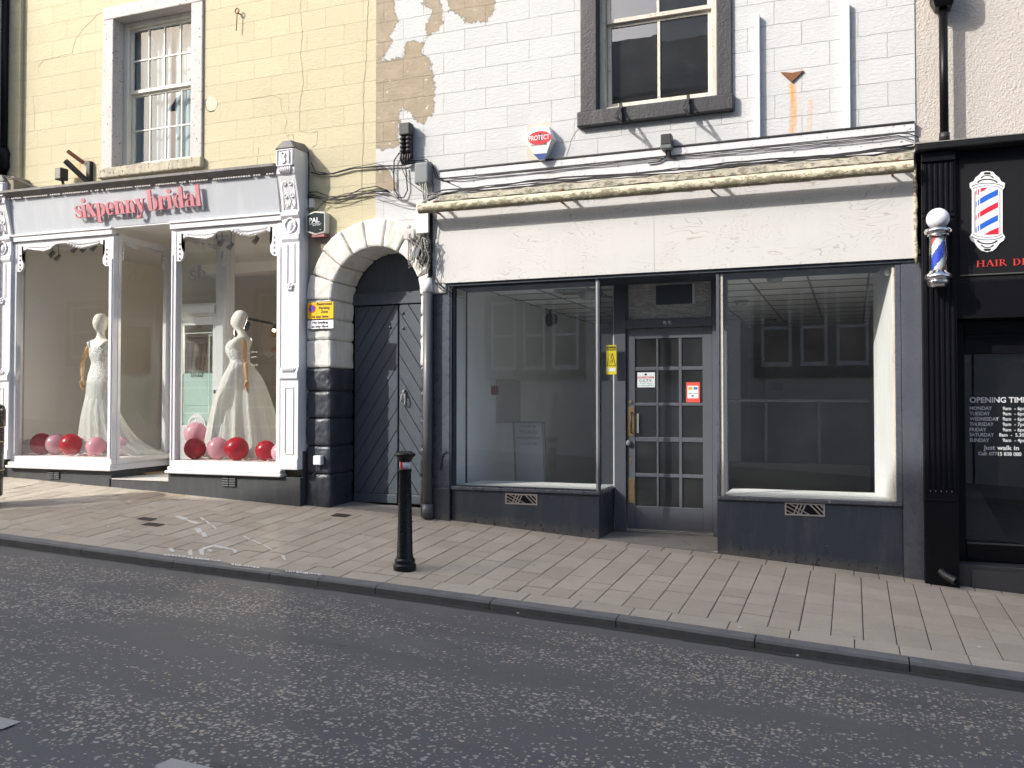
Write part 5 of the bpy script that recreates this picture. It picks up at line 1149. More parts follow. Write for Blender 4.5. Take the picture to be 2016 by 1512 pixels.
# air bricks
for pa, pb, ya, yb, lab in ((95, 118, 928, 943, 'small charcoal louvred air brick under the left bridal window'), (438, 465, 939, 958, 'small charcoal louvred air brick under the right bridal window')):
    yy = YB-.004 if pa < 200 else YB-.024; xa, za = P(pa, ya, yy); xb, zb2 = P(pb, yb, yy)
    t_ = thing('air_brick', lab, 'air brick', ((xa+xb)/2, yy, zb2), 'louvred air bricks in the bridal shop plinth')
    g = MB(); g.box(xa, xb, yy-.002, yy+.003, zb2, za); g.build('backing', BLK, t_)
    for c in (0, 1):
        for r in range(4):
            g = MB(); w_ = (xb-xa)/2; hz = (za-zb2)/4; g.hexa([(xa+c*w_+.006, yy-.016, zb2+r*hz+.003), (xa+c*w_+w_-.006, yy-.016, zb2+r*hz+.003), (xa+c*w_+w_-.006, yy-.002, zb2+r*hz+.01), (xa+c*w_+.006, yy-.002, zb2+r*hz+.01), (xa+c*w_+.006, yy-.012, zb2+r*hz+hz*.55), (xa+c*w_+w_-.006, yy-.012, zb2+r*hz+hz*.55), (xa+c*w_+w_-.006, yy-.002, zb2+r*hz+hz*.8), (xa+c*w_+.006, yy-.002, zb2+r*hz+hz*.8)])
            g.build('louvre', PLIN, t_)
# pilasters
def pilaster(x0, x1, z, num):
    PL = 'pilaster'
    Zt = lambda y: z(y)
    g = MB(); pr = [(0.02, Zt(925)), (-.205, Zt(925)), (-.205, Zt(905)), (-.19, Zt(902)), (-.19, Zt(748)), (-.215, Zt(745)), (-.215, Zt(733)), (-.185, Zt(722)), (-.18, Zt(718)), (-.18, Zt(476)), (-.20, Zt(470)), (-.20, Zt(462)),
                    (-.18, Zt(458)), (-.18, Zt(430)), (-.21, Zt(424)), (-.21, Zt(418)), (-.185, Zt(414)), (-.20, Zt(395)), (-.235, Zt(370)), (-.265, Zt(352)), (-.27, Zt(348)), (-.29, Zt(344)), (-.285, Zt(332)), (-.30, Zt(328)), (-.30, Zt(300)), (-.28, Zt(296)), (.02, Zt(296))]
    g.prism(pr, x0, x1, YBT); o = g.build(PL, WOODW, BR, bevel=.004)
    W_ = x1-x0
    g = MB(); g.hexa([(x0-.02, -.31, Zt(296)), (x1+.01, -.31, Zt(296)), (x1+.01, .02, Zt(296)), (x0-.02, .02, Zt(296)), (x0+W_*.3, -.28, Zt(280)), (x0+W_*.75, -.28, Zt(280)), (x0+W_*.75, .02, Zt(274)), (x0+W_*.3, .02, Zt(274))]); g.build('lead_cap', LEAD, o, bevel=.01)
    g = MB(); fr = .012
    za, zb2 = Zt(330), Zt(298)
    g.box(x0+.012, x0+.012+fr, -.312, -.30, za, zb2); g.box(x1-.012-fr, x1-.012, -.312, -.30, za, zb2); g.box(x0+.0245, x1-.0245, -.312, -.30, zb2-fr, zb2); g.box(x0+.0245, x1-.0245, -.312, -.30, za, za+fr)
    if num:   # 3 and 1 in relief
        cx = x0+W_*.40; cz = (za+zb2)/2; 
        for poly in ringp(cx, cz+.033, .035, .036, .016, .012, -100, 150, 12)+ringp(cx, cz-.033, .038, .040, .018, .012, -150, 95, 12): g.prism(poly, -.318, -.30)
        g.box(x0+W_*.68, x0+W_*.68+.02, -.319, -.30, cz-.07, cz+.07); g.box(x0+W_*.62, x0+W_*.68, -.317, -.30, cz+.055, cz+.07)
    g.build('number_panel', WOODW, o, bevel=.002)
    g = MB(); cx = (x0+x1)/2     # acanthus and scrolls
    for k in range(-3, 4): g.tube([(cx+k*.022, -.30, Zt(331)), (cx+k*.026, -.31, Zt(337)), (cx+k*.018, -.29, Zt(345))], [.006, .014, .006], 6)
    def sp(cx_, cz_, r, y_, turns=1.3, s=1, st=0):
        pts = []; 
        for i in range(18):
            a = st+s*turns*6.283*i/17; rr_ = r*(1-i/17*.75); pts.append((cx_+rr_*math.cos(a), y_, cz_+rr_*math.sin(a)))
        g.tube(pts, .0065, 5)
    for s_ in (-1, 1):
        sp(cx+s_*.045, Zt(362), .034, -.252, 1.3, s_, 1.57); sp(cx+s_*.042, Zt(384), .040, -.218, 1.3, -s_, 1.57); sp(cx+s_*.040, Zt(404), .034, -.196, 1.2, s_, -1.57)
    g.tube([(cx-.05, -.248, Zt(356)), (cx+.05, -.248, Zt(356))], .007, 5); g.tube([(cx-.04, -.232, Zt(372)), (cx+.02, -.20, Zt(396)), (cx-.02, -.19, Zt(410))], .009, 5)
    for s_ in (-1, 1): g.tube([(cx+s_*.082, -.258, Zt(354)), (cx+s_*.082, -.205, Zt(392)), (cx+s_*.082, -.188, Zt(412))], .008, 5)
    # cartouche
    pts = []
    for i in range(21):
        a = 6.283*i/20; pts.append((cx+.065*math.cos(a)*(1+.15*math.cos(2*a)), -.186, Zt(443)+.085*math.sin(a)))
    g.tube(pts, .012, 6); g.ball((cx, -.18, Zt(444)), .035, .02, .055, 12, 8)
    # rosette on shaft
    for k in range(5): a = 6.283*k/5+.3; g.ball((cx+.03*math.cos(a), -.19, Zt(564)+.032*math.sin(a)), .02, .014, .02, 10, 6)
    g.ball((cx, -.195, Zt(564)), .014, .014, .016, 8, 6)
    for k in range(-3, 4): g.tube([(cx+k*.024, -.20, Zt(722)), (cx+k*.024, -.222, Zt(727)), (cx+k*.024, -.212, Zt(734))], [.006, .012, .006], 6)
    g.build('carving', WOODW, o, smooth=True)
    g = MB(); g.box(cx-.055, cx-.035, -.19, -.18, Zt(556), Zt(480)); g.box(cx+.035, cx+.055, -.19, -.18, Zt(556), Zt(480)); g.box(cx-.07, cx-.056, -.186, -.18, Zt(556), Zt(478)); g.box(cx+.056, cx+.07, -.186, -.18, Zt(556), Zt(478))
    zq0, zq1 = Zt(895), Zt(762)
    for a, b_, c, d in ((-.06, -.05, zq0, zq1), (.05, .06, zq0, zq1), (-.0499, .0499, zq1-.01, zq1), (-.0499, .0499, zq0, zq0+.01)): g.box(cx+a, cx+b_, -.198, -.19, c, d)
    g.build('fluting', WOODW, o, bevel=.002)
pilaster(X(553, YP), X(588, YP), lambda y: Z(575, y, -.2), True)
sh = (zfbL-zfbR)
pilaster(X(-14, YP), X(18, YP), lambda y: Z(575, y, -.2)+sh*.9, False)
# soffit, floor, interior of bridal shop
TAUPE = paint('taupe_inner_wall', (.87, .825, .75), .85, .05, 2, .08); WHI = paint('white_inner_ceiling', (.78, .76, .73), .85, .04, 2, .05)
CZB = zfbL+.03
g = MB(); g.box(xLw0-.6, X(612)+.05, -.05, 4.6, CZB, CZB+.1); g.build('inner_ceiling', WHI, BR)
g = MB(); g.box(xLw0-.3, xLw1-.02, -.06, 1.9, ZSB-.05, ZSB-.002); g.box(xRw0+.0, X(600), -.06, 1.6, ZSB-.05, ZSB-.002); g.build('display_floor', paint('pale_display_floor', (.78, .74, .70), .7), BR)
g = MB(); g.box(xLw0-.3, X(612)+.05, .05, 4.6, .62, .66); g.build('shop_floor', paint('pale_wood_floor', (.38, .32, .25), .6), BR)
g = MB(); xq = X(201, 1.9); g.box(xLw0-.3, xq, 1.9, 2.0, ZSB-.3, CZB); g.box(xLw0-.35, xLw0-.3, -.0, 4.6, .6, CZB); g.build('inner_wall', TAUPE, BR)
g = MB(); g.box(xLw0-.3, X(612)+.1, 4.5, 4.6, .6, CZB); g.box(X(612), X(612)+.1, .05, 4.6, .6, CZB); g.build('inner_back_wall', paint('deep_taupe_inner_wall', (.66, .61, .54), .85, .05, 2, .08), BR)
g = MB(); zz = Z(500, 535, 3.0); g.box(X(395, 3.0), X(612), 3.0, 3.3, zz, CZB); g.build('ceiling_beam', TAUPE, BR)
# entry step
g = MB(); zst = Z(215, 941, YB+.02); g.hexa([(xLw1-.05, YB-.0, zf(xLw1)-.2), (xRw0+.05, YB-.0, zf(xRw0)-.2), (xRw0+.05, YDR+.1, zf(xRw0)-.2), (xLw1-.05, YDR+.1, zf(xLw1)-.2), (xLw1-.05, YB-.0, zst-.012), (xRw0+.05, YB, zst-.012), (xRw0+.05, YDR+.1, zst-.012), (xLw1-.05, YDR+.1, zst-.012)]); g.build('entry_step', PLIN, BR)
g = MB(); g.box(xLw1-.0, xRw0, YB-.012, YDR, zst-.0115, zst); g.build('step_tread', paint('pale_step', (.55, .53, .49), .7), BR)
m0 = P(290, 941, .55); g = MB(); g.box(X(268, .75), X(322, .75), .45, .95, zst+.002, zst+.02); tag(g.build('doormat', paint('coir_mat', (.38, .22, .10), .95, .2, 30, .6, 120)), 'brown coir doormat on the step of the bridal shop entrance', 'doormat')
# bridal door
xd0, xd1 = X(343, YDR), X(428, YDR); BD = thing('bridal_shop_door', 'white glazed door of the bridal shop with mint green lower glass and carved panel', 'door', ((xd0+xd1)/2, YDR, zst))
dz = lambda y: Z(390, y, YDR); dx = lambda p: X(p, YDR)
xl_, xr2_ = qx(YDR)-1.1, 0
xdl = xLw1-.12
g = MB(); g.box(xdl, dx(352), YDR-.02, YDR+.05, zst, CZB); g.box(dx(426), dx(455), YDR-.03, YDR+.06, zst, CZB)
g.box(dx(352)+.001, dx(426)-.001, YDR-.03, YDR+.05, dz(622), dz(598)); g.box(dx(352)+.001, dx(426)-.001, YDR-.06, YDR-.031, dz(618), dz(602)); g.build('door_frame', WOODW, BR, bevel=.006)
g = MB(); a, b_, c, d = dx(353), dx(425), zst+.01, dz(624)
g.box(a, a+.055, YDR-.01, YDR+.03, c, d); g.box(b_-.055, b_, YDR-.01, YDR+.03, c, d); g.box(a+.0551, b_-.0551, YDR-.01, YDR+.03, dz(640), d); g.box(a+.0551, b_-.0551, YDR-.01, YDR+.03, c, dz(838)); g.build('door_leaf', WOODW, BD, bevel=.005)
g = MB(); cx = (a+b_)/2
for i in range(13):
    t_ = math.pi*i/12
g.prism([(cx+.15*math.cos(math.pi*i/16), dz(838)+.0+.16*math.sin(math.pi*i/16)) for i in range(17)], YDR-.02, YDR+.01)
g.tube([(cx+.12*math.cos(math.pi*i/16), YDR-.022, dz(838)+.12*math.sin(math.pi*i/16)) for i in range(17)], .009, 6)
for i in range(3): g.tube([(cx+.05*math.cos(6.283*j/12)+(.045*(i-1)), YDR-.022, dz(834)+.05+.035*math.sin(6.283*j/12)) for j in range(13)], .006, 5)
for y_ in (862, 885): g.box(a+.07, b_-.07, YDR-.018, YDR-.0101, dz(y_)-.006, dz(y_)+.006)
for q in (-1, 1): g.box(cx+q*.17-.006, cx+q*.17+.006, YDR-.0185, YDR-.0101, dz(895), dz(862)-.007)
g.build('carved_panel', WOODW, BD, bevel=.003)
MINT = bpy.data.materials.new('mint_frosted_glass'); 
MINT = paint('mint_frosted_glass', (.38, .52, .47), .35, .03, 2, .03)
g = MB(); g.box(a+.056, b_-.056, YDR+.006, YDR+.012, dz(838), dz(735)); g.build('frosted_glass', MINT, BD)
g = MB(); g.quad((a+.05, YDR+.01, dz(735)), (b_-.05, YDR+.01, dz(735)), (b_-.05, YDR+.01, dz(640)), (a+.05, YDR+.01, dz(640))); g.build('window_pane', GLB, BD)
g = MB(); g.quad((dx(352), YDR+.01, dz(598)), (dx(427), YDR+.01, dz(598)), (dx(427), YDR+.01, CZB), (dx(352), YDR+.01, CZB)); fl = g.build('fanlight_pane', GLB, BR)
GL_ = flat('pale_line', (.75, .85, .80), .5)
g = MB(); l0, l1, t0, t1 = dx(361.5), dx(411), dz(814), dz(655); w_ = .008; yy = YDR+.002
g.box(l0, l0+w_, yy, yy+.003, t0, t1); g.box(l0+w_, l1+.06, yy, yy+.003, t1-w_, t1); g.box(l1-w_, l1, yy, yy+.003, t0, dz(661)); g.box(l0+w_, l1-w_, yy, yy+.003, t0, t0+w_); g.box(l1-w_, l1+.06, yy, yy+.003, dz(661)+.0001, dz(661)+w_); g.build('border_lines', GL_, BD)
DGR = flat('dark_green_grey_letters', (.10, .13, .12), .5)
g = word('sixpenny', dx(369), dx(403), dz(734.5), .036, yy-.001, DGR, BD, .003); g.build('door_lettering', DGR, BD)
g = word('bridal', dx(375), dx(399), dz(742.5), .036, yy-.001, DGR, BD, .003); g.build('door_lettering', DGR, BD)
g = MB(); text_mb(g, 'www.sixpennybridal.co.uk', dx(364), dz(799), .012, yy-.001, dx(409)-dx(364)); g.build('web_address', DGR, BD)
g = MB(); g.box(dx(427)-.02, dx(427)+.0, YDR-.05, YDR-.031, dz(775), dz(768)); g.build('door_handle', GREYP, BD)
g = word('sb', dx(370), dx(404), dz(551), .135, YDR+.004, DGR, fl, .003); g.build('fanlight_monogram', paint('sandblast_grey', (.36, .34, .31), .7), fl)

# track lights and rails
zt_ = CZB-.0; PEW = paint('pewter_lamp', (.28, .27, .26), .4, metal=.5)
spots_ = [(92, 503), (103, 500), (115, 506), (148, 490), (166, 489), (186, 487), (403, 472), (426, 482), (437, 476), (455, 483), (505, 472), (540, 468)]
lab_ = ['first', 'second', 'third', 'fourth', 'fifth', 'sixth']
SL = None
for k, (px, py) in enumerate(spots_):
    q = P(px, py, .75); lab = 'small hanging spotlight, %s from the left in the %s bridal window' % (lab_[k % 6], 'left' if k < 6 else 'right')
    if SL is None:
        SL = thing('ceiling_spotlight', lab, 'spotlight', (q[0], .75, q[1]-.04), 'small spotlights hanging inside the bridal windows')
        g = MB(); g.tube([(q[0], .75, q[1]+.02), (q[0], .75, q[1]+.40)], .007, 6); g.build('stem', PEW, SL)
        g = MB(); g.tube([(q[0]+.01, .77, q[1]+.03), (q[0]-.01, .71, q[1]-.045)], [.022, .034], 12); g.build('lamp_head', PEW, SL, smooth=False)
    else:
        c2 = copy_tree(SL); c2.location = (q[0], .75, q[1]-.04); tag(c2, lab, None)
for a, b_, c, d, yy, lab in ((228, 502, 333, 486, 1.95, 'straight black lighting track near the ceiling behind the left bridal window'), (440, 486, 552, 472, 1.95, 'straight black lighting track near the ceiling behind the right bridal window')):
    p, q = P(a, b_, yy), P(c, d, yy); g = MB(); zz = (p[1]+q[1])/2; g.box(p[0], q[0]+(.3 if a > 300 else 0), yy-.02, yy+.02, zz-.022, zz+.022); tag(g.build('lighting_track', BLKM), lab, 'lighting track', 'black lighting tracks in the bridal shop')
p, q = P(488, 627, 2.4), P(556, 640, 2.4); LTK = thing('track_spotlight', 'black track with a lit spotlight deep inside the right bridal window', 'spotlight', (p[0], 2.4, q[1]-.1))
g = MB(); g.tube([(p[0], 2.4, p[1]), (q[0], 2.15, q[1])], .02, 6); g.build('track', BLKM, LTK)
for px, py in ((490, 640), (545, 643)):
    r = P(px, py, 2.3); g = MB(); g.tube([(r[0], 2.3, r[1]+.05), (r[0], 2.3, r[1])], .01, 6); g.tube([(r[0]-.03, 2.32, r[1]+.02), (r[0]+.01, 2.22, r[1]-.06)], [.035, .04], 12); hd = g.build('lamp_head', BLKM, LTK)
    if px > 500:
        lp = bpy.data.lights.new('lit_lamp', 'SPOT'); lp.energy = 90; lp.color = (1, .86, .66); lp.spot_size = 2.4; lp.spot_blend = .8; lp.shadow_soft_size = .03
        lo = bpy.data.objects.new('lit_lamp', lp); C.objects.link(lo); lo.location = (r[0]+.0, 2.2, r[1]-.07); lo.rotation_euler = (Vector((0, 1.0, .55))).to_track_quat('Z', 'Y').to_euler()
        m, nt, b__, pos = newmat('lit_lamp_face'); b__.inputs['Emission Color'].default_value = (1, .85, .45, 1); b__.inputs['Emission Strength'].default_value = 4
        g = MB(); g.tube([(r[0]+.0105, 2.218, r[1]-.0615), (r[0]+.012, 2.214, r[1]-.064)], .028, 12); g.build('lit_face', m, hd)
# wall hooks, oval panel, clothes rail seen through door
WD = paint('varnished_wood', (.30, .17, .09), .4, .15, 10)
OV = P(531, 668, 2.9); g = MB(); g.prism([(OV[0]+.15*math.cos(6.283*i/28), OV[1]+.30*math.sin(6.283*i/28)) for i in range(28)], 2.88, 2.90); tag(g.build('oval_panel', paint('beige_oval', (.36, .31, .26), .7)), 'beige oval panel in the back of the right bridal window', 'panel')
for px, py, lab in ((540, 658, 'upper wooden wall hook right of the oval panel'), (540, 689, 'lower wooden wall hook right of the oval panel'), (393, 640, 'wooden wall hook seen through the glass of the bridal door')):
    r = P(px, py, 2.7); g = MB(); g.tube([(r[0], 2.7, r[1]), (r[0], 2.68, r[1])], .05, 14); g.tube([(r[0], 2.67, r[1]), (r[0]+.25, 2.6, r[1]+.005)], .014, 8); tag(g.build('wall_hook', WD), lab, 'wall hook', 'round wooden wall hooks in the bridal shop')
r0, r1 = P(352, 667, 2.5), P(428, 672, 2.5); CR = thing('clothes_rail', 'wooden rail hung with pale dresses behind the glass of the bridal door', 'clothes rail', ((r0[0]+r1[0])/2, 2.5, .66))
g = MB(); g.tube([(r0[0]-.1, 2.5, r0[1]), (r1[0]+.1, 2.5, r0[1])], .014, 8)
g.tube([(r0[0]-.1, 2.5, .66), (r0[0]-.1, 2.5, r0[1])], .014, 8); g.tube([(r1[0]+.1, 2.5, .66), (r1[0]+.1, 2.5, r0[1])], .014, 8); g.build('rail', WD, CR)
for k in range(9):
    cx = r0[0]+.05+(r1[0]-r0[0]-.1)*k/8; col = [(.5, .32, .28), (.62, .57, .5), (.45, .38, .33)][k % 3]
    g = MB(); zt2 = r0[1]-.02; g.tube([(cx-.03, 2.3, zt2-.08), (cx, 2.5, zt2), (cx+.03, 2.7, zt2-.08)], .006, 5)
    g.lathe([(.07, zt2-1.2), (.05, zt2-.6), (.035, zt2-.25), (.02, zt2-.06)], cx, 2.5, 16, lambda a, z: 1+.25*math.cos(5*a), ry=2.6); g.build('hanging_dress', paint('dress_fabric_%d' % k, col, .9), CR, smooth=True)

# ------------------------------------------------------------------ mannequins
def rings(secs, n=28, fold=None, tilt=None):
    mb = MB(); vs = []
    for i, (z, cx, cy, rx, ry) in enumerate(secs):
        for k in range(n):
            a = 6.283185*k/n; f_ = fold(a, i/(len(secs)-1)) if fold else 1
            vs.append((cx+rx*f_*math.cos(a), cy+ry*f_*math.sin(a), z))
    fs = [(i*n+k, i*n+(k+1) % n, (i+1)*n+(k+1) % n, (i+1)*n+k) for i in range(len(secs)-1) for k in range(n)]+[tuple(range(n-1, -1, -1)), tuple((len(secs)-1)*n+k for k in range(n))]
    return mb.add(vs, fs)
def interp(secs, m=5):
    out = []
    for i in range(len(secs)-1):
        p0, p1, p2, p3 = secs[max(i-1, 0)], secs[i], secs[i+1], secs[min(i+2, len(secs)-1)]
        for j in range(m):
            t_ = j/m; out.append(tuple(.5*((2*b_)+(-a+c)*t_+(2*a-5*b_+4*c-d)*t_*t_+(-a+3*b_-3*c+d)*t_**3) for a, b_, c, d in zip(p0, p1, p2, p3)))
    return out+[secs[-1]]
BODY = paint('ivory_mannequin', (.74, .72, .64), .5, .03, 4, .05); WOODA = paint('beech_arm', (.62, .36, .16), .4, .12, 12, .1)
def dress_mat(name, col, tr):
    m, nt, b, pos = newmat(name); st = node(nt, 'ShaderNodeMapping', {'Vector': pos, 'Scale': (1, 1, .12)}).outputs[0]
    n = noise(nt, st, 48, 4); c = mixc(nt, n, [v*.86 for v in col], col); nt.links.new(c, b.inputs['Base Color']); b.inputs['Roughness'].default_value = .75
    b.inputs['Sheen Weight'].default_value = .3; bump(nt, b, n, .8, .02)
    tl = node(nt, 'ShaderNodeBsdfTranslucent', {'Color': (*col, 1)}); tp = node(nt, 'ShaderNodeBsdfTransparent')
    mx = node(nt, 'ShaderNodeMixShader', {0: .3, 1: b.outputs[0], 2: tl.outputs[0]}); mx2 = node(nt, 'ShaderNodeMixShader', {0: tr, 1: mx.outputs[0], 2: tp.outputs[0]})
    o = [q for q in nt.nodes if q.type == 'OUTPUT_MATERIAL'][0]; nt.links.new(mx2.outputs[0], o.inputs[0]); return m
TULLE = dress_mat('white_tulle', (.80, .80, .76), .12); VEIL = dress_mat('sheer_tulle', (.8, .8, .78), .62)
def lace():
    m, nt, b, pos = newmat('beaded_white_lace'); v = node(nt, 'ShaderNodeTexVoronoi', {'Vector': pos, 'Scale': 55}).outputs[0]; n = noise(nt, pos, 30, 5, .7)
    c = mixc(nt, rampf(nt, n, .42, .62), (.82, .82, .80), (.52, .53, .54)); nt.links.new(c, b.inputs['Base Color']); b.inputs['Roughness'].default_value = .5; bump(nt, b, math_(nt, 'ADD', v, n), .9, .01); return m
LACE = lace()
def arm(par, pts, s=1.0):
    """jointed wooden arm: shoulder, elbow, wrist in world space, then a hand with five fingers"""
    a, e, w_ = [Vector(p) for p in pts[:3]]; hd = Vector(pts[3])
    g = MB(); L1 = (e-a); L2 = (w_-e)
    g.tube([a, a+L1*.12, a+L1*.3, a+L1*.9, a+L1*.97], [.018, .034, .036, .028, .016], 14)
    g.ball(e, .026, .026, .026, 12, 8)
    g.tube([e+L2*.04, e+L2*.15, e+L2*.5, e+L2*.9, w_], [.018, .030, .029, .019, .013], 14); o = g.build('arm', WOODA, par, smooth=True)
    g = MB(); d = (hd-w_).normalized(); side = Vector((0, 1, 0)) if abs(d.y) < .9 else Vector((1, 0, 0)); side = (side-d*side.dot(d)).normalized(); up = d.cross(side)
    g.ball(w_, .015, .015, .015, 10, 8)
    g.tube([w_, w_+d*.02, w_+d*.055, w_+d*.095, w_+d*.10], [.010, .020, .030, .030, .018], 12)
    for k, ln in enumerate((.062, .075, .08, .072)):
        b0 = w_+d*.092+side*(k-1.5)*.014; g.tube([b0, b0+d*ln*.45+up*.004, b0+d*ln*.8+up*.012, b0+d*ln+up*.02], [.0075, .0072, .0065, .004], 8)
    b0 = w_+d*.03-side*.022; g.tube([b0, b0+d*.03-side*.018, b0+d*.06-side*.022+up*.008], [.009, .0085, .006], 8)
    g.build('hand', WOODA, o, smooth=True)
YM = .50
def mz(y, p=197): return Z(p, y, YM)
mx = X(197, YM)
M1 = thing('mannequin', 'mannequin with egg shaped head facing the street in a beaded lace gown, left bridal window', 'mannequin', (mx, YM, ZSB))
g = rings(interp([(mz(760), mx, YM, .15, .11), (mz(740), mx, YM, .175, .12), (mz(715), mx, YM, .125, .09), (mz(693), mx, YM, .16, .12), (mz(678), mx, YM, .185, .10), (mz(671), mx, YM, .16, .075), (mz(667), mx, YM, .085, .06), (mz(660), mx, YM, .05, .05), (mz(654), mx, YM, .05, .055), (mz(648), mx, YM-.01, .065, .085), (mz(637), mx, YM-.01, .088, .105), (mz(626), mx, YM-.0, .082, .1), (mz(619), mx, YM, .045, .06), (mz(617.3), mx, YM, .008, .01)]), 32)
g.build('body', BODY, M1, smooth=True)
arm(M1, [(X(174, YM), YM, mz(679)), (X(165, YM), YM-.03, mz(712)), (X(171, YM), YM-.08, mz(745)), (X(173, YM), YM-.10, mz(765))])
arm(M1, [(X(221, YM), YM, mz(679)), (X(231, YM), YM-.03, mz(712)), (X(227, YM), YM-.08, mz(745)), (X(225, YM), YM-.10, mz(765))])
fold = lambda a, t_: 1+(1-t_)*.05*math.sin(13*a)+(1-t_)*.03*math.sin(29*a+1)
g = rings(interp([(mz(800), mx+.0, YM, .17, .15), (mz(775), mx, YM, .175, .14), (mz(758), mx, YM, .187, .14), (mz(742), mx, YM, .185, .135), (mz(716), mx, YM, .135, .10), (mz(700), mx, YM, .155, .125), (mz(688), mx, YM, .165, .128), (mz(683), mx, YM, .150, .115)]), 48); bo = g.build('lace_gown', LACE, M1, smooth=True)
g = MB()
for s_ in (-1, 1): g.tube([(mx+s_*.09, YM-.11, mz(684)), (mx+s_*.14, YM-.08, mz(676)), (mx+s_*.155, YM, mz(670)), (mx+s_*.14, YM+.08, mz(678))], [.012, .02, .022, .015], 8)
g.build('shoulder_strap', LACE, bo, smooth=True)
g = rings(interp([(ZSB+.01, mx+.30, YM+.2, .60, .45), (ZSB+.06, mx+.25, YM+.12, .50, .38), (mz(865), mx+.14, YM+.06, .37, .31), (mz(830), mx+.05, YM+.02, .275, .25), (mz(790), mx+.01, YM, .205, .18), (mz(750), mx, YM, .195, .15)]), 96, fold); g.build('tulle_train', VEIL, M1, smooth=True)
g = rings(interp([(ZSB+.01, mx+.12, YM+.05, .46, .38), (mz(865), mx+.06, YM+.03, .355, .30), (mz(820), mx+.02, YM, .265, .23), (mz(785), mx, YM, .205, .175), (mz(755), mx, YM, .186, .142)]), 96, lambda a, t_: 1+(1-t_)*.06*math.sin(17*a+.5)); g.build('skirt', TULLE, M1, smooth=True)
# second mannequin, profile to the left
YM2 = .66; m2 = X(474, YM2); z2 = lambda y: Z(474, y, YM2)
M2 = thing('mannequin', 'mannequin in side view with a wooden arm and full white tulle gown, right bridal window', 'mannequin', (m2, YM2, ZSB))
xo = lambda p: X(p, YM2)
g = rings(interp([(z2(760), xo(474), YM2, .12, .15), (z2(735), xo(474), YM2, .13, .17), (z2(712), xo(472), YM2, .10, .125), (z2(690), xo(468), YM2, .13, .15), (z2(676), xo(473), YM2, .115, .17), (z2(667), xo(477), YM2, .085, .14), (z2(661), xo(477), YM2, .055, .07), (z2(653), xo(473), YM2, .05, .05), (z2(646), xo(469), YM2, .07, .06), (z2(637), xo(468), YM2, .10, .08), (z2(626), xo(470), YM2, .108, .085), (z2(617), xo(472), YM2, .085, .07), (z2(612), xo(472), YM2, .045, .04), (z2(610.5), xo(472), YM2, .008, .01)]), 32)
g.build('body', BODY, M2, smooth=True)
yA = YM2-.17; ax = lambda p: X(p, yA)
arm(M2, [(ax(479), yA, Z(479, 668, yA)), (ax(484), yA-.02, Z(484, 711, yA)), (ax(489), yA-.03, Z(489, 747, yA)), (ax(489), yA-.03, Z(489, 775, yA))])
g = rings(interp([(z2(728), xo(474), YM2, .145, .17), (z2(712), xo(472), YM2, .115, .135), (z2(698), xo(468), YM2, .135, .155), (z2(686), xo(466), YM2, .14, .16), (z2(676), xo(469), YM2, .125, .16), (z2(671), xo(472), YM2, .10, .155)]), 48); bo = g.build('lace_bodice', LACE, M2, smooth=True)
fold2 = lambda a, t_: 1+(.02+(1-t_)*.055)*math.sin(15*a)+(1-t_)*.035*math.sin(26*a+1)+.02*math.sin(41*a)
g = rings(interp([(ZSB+.01, xo(484), YM2, .48, .46), (z2(880), xo(482), YM2, .46, .44), (z2(840), xo(480), YM2, .415, .40), (z2(790), xo(478), YM2, .34, .33), (z2(750), xo(477), YM2, .255, .25), (z2(726), xo(475), YM2, .165, .18), (z2(714), xo(473), YM2, .12, .14)]), 120, fold2); g.build('tulle_skirt', TULLE, M2, smooth=True)
for k, y in enumerate((693, 703, 719)):
    g = MB(); r = P(498, y, YM2-.02); g.box(r[0]-.02, r[0]+.055, YM2-.03, YM2-.0, r[1]-.010, r[1]+.010); g.build('dress_clip', WPL, bo, bevel=.003)
# ------------------------------------------------------------------ balloons
def balloon_mat(name, col):
    m, nt, b, pos = newmat(name); b.inputs['Base Color'].default_value = (*col, 1); b.inputs['Roughness'].default_value = .22
    tl = node(nt, 'ShaderNodeBsdfTranslucent', {'Color': (*col, 1)}); mx = node(nt, 'ShaderNodeMixShader', {0: .4, 1: b.outputs[0], 2: tl.outputs[0]})
    o = [q for q in nt.nodes if q.type == 'OUTPUT_MATERIAL'][0]; nt.links.new(mx.outputs[0], o.inputs[0]); return m
BM = {'r': balloon_mat('red_latex', (.55, .015, .035)), 'p': balloon_mat('pink_latex', (.80, .42, .50)), 'w': balloon_mat('pearl_pink_latex', (.78, .66, .72)), 'l': balloon_mat('pale_pink_latex', (.82, .52, .60))}
bl = [(57, 884, 14, 'w', .35, 'pearly white balloon leftmost in the left bridal window'), (82, 877, 21, 'r', .22, 'red balloon left of the pink one in the left bridal window'), (110, 874, 20, 'p', .25, 'pink balloon between two red ones in the left bridal window'),
      (140, 875, 21, 'r', .15, 'brighter red balloon at the hem of the lace gown'), (189, 885, 19, 'p', .18, 'pink balloon left of the white corner post of the left bridal window'), (236, 883, 19, 'l', .45, 'pale pink balloon just right of the corner post, behind the entrance side glass'),
      (385, 866, 22, 'p', .42, 'pink balloon resting on top of a red one, right bridal window'), (384, 890, 21, 'r', .16, 'red balloon leftmost in the right bridal window'), (430, 884, 22, 'p', .22, 'pink balloon in front of the tulle gown, left of the middle red one'),
      (466, 892, 23, 'r', .14, 'middle red balloon in the right bridal window, in front of the gown'), (523, 894, 20, 'r', .2, 'red balloon near the right end of the right bridal window'), (552, 893, 18, 'l', .13, 'pale pink balloon cut off by the right frame of the right bridal window')]
prot = {}
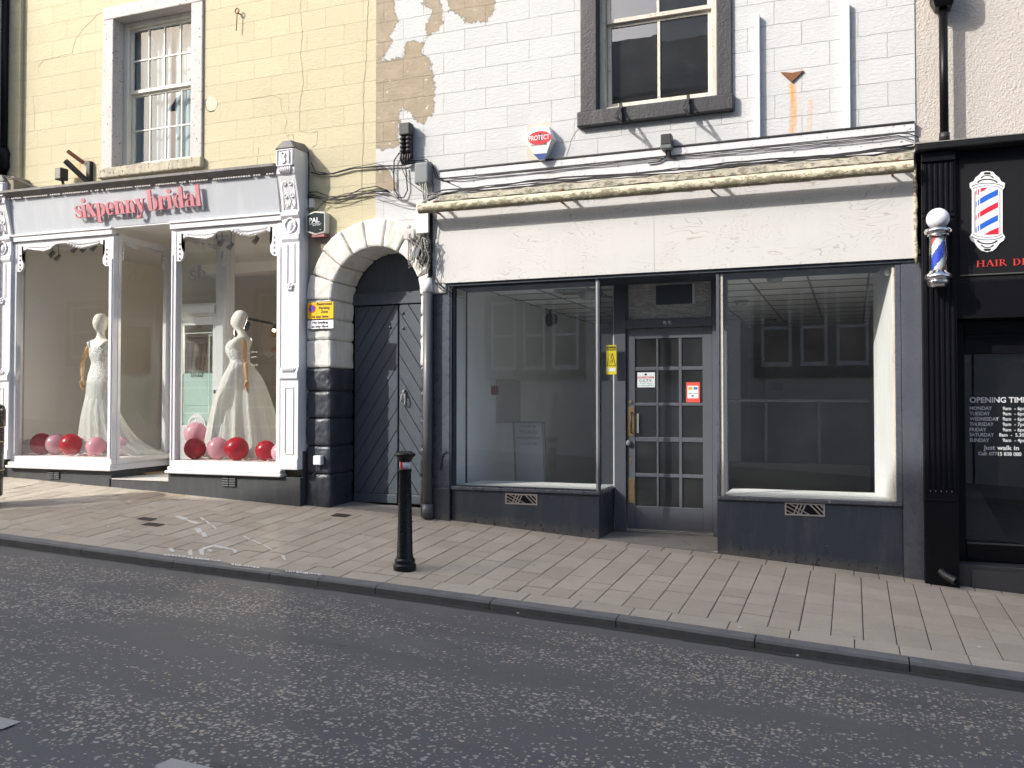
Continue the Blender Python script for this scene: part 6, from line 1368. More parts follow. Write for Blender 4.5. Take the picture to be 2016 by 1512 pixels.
for k, (px, py, r, c, yy, lab) in enumerate(bl):
    q = P(px, py, yy); d = ray(px, py); dep = (yy+CD)/d.y; R = r*dep/FPX; cz = max(q[1], ZSB+R*.98)
    if k == 6: cz = ZSB+R*2.15
    B = thing('balloon', lab, 'balloon', (q[0], yy, cz-R), 'balloons on the floor of the bridal windows')
    g = MB(); a = k*1.3; vs = []; g.ball((q[0], yy, cz), R, R, R*1.02, 28, 18); g.build('balloon_skin', BM[c], B, smooth=True)
    kx, ky = q[0]+R*.98*math.cos(a), yy+R*abs(math.sin(a))*.3; g = MB(); g.tube([(q[0]+R*.9*math.cos(a), yy+.03, cz-R*.35), (q[0]+R*1.08*math.cos(a), yy+.03, cz-R*.45), (q[0]+R*1.15*math.cos(a), yy+.03, cz-R*.5)], [.02, .006, .016], 8); g.build('knot', BM[c], B, smooth=True)
g = MB(); rr = random.Random(11); g.cur = 0
for k in range(170):
    left = rr.random() < .6; x_ = rr.uniform(xLw0+.1, xLw1-.06) if left else rr.uniform(xRw0+.1, xRw1-.1); y_ = rr.uniform(YB+.05, .4); r = rr.uniform(.014, .032); a = rr.uniform(0, 6); zz = ZSB+rr.uniform(.001, .03); g.cur = rr.randint(0, 2)
    g.quad(*[(x_+r*math.cos(a+t_), y_+r*.8*math.sin(a+t_), zz+rr.uniform(0, .015)) for t_ in (0, 1.3, 2.9, 4.4)])
tag(g.build('petals', [flat('red_petal', (.5, .03, .06), .6), flat('pink_petal', (.8, .4, .45), .6), flat('white_petal', (.8, .75, .74), .6)], origin=(-8, .1, ZSB)), 'scattered red, pink and white petals on the bridal window floor', 'petals', kind='stuff')
# ------------------------------------------------------------------ barber shopfront
YQ = -.14; xb0, xb1 = X(1818, YQ), X(1886, YQ)
g = MB(); gprism(g, xb0, xb1, YQ, .15, Z(1850, 296, YQ)); pil = g.build('pilaster', BLK, BB, bevel=.006)
g = MB()
for k in range(6):
    xx = xb0+.03+(xb1-xb0-.06)*k/5.; g.box(xx-.011, xx+.011, YQ-.014, YQ-.0003, Z(1850, 965, YQ), Z(1850, 432, YQ)); g.box(xx-.011, xx+.011, YQ-.014, YQ-.0003, Z(1850, 418, YQ), Z(1850, 322, YQ))
g.box(xb0+.005, xb1-.005, YQ-.02, YQ-.0004, Z(1850, 428, YQ), Z(1850, 422, YQ)); g.box(xb0, xb1, YQ-.03, YQ-.0004, Z(1850, 318, YQ), Z(1850, 300, YQ)); g.box(xb0+.01, xb1-.02, YQ-.016, YQ-.0004, Z(1850, 986, YQ), Z(1850, 983, YQ))
g.build('fluting', BLK, pil, bevel=.003)
SCR = flat('pale_screw', (.35, .35, .35), .4)
g = MB()
for k in range(5): g.ball((X(1830+k*10.5, YQ), YQ-.002, Z(1850, 967, YQ)), .004, .004, .008, 8, 5)
g.build('screw_heads', SCR, pil)
zc = Z(1806, 287, -.2); g = MB(); g.hexa([(X(1803, -.2, 290), -.24, zc-.05), (6, -.24, zc-.05), (6, .01, zc-.05), (X(1803, -.2, 290), .01, zc-.05), (X(1803, -.2, 290), -.26, zc), (6, -.26, zc), (6, .01, zc+.03), (X(1803, -.2, 290), .01, zc+.03)])
g.build('cornice', BLKM, BB, bevel=.01)
g = MB(); rr = random.Random(2); x_ = X(1806, -.2)
while x_ < 2.5:
    L = rr.uniform(.15, .4); g.hexa([(x_, -.265, zc+.001), (x_+L, -.265, zc+.001), (x_+L, .011, zc+.035), (x_, .011, zc+.035), (x_, -.262, zc+.008+rr.uniform(0, .006)), (x_+L, -.262, zc+.008), (x_+L, .011, zc+.05), (x_, .011, zc+.05)]); x_ += L+.004
g.build('slate_flashing', LEAD, BB)
YH = -.09; xh0 = X(1889, YH, 400); zb0, zb1 = Z(1890, 541, YH), zc-.06
g = MB(); g.box(xb1+.002, 6, YH+.01, .1, zb0-.06, zb1); g.box(X(1893, YH), 6, YH, YH+.0099, zb0, zb1-.04); g.build('sign_board', paint('black_sign_board', (.006, .006, .008), .6, .2, 3, .03, spec=.25), BB, bevel=.002)
g = MB(); g.box(X(1893, YH), 6, YH-.006, YH+.01, zb0-.012, zb0-.001); g.build('trim_strip', paint('dull_chrome_strip', (.10, .10, .09), .5, metal=.3), BB)
REDL = flat('red_letter', (.62, .05, .04), .45)
yl = YH-.006; hx = lambda p, y=520: P(p, y, yl)
u0 = hx(1922, 526); k_ = (hx(2016)[0]-hx(1922)[0])
sc_h = Z(1940, 513, yl)-Z(1940, 526, yl)
g = word('HAIR', hx(1922)[0], hx(1983)[0], u0[1], sc_h, yl, REDL, BB, .006); g.build('sign_lettering', REDL, BB)
g = word('DESIGN', hx(1994)[0], hx(1994)[0]+(hx(1983)[0]-hx(1922)[0])*1.5, u0[1], sc_h, yl, REDL, BB, .006); g.build('sign_lettering', REDL, BB)
# flat barber pole sign graphic
SGW = flat('sign_white', (.80, .81, .82), .5); SGB = flat('sign_blue', (.01, .11, .55), .5); SGR = flat('sign_red', (.60, .01, .04), .5); SGK = flat('sign_black', (.01, .01, .012), .5)
SG = thing('barber_pole_sign', 'flat cut out sign of a red, white and blue barber pole on the black board', 'sign', (X(1943, yl), yl, Z(1943, 497, yl)))
q4 = lambda a, b_: P(1780+a/4.45, 260+b_/4.45, yl)
def outline(pts, y0, y1, g): g.prism([q4(*p) for p in pts], y0, y1)
g = MB()
half = [(728, 342), (778, 350), (800, 375), (832, 400), (850, 432), (882, 448), (880, 485), (862, 508), (862, 885), (884, 918), (872, 950), (838, 972), (808, 1015), (778, 1040), (728, 1052)]
full = half+[(728-(p[0]-728), p[1]) for p in half[::-1][1:-1]]
outline(full, yl-.004, yl+.006, g); g.build('white_shape', SGW, SG)
def arc_band(cx, cy, rx, ry, th, a0, a1): return [[(cx+rx*math.cos(math.radians(a)), cy-ry*math.sin(math.radians(a))) for a in (a0+(a1-a0)*i/12 for i in range(13))]+[(cx+(rx-th)*math.cos(math.radians(a)), cy-(ry-th*.55)*math.sin(math.radians(a))) for a in (a1-(a1-a0)*i/12 for i in range(13))]]
g = MB()
for mir in (0, 1):
    f_ = (lambda pl: [(p[0], p[1]) for p in pl]) if not mir else (lambda pl: [(p[0], 1394-p[1]) for p in pl])
    for pl in ([[(694, 372), (705, 352), (750, 352), (762, 372)]]+arc_band(728, 414, 62, 36, 14, 15, 165)+arc_band(728, 452, 96, 42, 18, 12, 168)+arc_band(728, 486, 140, 40, 9, 8, 172)+arc_band(728, 506, 130, 36, 6, 5, 175)):
        outline(f_(pl), yl-.0055, yl-.0041, g)
for a in (614, 622, 834, 846): g.prism([q4(a, 520), q4(a+2.5, 520), q4(a+2.5, 880), q4(a, 880)], yl-.0055, yl-.0041)
g.build('black_detail', SGK, SG)
for nm, mat_, bands in (('blue_stripe', SGB, ((572, 500, 632, 551), (800, 725, 858, 776))), ('red_stripe', SGR, ((690, 612, 745, 660), (912, 835, 905, 880)))):
    g = MB()
    for (yl0, yr0, yl1, yr1) in bands:
        for xa, xb in ((628, 634), (645, 655), (664, 822)):
            if yl0 == 912: 
                if xa > 660: outline([(700, 900), (750, 868), (828, 835), (828, 895), (700, 902)], yl-.0055, yl-.0041, g)
                continue
            yy = lambda x, a, b_: a+(b_-a)*((x-628)/194)**.8 if x >= 628 else a
            outline([(xa, yy(xa, yl0+40, yr0)), (xa*.5+xb*.5, yy((xa+xb)/2, yl0+40, yr0)), (xb, yy(xb, yl0+40, yr0)), (xb, yy(xb, yl1+30, yr1)), (xa*.5+xb*.5, yy((xa+xb)/2, yl1+30, yr1)), (xa, yy(xa, yl1+30, yr1))], yl-.0055, yl-.0041, g)
    if nm[0] == 'r':
        for xa, xb in ((628, 634), (645, 655), (670, 0)):
            if xb: outline([(xa, 505), (xb, 502), (xb, 545), (xa, 555)], yl-.0055, yl-.0041, g)
        outline([(670, 492), (730, 486), (700, 512), (670, 528)], yl-.0055, yl-.0041, g)
    g.build(nm, mat_, SG)
# shop window of the barber, set back in shade
YG = .22; zgT, zgB = Z(1904, 698, YG), Z(1904, 1064, YG); xg0 = X(1899, YG)
g = MB(); g.box(xb1+.001, 6, YH+.011, YG+.1, zgT+.30, zb0-.061); g.box(xb1+.001, xg0-.0, YG-.04, YG+.06, zgB-.4, zgT+.299); g.box(xg0, 6, YG-.04, YG+.06, zgT, zgT+.299); g.box(xg0, 6, YG-.06, YG-.0401, zgT+.14, zgT+.18)
g.box(xg0, 6, YG-.05, YG+.06, Z(1904, 1104, YG-.05), zgB); g.build('window_frame', BLK, BB, bevel=.005)
g = MB(); g.box(xg0, 6, YG-.056, YG-.0501, zgB-.02, zgB-.006); g.build('sill_trim', paint('dim_metal', (.08, .08, .08), .4), BB)
g = MB(); xs_ = xb1+.003; g.hexa([(xs_, -.05, zf(xs_)-.2), (6, -.05, zf(3)-.5), (6, YG+.05, zf(3)-.5), (xs_, YG+.05, zf(xs_)-.2), (xs_, -.03, Z(1900, 1112, -.03)), (6, -.03, Z(1900, 1112, -.03)), (6, YG+.05, Z(1900, 1112, -.03)), (xs_, YG+.05, Z(1900, 1112, -.03))]); g.build('step', paint('dark_grey_step', (.04, .04, .043), .6, .1, 4, .2), BB, bevel=.006)
g = MB(); g.box(X(1910, -.056), 6, -.058, -.051, -1, Z(1910, 1121, -.05)); g.build('step_panel', paint('dark_step_panel', (.045, .045, .05), .5), BB)
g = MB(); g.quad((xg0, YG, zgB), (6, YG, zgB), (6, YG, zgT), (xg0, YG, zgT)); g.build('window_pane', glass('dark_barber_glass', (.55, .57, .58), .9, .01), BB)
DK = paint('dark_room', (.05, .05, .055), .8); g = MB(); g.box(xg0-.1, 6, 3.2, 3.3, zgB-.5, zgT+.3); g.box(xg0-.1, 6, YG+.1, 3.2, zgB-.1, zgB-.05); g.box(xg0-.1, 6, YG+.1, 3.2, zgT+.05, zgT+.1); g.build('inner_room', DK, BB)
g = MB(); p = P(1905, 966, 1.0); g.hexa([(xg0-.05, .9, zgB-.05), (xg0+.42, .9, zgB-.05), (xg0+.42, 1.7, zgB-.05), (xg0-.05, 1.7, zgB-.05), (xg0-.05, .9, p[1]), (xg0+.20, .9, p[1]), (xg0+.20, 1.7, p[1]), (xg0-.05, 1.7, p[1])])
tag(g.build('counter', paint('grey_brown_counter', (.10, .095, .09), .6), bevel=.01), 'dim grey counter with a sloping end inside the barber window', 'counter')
TXW = flat('vinyl_white', (.62, .64, .66), .5); yt = YG-.004
def vt(g, s, pxa, pxb, pyb, hpx, bold=.012):
    a = P(pxa, pyb, yt); b_ = P(pxb, pyb, yt); t_ = P(pxa, pyb-hpx, yt); text_mb(g, s, a[0], a[1], t_[1]-a[1], yt, b_[0]-a[0], bold=bold)
TX = thing('opening_times', 'white opening times lettering on the dark barber window', 'window lettering', (X(1909, yt), yt, Z(1909, 897, yt)))
g = MB(); vt(g, 'OPENING TIMES', 1909, 2030, 792.5, 10.5, .02); g.build('heading', TXW, TX)
for s_, xe, b_, tm, xt in (('MONDAY', 1953, 807, '9am  - 6pm', 1974), ('TUESDAY', 1949, 817.3, '9am  - 6pm', 1974), ('WEDNESDAY', 1966.5, 827.8, '9am  - 6pm', 1974), ('THURSDAY', 1956, 838.2, '9am  - 7pm', 1974), ('FRIDAY', 1942, 848.8, '9am  - 6pm', 1974), ('SATURDAY', 1957, 859, '8am  -  5.30pm', 1967), ('SUNDAY', 1947.5, 869.6, '9am  - 4pm', 1974)):
    g = MB(); vt(g, s_, 1909, xe, b_, 6.8, .018); vt(g, tm, xt, xt+(47 if xt > 1970 else 62), b_+.3, 6.8, .015); g.build('day_line', TXW, TX)
g = MB(); vt(g, 'Just walk in', 1936, 2006, 885, 8.5, .02); vt(g, 'Call: 07715 838 080', 1926, 2011, 896, 6.8, .018); g.build('footer_lines', TXW, TX)
# barber pole
yp_ = YQ-.14; cx = X(1847, yp_, 490); pz = lambda y: Z(1847, y, yp_)
BP = thing('barber_pole', 'barber pole lamp with white globe, chrome collars and red, white and blue spiral', 'barber pole', (cx, yp_, pz(568)))
CHR = paint('polished_chrome', (.75, .74, .72), .12, .05, 20, .02, metal=1)
g = MB(); g.ball((cx, yp_, pz(431)), .094, n=32, m=20); g.build('globe', paint('white_globe', (.80, .80, .84), .25, .02, 3, .0), BP, smooth=True)
g = MB(); R1 = .0
g.lathe([(.05, pz(449)), (.066, pz(446)), (.066, pz(443)), (.04, pz(441))][::-1] and [(.10, pz(461)), (.085, pz(463))][::-1]+[(.105, pz(460)), (.112, pz(456)), (.108, pz(452)), (.075, pz(449)), (.06, pz(446)), (.06, pz(441))], cx, yp_, 32)
g.lathe([(.078, pz(466)), (.088, pz(464.5)), (.088, pz(463.2)), (.07, pz(463))], cx, yp_, 32); g.build('upper_collar', CHR, BP, smooth=True)
g = MB(); g.lathe([(.08, pz(552)), (.108, pz(549)), (.112, pz(545)), (.105, pz(541)), (.085, pz(538)), (.078, pz(534)), (.07, pz(533))], cx, yp_, 32)
g.lathe([(.03, pz(567.5)), (.065, pz(566)), (.085, pz(561)), (.09, pz(554)), (.088, pz(552.2))], cx, yp_, 32); g.build('lower_collar', CHR, BP, smooth=True)
n = 40; zz0, zz1 = pz(534), pz(464); mats = [flat('pole_white', (.78, .78, .80), .4), flat('pole_red', (.62, .05, .07), .4), flat('pole_blue', (.02, .06, .55), .4)]
g = MB(); rows_ = 40; R1 = .052
vs = [(cx+R1*math.cos(6.283185*k/n), yp_+R1*math.sin(6.283185*k/n), zz0+(zz1-zz0)*i/rows_) for i in range(rows_+1) for k in range(n)]
base_i = len(g.v); g.v += vs
for i in range(rows_):
    for k in range(n):
        ph = ((k+.5)/n - (i+.5)/rows_*.93*((zz1-zz0)/.38) + .43) % 1.0
        g.f.append((i*n+k, i*n+(k+1) % n, (i+1)*n+(k+1) % n, (i+1)*n+k)); g.m.append(0 if ph < .22 else 1 if ph < .44 else 0 if ph < .66 else 2)
g.build('spiral_cylinder', mats, BP, smooth=True)
g = MB(); g.lathe([(.072, zz0+.001), (.072, zz1-.001)], cx, yp_, 32); o = g.build('glass_tube', GLB, BP, smooth=True)
g = MB(); g.box(cx-.03, cx+.03, yp_+.06, YQ-.015, pz(548), pz(541)); g.box(cx-.03, cx+.03, yp_+.06, YQ-.015, pz(460), pz(452)); g.build('wall_bracket', CHR, BP)
# shoe of the rainwater pipe at the barber pilaster foot
q = P(1868, 1141, YQ-.05); g = MB(); g.tube([(q[0]-.06, YQ-.01, q[1]+.06), (q[0]-.03, YQ-.06, q[1]+.035), (q[0]+.05, YQ-.12, q[1]+.0)], [.03, .033, .035], 16, cap=False); tag(g.build('pipe_shoe', BLKM, smooth=True), 'black curved pipe shoe at the foot of the black pilaster', 'pipe')

# ------------------------------------------------------------------ things fixed on the walls
# floodlight above bridal fascia
q = P(125, 343, -.14); FLT = thing('floodlight', 'small dark floodlight standing on the bridal cornice at the left', 'floodlight', (q[0], -.14, q[1]-.12))
g = MB(); g.box(q[0]-.07, q[0]+.045, -.22, -.10, q[1]-.085, q[1]+.07); g.build('lamp_body', BLKM, FLT, bevel=.01)
g = MB(); g.box(q[0]-.06, q[0]+.03, -.224, -.2205, q[1]-.07, q[1]+.055); g.build('lamp_glass', paint('dim_lamp_glass', (.10, .11, .12), .15), FLT)
g = MB(); g.tube([(q[0], -.16, q[1]-.085), (q[0]+.01, -.15, q[1]-.16)], .014, 8); g.tube([(q[0]+.01, -.15, q[1]-.10), (q[0]+.03, -.13, q[1]-.17)], .007, 6); g.build('stalk', BLKM, FLT)
# broken sign bracket
q0 = [P(a, b_, -.10) for a, b_ in ((138, 299), (156, 318), (168, 315), (167, 358), (146, 322), (168, 357))]
BKT = thing('broken_sign_bracket', 'rusted broken iron sign bracket above the bridal fascia', 'bracket', (q0[3][0], -.1, q0[3][1]))
g = MB(); g.tube([(q0[0][0], -.14, q0[0][1]), (q0[1][0], -.03, q0[1][1])], .026, 4); g.build('stub_bar', RUST, BKT)
g = MB(); g.box(q0[2][0]-.028, q0[2][0]+.028, -.06, .0, q0[3][1]-.03, q0[2][1]); g.build('wall_plate', BLKM, BKT)
g = MB(); g.tube([(q0[4][0], -.24, q0[4][1]), (q0[5][0], -.06, q0[5][1])], .036, 4); g.build('slanting_bar', BLKM, BKT)
r0 = P(154, 318); g = MB(); g.prism([P(150, 322), P(158, 322), P(157, 352), P(152, 358)], -.003, .01); g.build('rust_streak', paint('rust_streak', (.62, .42, .20), .8, .2, 8), BKT)
# ring bolt
q = P(472, 25); g = MB(); g.tube([(q[0]+.028*math.cos(6.283*i/12), -.05, q[1]+.03*math.sin(6.283*i/12)) for i in range(13)], .007, 6); g.tube([(q[0]+.01, .0, q[1]-.02), (q[0]+.01, -.06, q[1]-.03)], .008, 6); g.tube([(q[0], -.05, q[1]-.03), (q[0]-.01, -.05, q[1]-.24)], .006, 6); tag(g.build('ring_bolt', RUST), 'rusty ring bolt with a dangling wire high on the cream wall', 'ring bolt')
# broken render patch
g = MB(); rr = random.Random(8); pts = [P(416+13*math.cos(6.283*i/16)*(1+rr.uniform(-.12, .1)), 205+15*math.sin(6.283*i/16)*(1+rr.uniform(-.15, .1))) for i in range(16)]
g.prism(pts, -.003, .01); g.build('rough_filler', paint('pale_filler', (.62, .55, .44), .9, .2, 10, .8, 20), BR)
g = MB(); ptso = [(p[0]+(p[0]-pts[0][0])*.0, p[1]) for p in pts]; g.tube([(p[0], -.002, p[1]) for p in pts[3:11]], .006, 5); g.build('crack', paint('dark_crack', (.16, .13, .09), .95), BR)  # dark tube along the left rim of the filler
# cracks in the cream render
def px_line(pts, r, mat, name, par, Y=-.001, jit=1.2, seed=0):
    rr = random.Random(seed); out = []
    for (a, b_), (c, d) in zip(pts, pts[1:]):
        L = max(1, int(math.hypot(c-a, d-b_)/7))
        for i in range(L): t_ = i/L; out.append(P(a+(c-a)*t_+rr.uniform(-jit, jit)*(i > 0), b_+(d-b_)*t_+rr.uniform(-jit, jit)*(i > 0), Y))
    out.append(P(*pts[-1], Y)); g = MB(); g.tube([(p[0], Y, p[1]) for p in out], r, 4); return g.build(name, mat, par)
CRK = paint('hairline_crack', (.38, .34, .24), .95)
px_line([(594, -10), (590, 20), (596, 60), (592, 110), (597, 160), (590, 210), (590, 258), (608, 262), (625, 258), (623, 285), (615, 290)], .0022, CRK, 'crack', BR, seed=1)
px_line([(195, 27), (165, 55), (150, 75), (142, 105), (85, 118), (75, 133)], .0018, CRK, 'crack', BR, seed=2)
px_line([(495, 195), (535, 188), (552, 193), (554, 215), (565, 235), (560, 255), (565, 267), (577, 265), (578, 280)], .0018, CRK, 'crack', BR, seed=3)
px_line([(510, 290), (508, 305), (505, 322)], .0018, CRK, 'crack', BR, seed=4)
px_line([(65, 190), (67, 215), (68, 255)], .0018, CRK, 'crack', BR, seed=5)
px_line([(726, 0), (722, 60), (720, 130), (716, 160), (716, 260), (713, 330), (712, 400)], .0028, CRK, 'crack', BR, seed=6)
px_line([(1142, 250), (1130, 265), (1122, 285), (1115, 312)], .003, paint('crack_on_white', (.35, .33, .3), .95), 'crack', ES, seed=7)
# stone block at far left
g = MB(); q = P(2, 372, -.1); g.box(X(-8, -.2), X(40, -.1), -.24, .05, Z(10, 380, -.2), Z(10, 350, -.2)); g.build('corbel_stone', STONEG, NB, bevel=.02)
# black terminal box
def boxat(px0, px1, py0, py1, yf, yb=0.0):
    x0, z1 = P(px0, py0, yf); x1, z0 = P(px1, py1, yf); return x0, x1, z0, z1
x0, x1, z0, z1 = boxat(785, 806, 242, 306, -.14)
TB = thing('terminal_box', 'black ribbed cable terminal box on the peeling wall', 'terminal box', ((x0+x1)/2, -.07, z0))
g = MB(); g.box(x0, x1, -.14, -.03, z1-.14, z1); g.box(x0+.02, x1-.02, -.06, .0, z0, z1); g.build('cover', BLKM, TB, bevel=.015)
g = MB()
for r in range(4):
    for c in range(2): g.ball((x0+.03+c*(x1-x0-.06), -.10, z1-.17-r*.045), .034, .04, .028, 10, 7)
for c in range(5): g.tube([(x0+.01+c*.028, -.09, z0+.06), (x0+.0+c*.03, -.10, z0-.01-(c % 2)*.03), (x0+.02+c*.018, -.07, z0-.07)], .012, 6)
g.build('cable_glands', BLKM, TB, smooth=True)
x0, x1, z0, z1 = boxat(815, 843, 320, 360, -.13)
g = MB(); g.box(x0, x1, -.13, -.0, z0, z1); tag(g.build('junction_box', GREYP, bevel=.022, seg=3), 'rounded grey junction box at the left end of the awning', 'junction box')
x0, x1, z0, z1 = boxat(819, 843, 403, 458, -.13); g = MB(); g.box(x0, x1, -.13, -.0, z0, z1); tag(g.build('trunking_box', WPL, bevel=.006), 'tall white trunking box where the awning tube ends', 'trunking')
x0, x1, z0, z1 = boxat(798, 818, 452, 471, -.08); g = MB(); g.box(x0, x1, -.12, -.02, z0, z1); tag(g.build('junction_box', paint('pale_grey_plastic', (.5, .5, .48), .5), bevel=.005), 'small pale grey junction box on the arch stones', 'junction box')
q = P(820, 498, -.15); g = MB()
a = .4; c_, s_ = math.cos(a), math.sin(a)
def rot(x, y, z): dx_, dz_ = x-q[0], z-q[1]; return (q[0]+dx_*c_+dz_*s_, y, q[1]-dx_*s_+dz_*c_)
g.prism([(q[0]-.04, q[1]-.06), (q[0]+.04, q[1]-.06), (q[0]+.04, q[1]+.06), (q[0]-.04, q[1]+.06)], -.17, -.11, rot); tag(g.build('junction_box', GREYP, bevel=.006), 'tilted dark grey box hanging in the tangle of wires at the arch', 'junction box')
# PAL alarm box
ypl = -.10; bx0, bz1 = P(603, 417, ypl); bx1, bz0 = P(640, 461, ypl)
PL = thing('alarm_box', 'dark alarm box with a white rim and the letters PAL above the arch', 'alarm box', ((bx0+bx1)/2, -.05, bz0))
bw, bh = bx1-bx0, bz1-bz0
g = MB(); sh_ = lambda e: [(bx0+e, bz0+.04+e), (bx0+bw*.5, bz0+e), (bx1-e, bz0+.02+e), (bx1-e, bz1-.02-e), (bx0+bw*.45, bz1-e), (bx0+e, bz1-.03-e)]
g.prism(sh_(0), ypl, -.0); g.build('casing', paint('ivory_plastic', (.62, .60, .52), .5), PL, bevel=.008)
g = MB(); g.prism(sh_(.018), ypl-.005, ypl-.0005); g.build('face', paint('dark_teal_face', (.006, .015, .02), .45, spec=.15), PL)
g = MB(); text_mb(g, 'PAL', bx0+.04, bz0+bh*.52, .055, ypl-.007, bw*.56, bold=.03); g.box(bx0+.04, bx1-.05, ypl-.007, ypl-.006, bz0+bh*.46, bz0+bh*.475); text_mb(g, 'Security Systems', bx0+.09, bz0+bh*.39, .014, ypl-.007, bw*.42, bold=.02); g.ball((bx1-.06, ypl-.006, bz0+bh*.2), .006, .002, .006, 8, 5); g.build('letters', TXW, PL)
g = MB(); g.box(bx0+.07, bx1-.02, -.09, -.0, bz0-.022, bz0+.015); g.build('red_base', paint('dull_red_plastic', (.3, .10, .10), .5), PL)
# PROTECT alarm box
ypr = -.12; f3 = lambda x, y: P(1000+x/4.032, y/4.032, ypr)
PR = thing('alarm_box', 'white hexagonal alarm box with a red oval reading PROTECT', 'alarm box', (f3(260, 0)[0], -.06, f3(0, 1275)[1]))
hexo = [(158, 1100), (205, 1012), (325, 1008), (350, 1090), (292, 1262), (246, 1270)]
hexb = [(130, 1110), (195, 1012), (330, 1006), (376, 1108), (292, 1275), (250, 1278)]
f3b = lambda x, y: P(1000+x/4.032, y/4.032, -.06)
g = MB(); g.prism([P(1000+x/4.032, y/4.032, -.05) for x, y in hexb], -.06, .0); 
A = [f3(*p) for p in hexo]; B_ = [f3b(*p) for p in hexb]
vs = [(p[0], ypr, p[1]) for p in A]+[(p[0], -.0601, p[1]) for p in B_]; g.add(vs, [tuple(range(6)), tuple(range(11, 5, -1))]+[(i, i+6, (i+1) % 6+6, (i+1) % 6) for i in range(6)])
g.build('casing', WPL, PR, bevel=.005)
g = MB(); cxp, czp = f3(250, 1095); n = 28; rx_, rz_2 = (f3(343, 0)[0]-f3(157, 0)[0])/2, (f3(0, 1042)[1]-f3(0, 1147)[1])/2
g.prism([(cxp+rx_*math.cos(6.283*i/n), czp+rz_2*math.sin(6.283*i/n)) for i in range(n)], ypr-.004, ypr-.0005); g.build('red_oval', flat('alarm_red', (.60, .015, .03), .4), PR)
g = MB(); cxk2, czk = f3(258, 1065); g.prism([(cxk2+.014*math.cos(6.283*i/12), czk+.014*math.sin(6.283*i/12)) for i in range(12)], ypr-.0052, ypr-.0042); g.prism([(cxk2-.02, czk-.075), (cxk2+.02, czk-.065), (cxk2+.012, czk), (cxk2-.008, czk)], ypr-.0052, ypr-.0042); g.build('key_mark', SGK, PR)
g = MB(); a = f3(167, 1118); b_ = f3(332, 1100); text_mb(g, 'PROTECT', a[0], a[1]-.003, f3(0, 1080)[1]-f3(0, 1115)[1]+.002, ypr-.0065, b_[0]-a[0], bold=.02); g.build('name_letters', TXW, PR)
g = MB(); a = f3(180, 1163); b_ = f3(312, 1150); text_mb(g, 'SECURITY SYSTEMS', a[0], a[1], .018, ypr-.003, b_[0]-a[0], bold=.02); g.build('small_letters', SGK, PR)
g = MB(); g.prism([f3(203, 1222), f3(315, 1215), f3(290, 1262), f3(246, 1270)], ypr-.004, ypr-.0005); g.build('blue_tip', flat('alarm_blue', (.015, .05, .22), .4), PR)
g = MB(); g.prism([P(1038, 245), P(1085, 240), P(1085, 300), P(1066, 318), P(1038, 322)], -.0025, .01); g.build('bare_patch', paint('bare_plaster', (.52, .49, .43), .9, .15, 12, .5, dirt=(.3, .27, .22)), ES)
# sensor lamp on the string course
q = P(1312, 279, -.12); SN = thing('security_lamp', 'small dark security lamp above the string course', 'security lamp', (q[0], -.06, q[1]-.1))
g = MB(); g.box(q[0]-.055, q[0]+.05, -.14, -.02, q[1]-.03, q[1]+.075); g.build('lamp_body', BLKM, SN, bevel=.008)
g = MB(); g.hexa([(q[0]-.055, -.15, q[1]-.07), (q[0]+.05, -.15, q[1]-.07), (q[0]+.05, -.04, q[1]-.07), (q[0]-.055, -.04, q[1]-.07), (q[0]-.055, -.155, q[1]-.035), (q[0]+.05, -.155, q[1]-.035), (q[0]+.05, -.04, q[1]-.031), (q[0]-.055, -.04, q[1]-.031)]); g.build('lamp_front', GREYP, SN, bevel=.004)
g = MB(); g.tube([(q[0]-.01, -.06, q[1]-.07), (q[0]-.02, -.05, q[1]-.13), (q[0]-.09, -.05, q[1]-.17), (q[0]-.2, -.05, q[1]-.175)], .008, 6); g.tube([(q[0]+.02, -.06, q[1]-.07), (q[0]+.03, -.05, q[1]-.15), (q[0]+.08, -.05, q[1]-.155)], .008, 6); g.build('lead', CABLE, SN, smooth=True)
# parking sign
yk = -.075; a = P(605, 595, yk); b_ = P(657.5, 594, yk); zmid_ = Z(630, 629, yk); zbot = Z(630, 648, yk)
PS = thing('parking_sign', 'yellow and white restricted parking zone sign at the left side of the arch', 'sign', ((a[0]+b_[0])/2, yk, zbot))
def rrect(x0, x1, z0, z1, r): 
    o = []
    for cx_2, cz_, a0 in ((x1-r, z1-r, 0), (x0+r, z1-r, 90), (x0+r, z0+r, 180), (x1-r, z0+r, 270)):
        for k in range(5): t_ = math.radians(a0+90*k/4); o.append((cx_2+r*math.cos(t_), cz_+r*math.sin(t_)))
    return o
g = MB(); g.prism(rrect(a[0], b_[0], zmid_+.002, a[1], .012), yk, yk+.004); g.prism(rrect(a[0], b_[0], zbot, zmid_-.002, .012), yk, yk+.004); g.build('border_plate', SGK, PS)
e = .006
g = MB(); g.prism(rrect(a[0]+e, b_[0]-e, zmid_+.002+e, a[1]-e, .008), yk-.002, yk-.0005); g.build('yellow_panel', flat('sign_yellow', (.85, .50, .01), .4), PS)
g = MB(); g.prism(rrect(a[0]+e, b_[0]-e, zbot+e, zmid_-.002-e, .008), yk-.002, yk-.0005); g.build('white_panel', SGW, PS)
wq = b_[0]-a[0]; hq = a[1]-zmid_
c0 = (a[0]+wq*.19, a[1]-hq*.38); R3 = wq*.13
g = MB(); g.prism([(c0[0]+R3*math.cos(6.283*i/24), c0[1]+R3*math.sin(6.283*i/24)) for i in range(24)], yk-.004, yk-.0022)
g.build('red_disc', SGR, PS)
